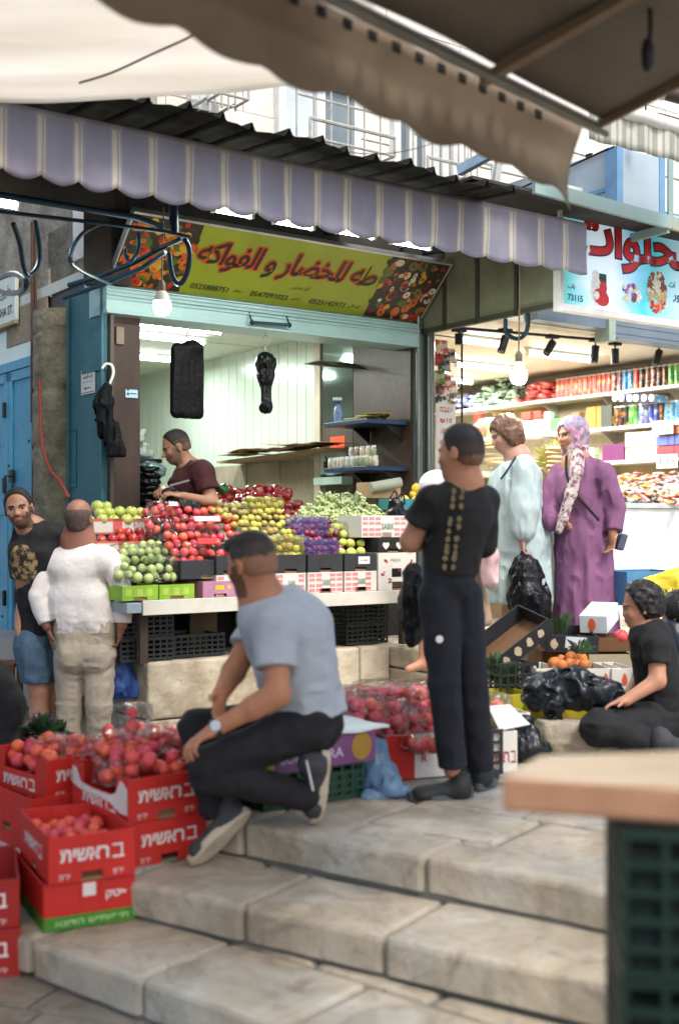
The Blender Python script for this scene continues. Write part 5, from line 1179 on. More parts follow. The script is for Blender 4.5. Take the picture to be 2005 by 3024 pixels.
# ---- boy standing in black
def boy():
    d = 5.0; org = D2(1350, 2350, d); org.z = 0
    q = T('person', 'boy with a fade haircut in a black T-shirt standing with his back to us', 'person', org)
    sm = skinmats('boy', (.4, .19, .115), (.014, .012, .012)); c = D2(1356, 1334, d)
    Bm = basis((-.88, .47, -.08)); S = Sdf(.025); P = head_prims(S, c, Bm, .96, .9)
    nk = D2(1372, 1432, d+.02); S.limb(P(0, -.035, -.05), nk, .046, .052, .02)
    shL, shR = D2(1268, 1478, d-.05), D2(1432, 1480, d+.08); hip = D2(1325, 1700, d)
    S.limb(nk, hip, .08, .075, .05); S.limb(shL, shR, .05, .05, .04)
    elL, wrL = D2(1212, 1600, d+.0), D2(1262, 1610, d+.22); elR, wrR = D2(1425, 1610, d+.1), D2(1330, 1600, d+.24)
    S.chain([shL, elL, wrL], [.048, .043, .028], .02); S.chain([shR, elR, wrR], [.048, .04, .028], .02)
    hand(S, wrL, (1, .3, 0), (0, -.5, -.8), .5, 1, .9); hand(S, wrR, (-1, .2, .1), (0, -.5, -.8), .5, -1, .9)
    hL, hR = D2(1298, 1760, d-.02), D2(1362, 1760, d+.05); kL, kR = D2(1310, 2010, d-.06), D2(1392, 2010, d+.06); aL, aR = D2(1335, 2275, d-.02), D2(1418, 2262, d+.1)
    S.chain([hL, kL, aL], [.07, .05, .036], .02); S.chain([hR, kR, aR], [.07, .05, .036], .02)
    skin('body', S, sm, q, org, .0062, paint_head(c, Bm, .96))
    HB = [mat('hair_jet', (.012, .011, .013), .6, var=.3, scale=60), mat('boy_fade', (.035, .025, .02), .7, var=.3, scale=60), mat('boy_skin_fade', (.17, .085, .055), .7, var=.15, scale=60)]
    hair_obj(q, org, c, Bm, .97, HB, .005, .058, -.075, fade=(.03, -.03), bump=.002)
    S = Sdf(.045); S.limb(nk+Vector((0, 0, -.05)), nk-Vector((0, 0, .1)), .085, .11); S.limb(shL, shR, .06, .06); S.ell(D2(1350, 1540, d+.02), (.135, .115, .16)); S.ell(D2(1325, 1650, d+.01), (.108, .105, .13)); S.limb(D2(1350, 1560, d), D2(1332, 1695, d), .11, .104)
    S.limb(shL, shL.lerp(elL, .55), .061, .064, .02); S.limb(shR, elR, .06, .058, .02); S.cut(shL.lerp(elL, .58), elL-shL, .078)
    S.sub(P(0, .0, -.10), (.055, .06, .036), Bm)
    S.fold(.007, (.09, .09, .1), 3); S.cut(D2(1320, 1700, d), (0, 0, -1)); sh = skin('shirt', S, [BLACKT], q, org, .007)
    # gold print down the back
    b_ = B(); rr = random.Random(5)
    for k in range(24):
        f_ = (k//2)/11; px, py = 1352-28*f_+(14 if k % 2 else -12), 1450+222*f_+rr.uniform(-4, 4)
        if k in (6, 7, 13): continue
        x = (px-1350)/700; p = D2(px, py, d-.131+.028*min(1, abs(px-1345)/60)-.012*(1-abs(f_-.5)*2)); n_ = rr.randint(5, 7)
        b_.put([tuple(p-org+Vector((rr.uniform(.6, 1)*.013*math.cos(2*math.pi*j/n_), 0, rr.uniform(.6, 1)*.018*math.sin(2*math.pi*j/n_)))) for j in range(n_)], [tuple(range(n_))])
    b_.obj('back_print', mat('dull_gold_print', (.17, .13, .06), .7, var=.3, scale=60), sh, solid=.003)
    S = Sdf(.035); S.limb(hip+Vector((0, 0, .03)), hip-Vector((0, 0, .02)), .104, .108); S.limb(hL, kL, .088, .068, .012); S.limb(kL, aL, .066, .052, .01); S.limb(hR, kR, .088, .068, .012); S.limb(kR, aR, .066, .052, .01)
    S.fold(.006, (.06, .06, .12), 5); S.cut(aL+Vector((0, 0, .01)), (0, 0, -1), .12); tr = skin('trousers', S, [NAVYC], q, org, .0075)
    b_ = B(); b_.lathe([(.001, 0), (.016, .001), (.014, .004), (.001, .005)], 16); o = b_.obj('white_badge', WHITE, tr, loc=D2(1297, 1888, d-.135)-org, rot=(R(90), 0, 0))
    TS = mat('grey_trainer_sole', (.07, .08, .085), .6)
    TR = mat('black_trainer_mesh', (.014, .018, .02), .6, var=.3, scale=30)
    shoe(q, org, D2(1395, 2362, d-.03), D2(1208, 2372, d-.05), (0, 0, 1), TR, TS); shoe(q, org, D2(1412, 2338, d+.06), D2(1452, 2300, d+.26), (0, 0, 1), TR, TS)
    plastic_bag_black('plastic_bag', 'limp black carrier bag hanging at the standing boy\'s elbow', [(D2(1218, 1690, d+.35), D2(1225, 1760, d+.35), .03, .055), (D2(1225, 1760, d+.35), D2(1222, 1880, d+.35), .055, .04)], D2(1220, 1700, d+.35), .016)
boy()
# ---- woman in the pale dress
def palewoman():
    d = 7.85; gz = .3; org = D2(1500, 1925, d); org.z = gz
    q = T('person', 'woman with wavy brown hair in a loose pale aqua dress holding a black bag', 'person', org)
    sm = skinmats('pale', (.48, .26, .19), (.06, .03, .02)); c = D2(1489, 1283, d)
    Bm = basis((-.93, -.25, -.32), (-.15, 0, 1)); S = Sdf(.025); P = head_prims(S, c, Bm, .98, .95, jawk=.95)
    nk = D2(1528, 1352, d); S.limb(P(0, -.03, -.05), nk, .05, .055, .02); hip = D2(1540, 1600, d)
    S.limb(nk, hip, .09, .13, .05); sh_, sf = D2(1545, 1385, d-.15), D2(1520, 1385, d+.16); S.limb(sh_, sf, .055, .055, .03)
    el, wr = D2(1552, 1505, d-.2), D2(1543, 1590, d-.2); S.chain([sh_, el, wr], [.05, .042, .028], .02); hand(S, wr, (0, -.05, -1), (1, 0, 0), .7, -1, .95)
    ef, wf = D2(1500, 1500, d+.2), D2(1450, 1560, d+.15); S.chain([sf, ef, wf], [.05, .042, .028], .02)
    kN, aN = D2(1508, 1775, d-.03), D2(1500, 1895, d); kF, aF = D2(1572, 1790, d+.12), D2(1592, 1868, d+.25)
    S.chain([hip, kN, kN.lerp(aN, .3), aN], [.1, .055, .052, .034], .02); S.chain([hip, kF, kF.lerp(aF, .3), aF], [.1, .055, .052, .034], .02)
    for a, v in ((aN, Vector((-.16, -.05, -.055))), (aF, Vector((-.13, -.03, -.09)))): S.limb(a-Vector((-.01, 0, .02)), a+v, .03, .02, .02)
    skin('body', S, sm, q, org, .0065, paint_head(c, Bm, .98))
    S = Sdf(.03); P2 = P; S.ell(P(0, -.02, .035), (.09, .108, .1), Bm); S.ell(P(0, -.055, -.03), (.095, .07, .085), Bm); S.ell(P(.05, -.0, -.03), (.045, .055, .07), Bm); S.ell(P(-.05, 0, -.03), (.045, .055, .07), Bm)
    S.cut(P(0, .066, .03), Bm.col[1]-Bm.col[2]*.5); S.sub(P(0, .09, -.04), (.062, .065, .09), Bm); S.fold(.007, (.03, .03, .05), 3); S.fold(.004, (.012, .012, .03), 4)
    skin('hair', S, [mat('hair_wavy_brown', (.085, .042, .024), .55, col2=(.17, .09, .055), scale=22, stretch=(1, 1, .3))], q, org, .006)
    AQ = mat('pale_aqua_linen', (.46, .58, .58), .85, var=.05, scale=8, trans=.12, bump=1.6, bscale=10, stretch=(1, 1, .3))
    S = Sdf(.06); S.limb(nk+Vector((.01, 0, -.03)), D2(1535, 1400, d), .075, .13); S.limb(sh_, sf, .07, .07, .04); S.ell(D2(1505, 1450, d), (.135, .15, .13))
    S.limb(D2(1520, 1430, d), D2(1535, 1600, d), .15, .17); S.limb(D2(1535, 1600, d), D2(1538, 1770, d), .175, .19); S.limb(D2(1500, 1500, d), D2(1490, 1770, d), .12, .125)
    S.limb(D2(1560, 1560, d), D2(1590, 1770, d), .1, .09)
    S.limb(sh_, el, .08, .088, .015); S.limb(el, D2(1548, 1560, d-.2), .088, .075, .015)
    S.fold(.014, (.075, .075, .4), 3); S.fold(.006, (.04, .04, .08), 5); S.cut(D2(1500, 1782, d), (0, 0, -1)); S.cut(D2(1548, 1560, d-.2), (0, 0, -1), .13) if False else None
    S.sub(P(0, .03, -.12), (.06, .07, .05), Bm)
    dr = skin('dress', S, [AQ], q, org, .0075)
    b_ = B(); b_.tube([p-org for p in curve([D2(1535, 1335, d-.06), D2(1520, 1352, d-.09), D2(1500, 1385, d-.15), D2(1478, 1415, d-.14)], 4)], .007, 6); b_.obj('neck_trim', mat('dark_navy_trim', (.02, .025, .05), .7), dr)
    SD = mat('brown_sandal', (.1, .05, .03), .6)
    for a, v in ((aN, Vector((-.17, -.05, -.065))), (aF, Vector((-.14, -.03, -.1)))):
        b_ = B(); b_.beam(a-org+Vector((.03, 0, -.05)), a+v-org+Vector((-.01, 0, -.02)), .075, .018); b_.tube([a-org+v*.5+Vector((0, -.035, -.02)), a-org+v*.45+Vector((0, 0, .018)), a-org+v*.5+Vector((0, .035, -.02))], .008, 6); b_.obj('sandal', SD, q, bevel=.004)
    hb = D2(1543, 1632, d-.2); plastic_bag_black('plastic_bag', 'large full black carrier bag in the hand of the woman in the aqua dress', [(hb, D2(1552, 1690, d-.18), .015, .075), (D2(1552, 1690, d-.18), D2(1562, 1770, d-.18), .085, .115), (D2(1562, 1770, d-.18), D2(1572, 1805, d-.18), .115, .1)], hb, .02)
palewoman()
# ---- woman in the purple robe
def purplewoman():
    d = 7.85; gz = .3; org = D2(1720, 1925, d); org.z = gz
    q = T('person', 'smiling woman in a purple robe with a pink and grey patterned headscarf', 'person', org)
    sm = skinmats('veil', (.4, .2, .12), (.03, .02, .015)); c = D2(1686, 1284, d)
    Bm = basis((-.86, -.5, -.08)); S = Sdf(.025); P = head_prims(S, c, Bm, .98, .95, jawk=.95)
    nk = D2(1702, 1365, d); hip = D2(1725, 1620, d); S.limb(P(0, -.03, -.05), nk, .05, .055); S.limb(nk, hip, .1, .13)
    shN, shF = D2(1775, 1400, d-.12), D2(1665, 1400, d+.1); elN, wrN = D2(1812, 1500, d-.12), D2(1808, 1575, d-.18); elF, wrF = D2(1618, 1490, d+.06), D2(1632, 1545, d-.12)
    S.chain([shN, elN, wrN], [.05, .042, .028], .02); S.chain([shF, elF, wrF], [.05, .042, .028], .02)
    hand(S, wrN, (-.1, -.1, -1), (-.8, -.5, 0), .5, 1, .98); hand(S, wrF, (.95, -.3, .1), (.2, -.3, -.9), .8, 1, .98)
    skin('body', S, sm, q, org, .0065, paint_head(c, Bm, .98))
    PU = mat('purple_robe_cloth', (.2, .082, .175), .85, var=.12, scale=10, bump=1.6, bscale=10, stretch=(1, 1, .3))
    S = Sdf(.06); S.limb(nk+Vector((0, 0, -.02)), D2(1720, 1420, d), .08, .14); S.limb(shN, shF, .075, .075, .05); S.limb(D2(1722, 1430, d), D2(1722, 1600, d), .16, .165); S.limb(D2(1722, 1600, d), D2(1728, 1860, d), .17, .215); S.ell(D2(1700, 1470, d-.04), (.13, .13, .11))
    S.chain([shN, elN, wrN.lerp(elN, .1)], [.076, .068, .048], .012); S.chain([shF, elF, wrF.lerp(elF, .1)], [.08, .078, .055], .025)
    S.fold(.013, (.085, .085, .5), 8); S.fold(.007, (.05, .05, .09), 5); S.cut(D2(1700, 1885, d), (0, 0, -1)); S.cut(wrN.lerp(elN, .08), wrN-elN, .07)
    rb = skin('robe', S, [PU], q, org, .0075)
    SC_ = mat('scarf_pink', (.58, .3, .42), .8, col2=(.16, .19, .24), scale=26, thr=(.46, .58)); SB = mat('scarf_blue_grey', (.2, .22, .32), .8, col2=(.42, .3, .42), scale=30, thr=(.4, .6)); SG = mat('scarf_floral', (.5, .45, .42), .8, col2=(.2, .06, .1), scale=34, thr=(.48, .58))
    S = Sdf(.03); S.ell(P(0, -.02, .03), (.092, .112, .1), Bm); S.ell(P(0, -.03, -.04), (.085, .09, .1), Bm); S.limb(P(0, -.01, -.08), nk+Vector((0, 0, .0)), .075, .09, .04)
    S.sub(P(0, .105, -.012), (.056, .075, .078), Bm); S.fold(.006, (.03, .03, .05), 2)
    def pt(X):
        l = (X-A(c)) @ np.array(Bm); return np.where(l[:, 2] > .055, 1, np.where(l[:, 2] < -.075, 2, 0))
    skin('headscarf', S, [SC_, SB, SG], q, org, .006, pt)
    S = Sdf(.02); S.chain([D2(1705, 1350, d-.12), D2(1700, 1400, d-.17), D2(1684, 1460, d-.19), D2(1662, 1530, d-.2), D2(1650, 1565, d-.2)], [.045, .038, .032, .026, .022]); S.fold(.008, (.03, .03, .12), 4)
    skin('scarf_end', S, [SG], q, org, .007)
    b_ = B(); b_.tube([p-org for p in curve([D2(1672, 1345, d-.12), D2(1672, 1400, d-.165), D2(1692, 1450, d-.195), D2(1735, 1500, d-.205), D2(1768, 1537, d-.2)], 4)], .009, 6, flat=.5); b_.obj('bag_strap', BLACKT, rb)
    b_ = B(); b_.boxm(Matrix.Translation(D2(1832, 1600, d-.1)-org) @ Matrix.Rotation(.3, 4, 'Y'), .05, .1, .11); pu = b_.obj('purse', mat('slate_purse', (.08, .09, .14), .6), None, bevel=.01, loc=org); tag(pu, 'small slate purse hanging from the shoulder strap of the purple robe', 'purse')
purplewoman()
# ---- child in a white cap mostly behind the boy
def capchild():
    d = 7.6; gz = .15; org = D2(1310, 1990, d); org.z = gz
    q = T('person', 'child in a white cap and beige clothes mostly hidden behind the standing boy', 'person', org)
    sm = skinmats('capchild', (.42, .2, .12)); c = D2(1283, 1443, d); Bm = basis((-.9, .3, -.3)); S = Sdf(.025); P = head_prims(S, c, Bm, .92, .9)
    nk = D2(1315, 1500, d); hip = D2(1350, 1700, d); S.limb(P(0, -.02, -.05), nk, .04, .045); S.limb(nk, hip, .08, .1); kn, an = D2(1260, 1850, d), D2(1250, 1960, d); k2, a2 = D2(1395, 1850, d+.1), D2(1413, 1930, d+.2)
    S.chain([hip, kn, an, an+Vector((-.1, -.06, -.03))], [.08, .05, .035, .025]); S.chain([hip, k2, a2], [.08, .045, .03]); sh_, el, wr = D2(1385, 1545, d), D2(1400, 1600, d-.05), D2(1385, 1665, d-.1)
    S.chain([nk, sh_, el, wr], [.05, .045, .038, .028], .02); hand(S, wr, (-.2, -.1, -1), (-1, 0, 0), .5, 1, .85); skin('body', S, sm, q, org, .008, paint_head(c, Bm, .92))
    S = Sdf(.02); S.ell(P(0, -.01, .03), (.088, .105, .09), Bm); S.cut(P(0, 0, .0), -Bm.col[2]+Bm.col[1]*.15); S.ell(P(0, .08, .02), (.05, .05, .012), Bm) if False else None; skin('cap', S, [mat('white_knit_cap', (.72, .68, .72), .8)], q, org, .006)
    S = Sdf(.04); S.limb(nk-Vector((0, 0, .03)), hip, .1, .12); S.limb(sh_, el, .065, .06, .02); S.fold(.008, (.06, .06, .2), 4); skin('shirt', S, [mat('beige_pink_cloth', (.5, .32, .25), .85)], q, org, .009)
    S = Sdf(.04); S.limb(hip, D2(1370, 1800, d), .12, .15); S.limb(D2(1390, 1660, d-.05), D2(1425, 1830, d-.02), .035, .06, .02); S.fold(.014, (.05, .05, .5), 6); S.cut(D2(1400, 1848, d), (0, 0, -1)); skin('skirt', S, [mat('beige_skirt_cloth', (.34, .25, .17), .85)], q, org, .009)
    pb = D2(1430, 1575, d-.12); S = Sdf(.04); S.limb(D2(1425, 1570, d-.12), D2(1440, 1640, d-.14), .03, .05); S.limb(D2(1440, 1640, d-.14), D2(1447, 1715, d-.14), .055, .045); S.fold(.012, (.04, .04, .1), 5)
    qb = T('shoulder_bag', 'soft pale pink bag on the back of the child in the white cap', 'bag', pb); skin('bag_skin', S, [mat('pale_pink_cloth', (.62, .42, .42), .7)], qb, pb, .008)
capchild()
# ---- child seated on the ground at the right
def kid():
    d = 5.95; org = D2(1900, 2220, d); org.z = 0
    q = T('person', 'dark-haired boy in a black T-shirt sitting on the pavement at the right', 'person', org)
    sm = skinmats('kid', (.42, .2, .125), (.012, .01, .01)); c = D2(1890, 1790, d); Bm = basis((-.9, .1, -.15)); S = Sdf(.025); P = head_prims(S, c, Bm, .95, .9)
    nk = D2(1918, 1872, d); hip = D2(1975, 2130, d+.05); S.limb(P(0, -.03, -.05), nk, .044, .05); S.limb(nk, hip, .09, .11); shN, shF = D2(1938, 1905, d-.13), D2(1915, 1905, d+.15)
    el, wr = D2(1940, 2010, d-.18), D2(1845, 2070, d-.22); S.chain([shN, el, wr], [.045, .04, .027], .02); hand(S, wr, (-1, -.1, -.2), (0, -.2, -1), .5, 1, .9); S.chain([shF, D2(1890, 2000, d+.15), D2(1850, 2060, d)], [.045, .04, .027], .02)
    kN = D2(1768, 2150, d-.25); aN = D2(1900, 2185, d-.32); S.chain([hip, kN, aN], [.09, .055, .04]); kF = D2(1800, 2110, d+.2); S.chain([hip, kF, D2(1860, 2160, d)], [.09, .055, .04])
    skin('body', S, sm, q, org, .0075, paint_head(c, Bm, .95))
    hair_obj(q, org, c, Bm, .97, [mat('hair_thick_black', (.01, .009, .009), .5, var=.3, scale=40)], .014, .062, -.07, bump=.01)
    S = Sdf(.04); S.limb(nk-Vector((0, 0, .02)), hip, .105, .13); S.limb(shN, shF, .062, .062); S.limb(shN, shN.lerp(el, .55), .064, .062, .02); S.cut(shN.lerp(el, .55), el-shN, .09); S.fold(.008, (.07, .07, .08), 5); S.sub(P(0, 0, -.1), (.05, .055, .035), Bm); skin('shirt', S, [BLACKT], q, org, .008)
    S = Sdf(.04); S.limb(hip, kN, .12, .08); S.limb(kN, aN, .08, .06); S.limb(hip, kF, .12, .08); S.limb(kF, D2(1860, 2160, d), .08, .06); S.limb(hip, hip-Vector((0, 0, .08)), .13, .12); S.fold(.01, (.06, .06, .06), 6); S.cut((0, 0, .004), (0, 0, -1)); skin('trousers', S, [BLACKT], q, org, .009)
    shoe(q, org, aN+Vector((.03, -.02, -.05)), aN+Vector((.2, -.14, -.05)), (0, 0, 1), CHAR, CHAR)
    # second child just behind, mostly out of the picture
    d = 6.35; org = D2(2010, 2200, d); org.z = 0; q = T('person', 'long-haired child seated close behind the dark-haired boy at the picture edge', 'person', org)
    c = D2(2000, 1812, d); Bm = basis((-.7, .5, -.2)); S = Sdf(.025); P = head_prims(S, c, Bm, .93, .9); nk = D2(1990, 1880, d); hip = D2(2030, 2130, d); S.limb(P(0, -.03, -.05), nk, .044, .05); S.limb(nk, hip, .09, .11); S.chain([nk, D2(2040, 1930, d), D2(2020, 2030, d-.1), D2(1990, 2080, d-.15)], [.045, .045, .038, .028]); S.limb(hip, D2(1960, 2150, d-.1), .09, .06); skin('body', S, sm, q, org, .009, paint_head(c, Bm, .93))
    S = Sdf(.03); S.ell(P(0, -.02, .03), (.09, .108, .095), Bm); S.ell(P(0, -.06, -.08), (.085, .06, .12), Bm); S.cut(P(0, .062, .03), Bm.col[1]-Bm.col[2]*.5); S.sub(P(0, .1, -.03), (.055, .07, .085), Bm); S.fold(.008, (.02, .02, .08), 3); skin('hair', S, [mat('hair_thick_black', (.01, .009, .009), .5)], q, org, .008)
    S = Sdf(.04); S.limb(nk, hip, .11, .14); S.limb(nk, D2(2040, 1930, d), .06, .07); S.limb(hip, D2(1960, 2150, d-.1), .12, .08); S.fold(.01, (.06, .06, .06), 6); S.cut((0, 0, .004), (0, 0, -1)); skin('clothes', S, [mat('blue_black_nylon', (.012, .02, .035), .4, bump=.6, bscale=14)], q, org, .01)
kid()
# ---- crouching figure cut by the left edge
def edge():
    d = 5.35; org = D2(-60, 2400, d); org.z = -.42; q = T('person', 'crouching person in black cut off by the left edge of the photo', 'person', org)
    sm = skinmats('left', (.4, .2, .125)); c = D2(-90, 1960, d+.1); Bm = basis((-.3, .9, -.5)); S = Sdf(.03); P = head_prims(S, c, Bm); nk = D2(-60, 2040, d+.05); hip = D2(-50, 2290, d); S.limb(P(0, -.03, -.05), nk, .05, .06); S.limb(nk, hip, .12, .13); S.chain([hip, D2(-60, 2230, d+.45), D2(-40, 2420, d+.35)], [.1, .065, .045]); S.chain([nk, D2(20, 2100, d+.1), D2(-20, 2180, d+.4)], [.06, .05, .03]); skin('body', S, sm, q, org, .01, paint_head(c, Bm, 1))
    hair_obj(q, org, c, Bm, 1., [mat('hair_black', (.016, .013, .011), .7)], .01, .062, -.05, h=.008)
    S = Sdf(.06); S.limb(nk, hip, .155, .165); S.limb(nk, D2(15, 2090, d+.05), .1, .09); S.fold(.01, (.1, .1, .1), 3); skin('shirt', S, [BLACKT], q, org, .011)
    S = Sdf(.05); S.limb(hip, D2(-60, 2230, d+.45), .14, .09); S.limb(D2(-60, 2230, d+.45), D2(-40, 2450, d+.35), .085, .06); skin('trousers', S, [BLACKT], q, org, .011)
edge()
# ================================================================== produce
def proto(b_, name, mats, smooth=True): o = b_.obj(name, mats, smooth=smooth); return o
def fruit_mesh(kind):
    b_ = B()
    if kind == 'apple': b_.lathe([(.001, -.82), (.35, -.9), (.72, -.66), (.97, -.1), (.93, .35), (.6, .8), (.3, .86), (.06, .68)], 12); b_.tube([(0, 0, .66), (.06, 0, 1.05)], .05, 5, 1)
    elif kind == 'round': b_.lathe([(.001, -1), (.5, -.87), (.87, -.5), (1, 0), (.87, .5), (.5, .87), (.08, .97)], 12); b_.tube([(0, 0, .9), (0, 0, 1.02)], .12, 5, 1)
    elif kind == 'guava': b_.lathe([(.001, -.95), (.55, -.82), (.92, -.35), (.95, .2), (.7, .7), (.4, .98), (.15, 1.08)], 12); b_.tube([(0, 0, 1.02), (0, 0, 1.14)], .12, 5, 1)
    elif kind == 'lemon': b_.lathe([(.02, -1.25), (.2, -1.1), (.65, -.75), (.88, -.2), (.88, .25), (.6, .8), (.2, 1.1), (.02, 1.25)], 12)
    elif kind == 'pepper':
        n = 16; prof = [(.02, -.95), (.5, -.95), (.8, -.6), (.95, .0), (1., .5), (.75, .85), (.3, .8), (.02, .7)]
        vs = [((r*(1+.13*math.cos(4*a)))*math.cos(a), (r*(1+.13*math.cos(4*a)))*math.sin(a), z*1.1) for r, z in prof for a in [2*math.pi*i/n for i in range(n)]]
        b_.put(vs, [(k*n+j, k*n+(j+1) % n, (k+1)*n+(j+1) % n, (k+1)*n+j) for k in range(len(prof)-1) for j in range(n)]); b_.tube([(0, 0, .72), (.1, .05, 1.15)], .12, 6, 1)
    return b_
STEM = mat('brown_stem', (.08, .055, .03), .8)
GSTEM = mat('green_stem', (.08, .16, .03), .7)
FR = {
 'nectarine': ('round', [mat('nectarine_skin', (.66, .03, .045), .25, col2=(.88, .28, .18), scale=14, thr=(.45, .85), rand=.12, coat=.5), STEM]),
 'guava': ('guava', [mat('guava_skin', (.3, .38, .12), .35, col2=(.5, .56, .25), scale=20, rand=.1, coat=.2), STEM]),
 'green_apple': ('apple', [mat('golden_apple_skin', (.42, .5, .08), .28, col2=(.56, .6, .16), scale=14, rand=.08, coat=.3), STEM]),
 'red_apple': ('apple', [mat('red_apple_skin', (.4, .015, .02), .22, col2=(.6, .16, .06), scale=12, thr=(.5, .8), rand=.1, coat=.5), STEM]),
 'yellow_plum': ('round', [mat('yellow_plum_skin', (.36, .34, .06), .3, col2=(.52, .4, .08), scale=16, rand=.25, coat=.3), STEM]),
 'purple_plum': ('round', [mat('purple_plum_skin', (.13, .012, .05), .3, col2=(.3, .03, .06), scale=16, rand=.2, coat=.3), STEM]),
 'red_pepper': ('pepper', [mat('red_pepper_skin', (.24, .007, .009), .15, var=.2, rand=.08, coat=.7), GSTEM]),
 'green_pepper': ('pepper', [mat('green_pepper_skin', (.02, .1, .025), .18, var=.2, coat=.6), GSTEM]),
 'lemon': ('lemon', [mat('lemon_skin', (.72, .5, .03), .4, rand=.05, bump=.3, bscale=60), STEM]),
 'peach': ('round', [mat('peach_skin', (.62, .03, .06), .5, col2=(.85, .36, .13), scale=22, thr=(.5, .68), rand=.14, coat=.1), STEM]),
 'orange': ('round', [mat('orange_skin', (.62, .2, .05), .45, rand=.06, bump=.3, bscale=60), STEM]),
}
_F = {}
def fruit(kind, p, r, label, group, R_=rnd):
    if kind not in _F:
        k, m = FR[kind]; _F[kind] = fruit_mesh(k).obj(kind, m, smooth=1.2); o = _F[kind]
    else: o = _F[kind].copy(); C.objects.link(o)
    o.location = p; s = r*R_.uniform(.86, 1.1); o.scale = (s, s, s*R_.uniform(.92, 1.04)); o.rotation_euler = (R_.uniform(-.6, .6), R_.uniform(-.6, .6), R_.uniform(0, 6.28))
    cat = {'guava': 'guava', 'green_apple': 'apple', 'red_apple': 'apple', 'yellow_plum': 'plum', 'purple_plum': 'plum', 'red_pepper': 'pepper', 'green_pepper': 'pepper'}.get(kind, kind)
    tag(o, label, cat, group); return o
def pile(kind, rows, r, label, group, seed=1, gap=.97, n=None):
    """rows (column left, column right, picture y, t): fruit laid side by side on measured rows of the stall"""
    rr = random.Random(seed); out = []
    for i, (pl_, pr_, py, t) in enumerate(rows):
        s0_, z0 = FP(pl_, py, t); s1_, z1 = FP(pr_, py, t); k = max(1, int(abs(s1_-s0_)/(2*r*gap))+1)
        for j in range(k):
            f_ = (j+.5*(i % 2)+rr.uniform(-.12, .12))/max(1, k-1+.5) if k > 1 else .5
            s_ = s0_+(s1_-s0_)*min(1.02, f_); z = z0+(z1-z0)*min(1, f_)
            out.append(fruit(kind, FW(s_, t+rr.uniform(-.02, .02), z+rr.uniform(-.012, .012)), r, label, group, rr))
    return out
def bagfilm(name, label, cen, size, rz, matl, group=None, seed=1, cat='bag', boxy=.35, flat=True):
    """crinkled film bag around a heap"""
    q = T(name, label, cat, cen, rz, group); b_ = B(); n = 20; m = 14
    def f(u, v):
        a = 2*math.pi*u; e = math.pi*(v-.5); x, y, z = math.cos(a)*math.cos(e), math.sin(a)*math.cos(e), math.sin(e)
        pw = lambda c: math.copysign(abs(c)**boxy, c) if c else 0
        k = 1+.05*vn(x*3, y*3, z*3+seed, seed)+.03*vn(x*8, y*8, z*8, seed)
        return (pw(x)*size[0]/2*k, pw(y)*size[1]/2*k, pw(z)*size[2]/2*k)
    b_.grid(f, n, m); b_.obj('bag_film', matl, q, smooth=2.5); return q
CLEAR = film('clear_film', (1, 1, 1), .28, .1, .0)
PURNET = film('violet_net_film', (.85, .8, 1), .15, .3, .16, (.12, .1, .45), 40)
YELNET = film('yellow_net_film', (1, 1, .85), .15, .3, .1, (.6, .5, .05), 40)
GRNFILM = film('green_tint_film', (.97, 1, .95), .2, .12, .01, (.5, .7, .5))

# ---- the stall table
tb = T('market_stall_table', 'long stall table with a cream front board standing before the fruit shop', 'table', FW(0, 0, .31), ROT)
TZ = .69
SE = s_at(1232, 0)
bb = B(); bb.box(0, SE, -.02, .0, TZ-.31-.085, TZ-.31+.003); bb.obj('front_board', DIRTY, tb, bevel=.003)
bb = B(); bb.box(-.1, -.004, -.01, .35, TZ-.31-.07, TZ-.31-.01); bb.obj('end_bracket', mat('grey_blue_bracket', (.25, .32, .36), .5), tb, bevel=.004)
bb = B(); bb.box(-.0, SE, .0, .98, TZ-.31-.05, TZ-.31); bb.box(-.28, -.001, .4, .98, TZ-.31-.05, TZ-.31); bb.obj('tabletop', mat('brown_plywood', (.2, .12, .06), .7), tb)
for x, y in ((.02, .06), (SE-.08, .06), (.02, .9), (SE-.08, .9), (.95, .5)):
    bb = B(); bb.box(x, x+.05, y, y+.05, 0 if y > .12 else 0, TZ-.36); bb.obj('leg', mat('dark_timber', (.05, .035, .025), .8), tb)
# stepped display shelf behind (dark boards that carry the rear rows)
ds_ = T('stepped_display_rack', 'dark stepped rack carrying the rear rows of fruit on the stall', 'rack', FW(0, .3, TZ), ROT)
bb = B()
for k in range(3): bb.box(-.35, SE, k*.2, k*.2+.2, 0, .10+.10*k)
bb.box(-.35, SE, .6, .68, 0, .34); bb.obj('rack_board', mat('near_black_board', (.02, .017, .013), .9), ds_)
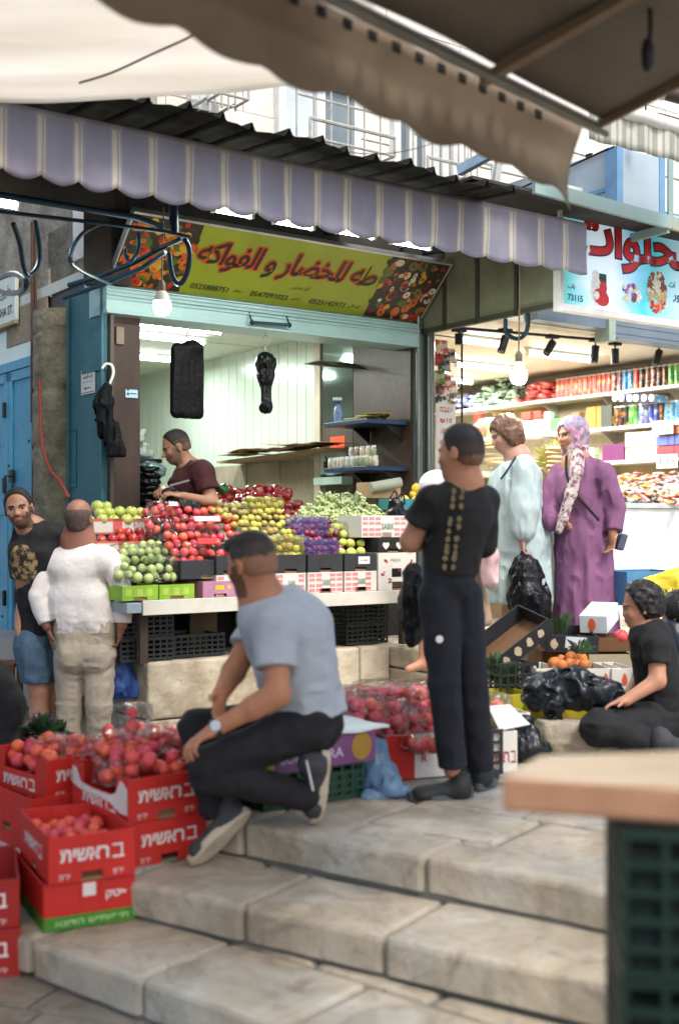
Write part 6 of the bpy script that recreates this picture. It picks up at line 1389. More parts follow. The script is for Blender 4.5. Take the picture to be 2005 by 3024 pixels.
# ---- cartons
CARD = mat('plain_cardboard', (.3, .19, .1), .85, var=.1, scale=8)
def carton(name, label, loc, rz, w_, d_, h_, m, group=None, slot=True, th=.006, fill=None, prints=None, cut=None, tilt=None, inside=None, cat='carton'):
    """open-topped tray carton: x along its printed face, y back, z up, origin at the front lower left corner"""
    q = T(name, label, cat, loc, rz, group)
    if tilt: q.rotation_euler = tilt
    b_ = B(); sw = .09; sz = h_*.22; x0 = w_/2-sw/2
    if cut:     # low scooped front
        b_.box(0, w_, 0, th, 0, h_*cut); b_.box(0, w_*.17, 0, th, h_*cut, h_); b_.box(w_*.83, w_, 0, th, h_*cut, h_)
    elif slot: b_.box(0, x0, 0, th, 0, h_); b_.box(x0+sw, w_, 0, th, 0, h_); b_.box(x0, x0+sw, 0, th, sz, h_)
    else: b_.box(0, w_, 0, th, 0, h_)
    b_.box(0, w_, d_-th, d_, 0, h_); b_.box(0, th, th, d_-th, 0, h_); b_.box(w_-th, w_, th, d_-th, 0, h_); b_.box(th, w_-th, th, d_-th, 0, th, 1)
    o = b_.obj('carton_wall', [m, inside or CARD], q, bevel=.0015)
    if prints:
        for nm, mm, fn in prints:
            b_ = B(); fn(b_, w_, d_, h_); b_.obj(nm, mm, q)
    return q
FR_ = face_m((0, -.002, 0), (1, 0, 0))
def fm(x, z, y=-.002): m_ = FR_.copy(); m_.translation = (x, y, z); return m_
def rects(b_, x0, x1, z0, z1, y=-.0015, mi=0): b_.put([(x0, y, z0), (x1, y, z0), (x1, y, z1), (x0, y, z1)], [(0, 1, 2, 3)], mi)
DKC = mat('charcoal_carton', (.028, .03, .034), .7, var=.15); WHC = mat('white_carton', (.66, .64, .58), .7, var=.05); PKP = mat('pink_print', (.6, .06, .1), .7)
GRNC = mat('lime_carton', (.22, .42, .03), .6, var=.15, scale=10); PNK = mat('mauve_pink_carton', (.42, .2, .3), .6, var=.2, scale=10); GTX = mat('green_grey_print', (.12, .2, .15), .7); REDP = mat('dull_red_print', (.4, .05, .06), .7)
def pinkpat(b_, w_, d_, h_):
    for cx in [k*.055+.03 for k in range(int(w_/.055))]:
        if w_*.36 < cx < w_*.70: continue
        for cz in (h_*.25, h_*.75):
            for a in range(4):
                an = a*math.pi/2+math.pi/4; x, z = cx+.016*math.cos(an), cz+.02*math.sin(an)*h_/.13
                pts = [(x+.011*math.cos(q)*abs(1), -.0015, z+.011*math.sin(q)) for q in [2*math.pi*k/8 for k in range(8)]]; ip = [(x+(px_-x)*.45, -.0015, z+(pz-z)*.45) for px_, _, pz in pts]
                b_.put(pts+ip, [(k, (k+1) % 8, 8+(k+1) % 8, 8+k) for k in range(8)])
def sabik(b_, w_, d_, h_): write(b_, 'SABIK', fm(w_*.53, h_*.5), width=w_*.26, height=h_*.3, offset=.02)
def wlabel(b_, w_, d_, h_): rects(b_, w_*.42, w_*.78, h_*.4, h_*.82)
zc = TZ+.002
for (a, b_, g) in ((640, 722, 0), (726, 812, 0), (815, 905, 1), (910, 1014, 2), (1018, 1114, 3)):
    s0_, s1_ = s_at(a, .03), s_at(b_, .03)
    place = {0: 'hidden behind the seated man', 1: 'by the seated man\'s shoulder', 2: 'in the middle of the row', 3: 'beside the white pictured carton'}[g]
    carton('pink_patterned_carton', 'white carton with pink ring pattern on the stall, '+place, FW(s0_, .03, zc), ROT, s1_-s0_-.006, .25, .135, WHC, 'pink patterned cartons along the stall front', prints=[('pink_pattern', PKP, pinkpat), ('carton_writing', GTX, sabik)])
    carton('charcoal_carton', 'charcoal fruit carton stacked on a pink patterned one, '+place, FW(s0_, .03, zc+.137), ROT, s1_-s0_-.006, .25, .118, DKC, 'charcoal cartons along the stall front', prints=[('white_label', WHITE, wlabel), ('label_writing', GTX, lambda b2, w2, d2, h2: write(b2, 'SHAMIR', fm(w2*.6, h2*.6, -.003), width=w2*.24, offset=.01))] if g == 3 else None)
s0_, s1_ = s_at(1117, .03), s_at(1228, .03)
def veg(b_, w_, d_, h_):
    rr = random.Random(4)
    for x, z in ((.12, .45), (.3, .25), (.68, .3), (.85, .75), (.2, .8), (.55, .55)):
        for k in range(5): xx, zz = w_*x+rr.uniform(-.012, .012), h_*z+rr.uniform(-.014, .014); b_.put([(xx+.009*math.cos(q), -.0015, zz+.007*math.sin(q)) for q in [k2*1.05 for k2 in range(6)]], [tuple(range(6))])
carton('pictured_carton', 'tall white carton printed with small red vegetables at the right end of the stall', FW(s0_, .03, zc), ROT, s1_-s0_, .3, .255, WHC, prints=[('vegetable_print', REDP, veg), ('hand_hole', mat('hole_black', (.004, .004, .004), .9), lambda b2, w2, d2, h2: rects(b2, w2*.35, w2*.6, h2*.35, h2*.58)), ('carton_writing', GTX, lambda b2, w2, d2, h2: write(b2, 'FRESH', fm(w2*.45, h2*.8), width=w2*.25))])
s0_, s1_ = s_at(1117, .05), s_at(1205, .05)
def blotch(b_, w_, d_, h_):
    for x in (.25, .7): b_.put([(w_*x+.03*math.cos(q), -.0015, h_*.5+.022*math.sin(q)*(1+.4*math.sin(3*q))) for q in [k*.52 for k in range(12)]], [tuple(range(12))])
carton('black_carton', 'black carton with two pale blotches on top of the pictured carton', FW(s0_, .05, zc+.258), ROT, s1_-s0_, .28, .1, mat('black_carton_card', (.012, .013, .014), .6), prints=[('pale_print', WHC, blotch)])
s0_, s1_ = s_at(1068, .12), s_at(1212, .12)
carton('pink_patterned_carton', 'pink patterned white carton raised on the black carton at the stall end', FW(s0_, .12, zc+.36), ROT, s1_-s0_, .28, .15, WHC, 'pink patterned cartons along the stall front', prints=[('pink_pattern', PKP, pinkpat), ('carton_writing', GTX, sabik)])
for a, b_, lb in ((362, 470, 'left lime green carton under the bagged guavas'), (472, 577, 'right lime green carton under the bagged guavas')):
    s0_, s1_ = s_at(a, .02), s_at(b_, .02)
    carton('lime_carton', lb, FW(s0_, .02, zc), ROT, s1_-s0_-.005, .3, .088, GRNC, 'lime green cartons on the stall', prints=[('yellow_print', mat('lime_print', (.4, .5, .08), .6), lambda b2, w2, d2, h2: [rects(b2, w2*x, w2*(x+.16), h2*.3, h2*.8) for x in (.1, .4, .68)])], slot=True)
s0_, s1_ = s_at(600, .02), s_at(702, .02)
carton('mauve_carton', 'mauve pink carton with a yellow patch on the stall by the seated man\'s face', FW(s0_, .02, zc), ROT, s1_-s0_, .28, .1, PNK, prints=[('yellow_patch', mat('yellow_print', (.6, .45, .05), .6), lambda b2, w2, d2, h2: (rects(b2, w2*.35, w2*.6, h2*.45, h2*.75), rects(b2, w2*.7, w2*.8, h2*.5, h2*.75)))])
s0_, s1_ = s_at(535, .06), s_at(690, .06)
carton('charcoal_carton', 'charcoal carton with green leaf print under the bagged red nectarines', FW(s0_, .06, zc+.115), ROT, s1_-s0_, .28, .115, DKC, 'charcoal cartons along the stall front', prints=[('leaf_print', GRNC, lambda b2, w2, d2, h2: b2.put([(w2*.72+.035*math.cos(q), -.0015, h2*.4+.02*math.sin(q)) for q in [k*.6 for k in range(10)]], [tuple(range(10))]))])
# crates at the left end
for (a, b_, y, h_, t_, col, lb, mm) in ((262, 432, 1578, .10, .62, 0, 'pink and white crate of big yellow-green apples at the left end of the stall', WHC), (285, 440, 1628, .06, .42, 0, 'shallow white and red crate of red apples below the yellow-green ones', WHC)):
    s0_, z0 = FP(a, y, t_); s1_, _ = FP(b_, y, t_)
    carton('fruit_crate', lb, FW(s0_, t_, z0), ROT, s1_-s0_, .3, h_, mm, None, slot=False, prints=[('red_rim', mat('salmon_print', (.6, .12, .1), .6), lambda b2, w2, d2, h2: (rects(b2, 0, w2, h2*.82, h2), rects(b2, 0, w2, 0, h2*.12), rects(b2, w2*.42, w2*.58, 0, h2)))])
# ---- fruit piles
pile('green_apple', [(268, 425, 1540, .66), (275, 418, 1517, .74), (290, 330, 1497, .78)], .041, 'large yellow-green apple in the crate at the left end of the stall', 'yellow-green apples at the left end of the stall', 3)
pile('red_apple', [(300, 432, 1593, .47), (340, 438, 1572, .53)], .036, 'red apple in the shallow crate below the yellow-green apples', 'red apples in the shallow left crate', 4)
pile('guava', [(352, 528, 1703, .09), (350, 530, 1678, .14), (352, 486, 1655, .2), (356, 488, 1632, .26), (370, 480, 1612, .32), (505, 525, 1656, .18)], .031, 'small green guava bagged in the pile above the lime green cartons', 'green guavas bagged on the stall', 5)
pile('nectarine', [(522, 700, 1658, .15), (508, 700, 1633, .2), (504, 705, 1608, .26), (480, 700, 1583, .33), (440, 700, 1558, .40), (425, 690, 1534, .47), (430, 660, 1510, .56)], .031, 'red nectarine in the bagged heap in the middle of the stall', 'red nectarines bagged on the stall', 6)
pile('nectarine', [(458, 522, 1514, .40), (462, 518, 1496, .41)], .027, 'red nectarine inside the clear punnet below the stallholder\'s hands', 'nectarines in the clear punnet', 7)
pile('yellow_plum', [(822, 895, 1640, .12), (815, 892, 1616, .18), (770, 885, 1592, .25), (715, 870, 1570, .32), (690, 862, 1549, .39), (650, 850, 1529, .46), (630, 835, 1510, .54), (640, 830, 1493, .62), (735, 815, 1478, .66)], .026, 'yellow-green plum in the netted heap behind the seated man\'s head', 'yellow-green plums on the stall', 8)
pile('purple_plum', [(905, 1000, 1642, .12), (900, 998, 1620, .17), (895, 990, 1598, .23), (875, 985, 1576, .3), (866, 972, 1555, .37), (862, 968, 1537, .44)], .026, 'dark purple plum in the violet netting on the stall', 'purple plums in violet nets on the stall', 9)
pile('green_apple', [(1005, 1078, 1632, .13), (1000, 1090, 1604, .2), (985, 1075, 1578, .3), (975, 1060, 1557, .38)], .037, 'yellow-green apple in the heap beside the purple plums', 'yellow-green apples beside the plums', 10)
pile('red_pepper', [(690, 892, 1518, 1.05), (650, 880, 1494, 1.15), (645, 862, 1472, 1.25), (660, 848, 1454, 1.35)], .045, 'glossy dark red pepper in the heap behind the stall', 'red peppers heaped behind the stall', 11)
pile('green_pepper', [(648, 668, 1448, 1.3)], .045, 'dark green pepper beside the red pepper heap', 'green peppers by the red heap', 12)
pile('lemon', [(1200, 1268, 1478, .45), (1210, 1272, 1460, .5), (1225, 1272, 1444, .55)], .032, 'bright yellow lemon in the teal box at the stall end', 'lemons at the stall end', 13)
s0_, z0 = FP(1180, 1505, .42); s1_, _ = FP(1272, 1505, .42)
carton('teal_carton', 'small teal printed box holding lemons at the right end of the stall', FW(s0_, .42, z0), ROT, s1_-s0_, .25, .08, mat('teal_carton_card', (.03, .22, .26), .6), slot=False)
# pepper bed and supports
s0_, z0 = FP(640, 1545, 1.0); s1_, _ = FP(900, 1545, 1.0)
carton('pepper_tray', 'dark tray under the heap of red peppers behind the stall', FW(s0_, 1.0, z0), ROT, s1_-s0_, .45, .06, DKC, slot=False, cat='tray')
# bags of film round the heaps
def pbag(pl_, pr_, py0, py1, t_, dep, matl, label, seed, name='clear_bag', grp=None, cat='bag'):
    s0_, zb = FP(pl_, py1, t_); s1_, zt = FP(pr_, py0, t_); return bagfilm(name, label, FW((s0_+s1_)/2, t_+dep*.35, (zb+zt)/2), (s1_-s0_, dep, zt-zb), ROT, matl, grp, seed, cat)
pbag(345, 438, 1668, 1722, .10, .18, GRNFILM, 'clear crinkled bag of green guavas in front, nearest the man in white', 1)
pbag(440, 535, 1640, 1722, .10, .18, GRNFILM, 'clear crinkled bag of green guavas in front, over the right lime carton', 2)
pbag(345, 492, 1604, 1664, .20, .2, GRNFILM, 'clear crinkled bag of green guavas on top of the guava heap', 3)
pbag(500, 610, 1598, 1672, .14, .2, CLEAR, 'clear bag of red nectarines above the charcoal leaf carton', 4)
pbag(612, 705, 1594, 1672, .14, .2, CLEAR, 'clear bag of red nectarines beside the seated man\'s forehead', 5)
pbag(425, 520, 1528, 1602, .34, .2, CLEAR, 'clear bag of red nectarines over the red apple crate', 6)
pbag(522, 640, 1520, 1596, .34, .2, CLEAR, 'clear bag of red nectarines behind the front nectarine bags', 7)
pbag(452, 527, 1480, 1528, .38, .14, CLEAR, 'clear square punnet of nectarines standing on top of the red heap', 8, 'clear_punnet', cat='punnet')
pbag(640, 740, 1484, 1540, .5, .2, CLEAR, 'clear bag of yellow-green plums next to the nectarine heap', 9)
pbag(812, 900, 1580, 1655, .11, .16, YELNET, 'yellow netted bag of plums over the charcoal carton', 10, 'net_bag')
pbag(740, 840, 1468, 1510, .58, .18, YELNET, 'yellow netted bag on top of the plum heap', 11, 'net_bag')
pbag(898, 1002, 1592, 1656, .11, .16, PURNET, 'violet netted bag of purple plums in front', 12, 'net_bag')
pbag(862, 975, 1526, 1590, .3, .18, PURNET, 'violet netted bag of purple plums on top', 13, 'net_bag')
pbag(970, 1065, 1540, 1592, .3, .18, CLEAR, 'clear bag of yellow-green apples below the grapes', 14)
# white and printed labels
def card(px0, px1, py0, py1, t_, m, label, name='paper_label', tilt=0):
    s0_, zb = FP(px0, py1, t_); s1_, zt = FP(px1, py0, t_); b_ = B(); b_.box(-(s1_-s0_)/2, (s1_-s0_)/2, -.001, .001, -(zt-zb)/2, (zt-zb)/2)
    return tag(b_.obj(name, m, loc=FW((s0_+s1_)/2, t_, (zb+zt)/2), rot=(R(-25), tilt, ROT)), label, 'label')
card(585, 640, 1588, 1606, .12, [mat('scarlet_label', (.75, .03, .03), .4)], 'scarlet label on the front bag of nectarines')
card(575, 650, 1524, 1540, .33, [mat('pinkish_label', (.75, .55, .68), .4)], 'pale pink label on the rear bag of nectarines')
card(500, 525, 1482, 1494, .36, [WHITE], 'white label on the clear punnet')
# ---- green grapes: heaps of bunches
GR = mat('green_grape_skin', (.45, .55, .22), .25, col2=(.62, .68, .38), scale=30, rand=.06, coat=.4, sss=.1)
def bunch(seed):
    rr = random.Random(seed); b_ = B()
    for k in range(70):
        a, h_ = rr.random()*6.28, rr.random(); rad = (.05*(1-h_*.6))*math.sqrt(rr.random()); x, y, z = rad*math.cos(a)*1.3, rad*math.sin(a), .03-h_*.09+.02*rr.random()
        r = rr.uniform(.0105, .013); b_.lathe([(.001, -r), (r*.8, -r*.6), (r, 0), (r*.8, r*.6), (.001, r)], 6, (x, y, z), caps=False)
    b_.tube([(0, 0, .08), (.01, 0, .03), (0, 0, -.04)], .003, 4, 1); return b_.obj('grape_bunch', [GR, GSTEM], smooth=True)
gp = [bunch(1), bunch(2)]; used = 0
rr = random.Random(21)
for (pl_, pr_, py, t_) in ((895, 1140, 1548, .5), (890, 1142, 1530, .58), (900, 1140, 1514, .66), (945, 1060, 1490, .7), (950, 1055, 1474, .74)):
    s0_, z0 = FP(pl_, py, t_); s1_, z1 = FP(pr_, py, t_); n = int((s1_-s0_)/.085)
    for j in range(n+1):
        if used < 2: o = gp[used]
        else: o = gp[used % 2].copy(); C.objects.link(o)
        used += 1; o.location = FW(s0_+(s1_-s0_)*j/n, t_+rr.uniform(-.02, .02), z0+(z1-z0)*j/n); o.rotation_euler = (rr.uniform(-.5, .5), rr.uniform(-.5, .5), rr.uniform(0, 6))
        tag(o, 'bunch of pale green grapes in the heap at the right of the stall', 'grapes', 'green grape bunches on the stall')
pbag(1000, 1062, 1458, 1505, .66, .16, CLEAR, 'tall clear bag of green grapes on top of the grape heap', 15)
# ---- behind: roll, cardboard, dark mesh bag
b_ = B(); a = FP(1095, 1440, .8); e = FP(1170, 1425, .8); b_.tube([FW(a[0], .8, a[1]), FW(e[0], .75, e[1])], .04, 14); tag(b_.obj('paper_roll', mat('grey_green_roll', (.36, .38, .3), .7), smooth=True), 'grey-green paper roll lying behind the grapes', 'roll')
carton('cardboard_box', 'plain tan cardboard box behind the grapes under the paper roll', FW(s_at(1098, .82), .82, FP(1098, 1470, .82)[1]), ROT, .28, .2, .12, mat('tan_card', (.45, .3, .17), .8), slot=False)
pb = FW(s_at(1170, .3), .3, FP(1170, 1540, .3)[1]); S = Sdf(.03); S.limb(pb+Vector((0, 0, .04)), pb+Vector((0, 0, .12)), .065, .05); S.fold(.012, (.03, .03, .08), 3)
q = T('plastic_bag', 'small dark blue-black bag with loop handles beside the lemons', 'bag', pb); skin('bag_skin', S, [BAGM], q, pb, .008)
b_ = B(); b_.tube(curve([Vector((-.05, 0, .13)), Vector((-.03, 0, .2)), Vector((0, 0, .21)), Vector((.01, 0, .13))], 5), .006, 6); b_.tube(curve([Vector((.0, -.03, .13)), Vector((.03, -.03, .2)), Vector((.05, -.03, .19)), Vector((.06, -.03, .12))], 5), .006, 6); b_.obj('bag_handle', BAGM, q)
# ================================================================== things hanging in the fruit shop
def hang(name, label, px, pyt, t_, fn, cat):
    s_, z = FP(px, pyt, t_); q = T(name, label, cat, FW(s_, t_, z), ROT); fn(q); return q
def bundle(q):
    S = Sdf(.03); o = q.location
    for x in (-.085, -.03, .03, .085): S.limb(o+EV*x+Z*-.06, o+EV*x+Z*-.50, .036, .04)
    S.ell(o+Z*-.04+EV*.04, (.07, .05, .05)); S.fold(.008, (.025, .025, .25), 3); k = skin('bag_sheets', S, [mat('matt_black_plastic', (.003, .003, .0035), .55, spec=.2, bump=1, bscale=30)], q, (0, 0, 0), .009); k.matrix_parent_inverse = Matrix.Identity(4)
    q.rotation_euler = (0, 0, 0); k.data.transform(Matrix.Translation(-o))
    b_ = B(); b_.tube(curve([Vector((0, 0, -.02)), Vector((0, 0, .05)), Vector((.02, 0, .09)), Vector((.0, 0, .12))], 5), .005, 6); b_.obj('wire_hook', GREY, q)
hang('carrier_bag_bundle', 'thick bundle of black carrier bags hanging above the stallholder', 553, 1008, 1.02, bundle, 'bag bundle')
def twist(q):
    S = Sdf(.03); o = q.location
    S.ell(o+Z*-.09, (.065, .06, .06)); S.limb(o+Z*-.12, o+Z*-.2, .06, .05); S.limb(o+Z*-.2, o+Z*-.3, .05, .026); S.limb(o+Z*-.3, o+Z*-.43, .026, .042); S.fold(.014, (.02, .02, .16), 7); k = skin('bag_sheets', S, [BAGM], q, (0, 0, 0), .008)
    q.rotation_euler = (0, 0, 0); k.data.transform(Matrix.Translation(-o))
    b_ = B(); b_.tube(curve([Vector((0, 0, -.05)), Vector((.0, 0, .02)), Vector((.025, 0, .05)), Vector((0, 0, .1)), Vector((-.02, 0, .07))], 6), .004, 6); b_.tube([Vector((0, 0, .1)), Vector((0, 0, .16))], .003, 6); b_.obj('wire_hook', GREY, q)
hang('carrier_bag_bundle', 'twisted black carrier bags hanging from the rail hook right of the thick bundle', 785, 1030, 1.0, twist, 'bag bundle')
b_ = B(); a, e = FP(745, 952, .9), FP(855, 960, .9); pa, pe = FW(a[0], .9, a[1]), FW(e[0], .9, e[1]); b_.tube([pa, pe], .012, 8)
for p in (pa, pe): b_.tube([p+Z*.09+IV*.05, p], .006, 6); b_.lathe([(.005, -.02), (.02, 0), (.005, .02)], 8, tuple(p))
tag(b_.obj('hanging_rail', DK2, smooth=True), 'short dark rail fixed under the cyan shutter box', 'rail')
# umbrella on the left post
s_, z = FP(318, 1075, .93); q = T('folded_umbrella', 'folded black umbrella with white hook hanging at the left of the shop opening', 'umbrella', FW(s_, .93, z)); b_ = B()
b_.tube(curve([Vector((-.035, -.0, -.03)), Vector((-.01, 0, .0)), Vector((.03, 0, -.01)), Vector((.04, 0, -.06)), Vector((.02, 0, -.12)), Vector((0, 0, -.16))], 6), .009, 8); b_.obj('handle', WHITE, q, smooth=True)
o = q.location; S = Sdf(.02); S.limb(o+Vector((.0, -.02, -.16)), o+Vector((-.02, -.02, -.26)), .02, .055); S.limb(o+Vector((-.02, -.02, -.26)), o+Vector((-.03, -.02, -.45)), .05, .035); S.limb(o+Vector((-.0, -.02, -.3)), o+Vector((.06, -.02, -.60)), .03, .055); S.fold(.022, (.025, .025, .12), 5); S.cut(o+Vector((0, 0, -.62)), (0, 0, -1)); skin('umbrella_cloth', S, [mat('black_nylon', (.006, .007, .009), .7, spec=.15)], q, o, .008)
# spray bottle, papers, jars on the shelves of the side wall
def onshelf(px, t_unused, z, yy, sx_=.22): return FW(SX-sx_, 1+yy, z)
p = onshelf(0, 0, 1.971, .50, .36); q = T('spray_bottle', 'blue spray bottle with white trigger on the upper navy shelf', 'bottle', p); b_ = B(); b_.lathe([(.035, 0), (.037, .08), (.03, .12), (.014, .15)], 14, sy=.7); b_.obj('bottle_body', mat('blue_clear_plastic', (.03, .12, .42), .2, col2=(.4, .5, .6), scale=9), q, smooth=True)
b_ = B(); b_.lathe([(.014, .15), (.016, .17)], 10, mi=1); b_.box(-.045, .03, -.012, .012, .18, .205); b_.box(-.04, -.028, -.006, .006, .14, .18, 1); b_.obj('spray_trigger', [WHITE, mat('navy_plastic', (.01, .03, .2), .4)], q, bevel=.004)
for k, (c_, yy, lb) in enumerate((((.55, .5, .38), .34, 'cream folded paper bag lying on the upper navy shelf'), ((.5, .55, .08), .24, 'yellow-green folded paper bag lying on the upper navy shelf'), ((.25, .16, .08), .15, 'brown folded paper sheet lying on the upper navy shelf'))):
    b_ = B(); b_.grid(lambda u, v: ((u-.5)*.3, (v-.5)*.2, .012+.03*math.sin(u*3.1)*(1-v*.5)+.012*k), 10, 6); tag(b_.obj('folded_paper_bag', mat('paper_%d' % k, c_, .8), loc=FW(SX-.22, 1+yy, 1.975), rot=(0, 0, ROT+.4+k*.3), smooth=True, solid=.006), lb, 'paper bag')
rr = random.Random(8)
jm = [mat('jar_'+k, c, .3, col2=c2, scale=40, coat=.5) for k, c, c2 in (('cream', (.5, .42, .28), (.7, .65, .5)), ('green', (.12, .2, .06), (.4, .4, .3)), ('brown', (.2, .1, .04), (.5, .4, .3)), ('white', (.7, .7, .66), (.3, .28, .2)))]
jproto = {}
for row in range(2):
    for j in range(9):
        mi = rr.randrange(4)
        if mi not in jproto:
            b_ = B(); b_.lathe([(.02, 0), (.024, .01), (.024, .055), (.018, .068)], 10); o = b_.obj('spice_jar', jm[mi], smooth=True); b_ = B(); b_.lathe([(.019, .067), (.019, .082)], 10); b_.obj('lid', WHITE, o, smooth=True); jproto[mi] = o
        else: o = copy_tree(jproto[mi])
        o.location = FW(SX-.40+.09*row+rr.uniform(-.01, .01), 1.06+j*.062, 1.601+ (0 if row == 0 else .0)); o.rotation_euler = (0, 0, rr.random()*3)
        if row: o.location.z += .001
        tag(o, 'small jar of spices on the lower navy shelf', 'jar', 'spice jars on the lower navy shelf')
for j in range(5):
    o = copy_tree(jproto[rr.choice(list(jproto))]); o.location = FW(SX-.3, 1.1+j*.075, 1.684); tag(o, 'small jar of spices stacked in the second layer on the lower navy shelf', 'jar', 'spice jars in the second layer')
# cardboard sheets on the rear wall ledge
lg = T('wall_ledge', 'long wooden ledge on the green wall heaped with flattened cardboard', 'ledge', FW(SX-.3, 2.2, FP(940, 1340, 2.3)[1]), ROT)
tA, zA = SP(960, 1322, SX-.28); tB, zB = SP(640, 1362, SX-.28)
lg.location = FW(SX-.28, tA, 0); b_ = B(); b_.put([(0, 0, zA), (.28, 0, zA+.0), (.28, tB-tA, zB), (0, tB-tA, zB), (0, 0, zA-.02), (.28, 0, zA-.02), (.28, tB-tA, zB-.02), (0, tB-tA, zB-.02)], [(0, 1, 2, 3), (7, 6, 5, 4), (0, 4, 5, 1), (0, 3, 7, 4), (3, 2, 6, 7), (1, 5, 6, 2)]); b_.obj('ledge_board', CARD, lg)
for k in range(7):
    f_ = k/7; b_ = B(); b_.grid(lambda u, v: ((v-.5)*.3, (u-.5)*.6, .01*math.sin(u*5+k)+.02*u), 8, 3); tag(b_.obj('cardboard_sheet', CARD, loc=FW(SX-.2-.02*(k % 3), tA+.15+(tB-tA-.4)*f_, (zA+(zB-zA)*f_)+.03+.012*(k % 3)), rot=(R(rnd.uniform(-4, 6)), 0, ROT+rnd.uniform(-.1, .1)), smooth=True, solid=.005), 'flattened cardboard sheet lying on the long wall ledge', 'cardboard', 'flattened cardboard on the wall ledge')
b_ = B(); tC, zC = SP(975, 1095, SX-.2); b_.grid(lambda u, v: ((v-.5)*.3, (u-.5)*.5, .03*math.sin(u*4)+.10*u), 8, 3); tag(b_.obj('cardboard_sheet', mat('dark_board', (.08, .07, .05), .8), loc=FW(SX-.15, tC, zC), rot=(0, 0, ROT), smooth=True, solid=.006), 'curled dark cardboard sheet jutting from the mirror above the shelves', 'cardboard')
# left side: shelf of garlic bags, drawer box, black bags
s0_, z0 = FP(330, 1350, 1.12); sh = T('wall_shelf', 'dark shelf heaped with small white bags at the left inside the shop', 'shelf', FW(s0_, 1.12, z0), ROT); b_ = B(); s1_ = s_at(480, 1.12); b_.box(0, s1_-s0_, 0, .35, -.03, 0); b_.box(0, s1_-s0_-.12, .02, .33, -.14, -.03); b_.obj('shelf_board', mat('navy_black_board', (.012, .018, .03), .5), sh, bevel=.004)
GM = film('white_bag_film', (.9, 1, .95), .3, .2, .6, (.62, .7, .64), 30); gm = None; rr = random.Random(3)
for k in range(26):
    x, y, z = rr.uniform(.04, s1_-s0_-.03), rr.uniform(.03, .3), .035+(.055 if k > 14 else 0)+(.05 if k > 21 else 0)
    if k > 14: x = .05+(x-.05)*.75
    if gm is None:
        S = Sdf(.01); S.ell((0, 0, 0), (.045, .04, .033)); S.limb((0, 0, .02), (.01, 0, .055), .014, .02); S.fold(.008, (.015, .015, .02), 3); gm = skin('produce_bag', S, [GM], None, (0, 0, 0), .007); o = gm
    else: o = gm.copy(); C.objects.link(o)
    o.location = FW(s0_+x, 1.12+y, z0+z); o.rotation_euler = (rr.uniform(-.6, .6), rr.uniform(-.6, .6), rr.random()*6); tag(o, 'small white plastic bag in the heap on the dark left shelf', 'bag', 'small white bags on the left shelf')
s0_, z0 = FP(322, 1482, 1.08); s1_, z1 = FP(413, 1392, 1.08); q = T('wooden_drawer_box', 'small pale wooden drawer box with a lock under the left shelf', 'box', FW(s0_, 1.08, z0), ROT); WD = mat('pale_wood', (.5, .38, .2), .6, var=.12, scale=9, stretch=(.3, 1, 3)); b_ = B(); wdt, hh = s1_-s0_, z1-z0; b_.box(0, wdt, .012, .25, 0, hh); b_.box(0, wdt, 0, .012, hh-.02, hh); b_.box(wdt-.025, wdt, 0, .012, 0, hh-.02); b_.obj('box_body', WD, q, bevel=.002)
b_ = B(); b_.lathe([(.008, 0), (.008, .006)], 10, (0, 0, 0)); b_.X = None; o = b_.obj('lock', DK, q, loc=(wdt*.38, .01, hh*.72), rot=(R(90), 0, 0)); b_ = B(); write(b_, 'HONEYPOT', Matrix.Translation((wdt*.38, .0115, hh*.45)) @ Matrix.Rotation(R(90), 4, 'X'), width=wdt*.36); b_.obj('box_writing', INK, q)
b_ = B(); b_.lathe([(.03, 0), (.032, .07), (.03, .07)], 14); tag(b_.obj('steel_cup', mat('bright_steel', (.6, .6, .58), .2, metal=.9), smooth=True, loc=FW(s_at(382, 1.12), 1.12, z1+.001)), 'small steel cup standing on the wooden drawer box', 'cup')
b_ = B(); b_.box(0, .5, 0, .25, 0, z0-.3-.005); tag(b_.obj('low_cabinet', DARKW, loc=FW(s0_-.0, 1.08, .3), rot=ROT, bevel=.004), 'dark brown cabinet under the wooden drawer box', 'cabinet')
for k in range(7):
    s_, z = FP(448, 1500-k*19, 1.05); S = Sdf(.02); c_ = FW(s_, 1.1, z); S.ell(c_, (.085, .09, .03)); S.fold(.012, (.04, .04, .02), k); q = T('folded_black_bags', 'layer of glossy folded black bags in the stack behind the apples', 'bag', c_, group='stacked black bags behind the apples'); skin('bag_skin', S, [BAGM], q, c_, .01)
c_ = FW(s_at(440, 1.1), 1.12, FP(440, 1390, 1.1)[1]); S = Sdf(.02); S.ell(c_, (.12, .08, .055)); S.fold(.02, (.04, .04, .04), 2); q = T('crumpled_clear_bag', 'crumpled clear plastic bag on the stack of black bags', 'bag', c_); skin('bag_skin', S, [film('cyan_clear_film', (.85, 1, 1), .4, .15, .3, (.3, .5, .5), 25)], q, c_, .009)
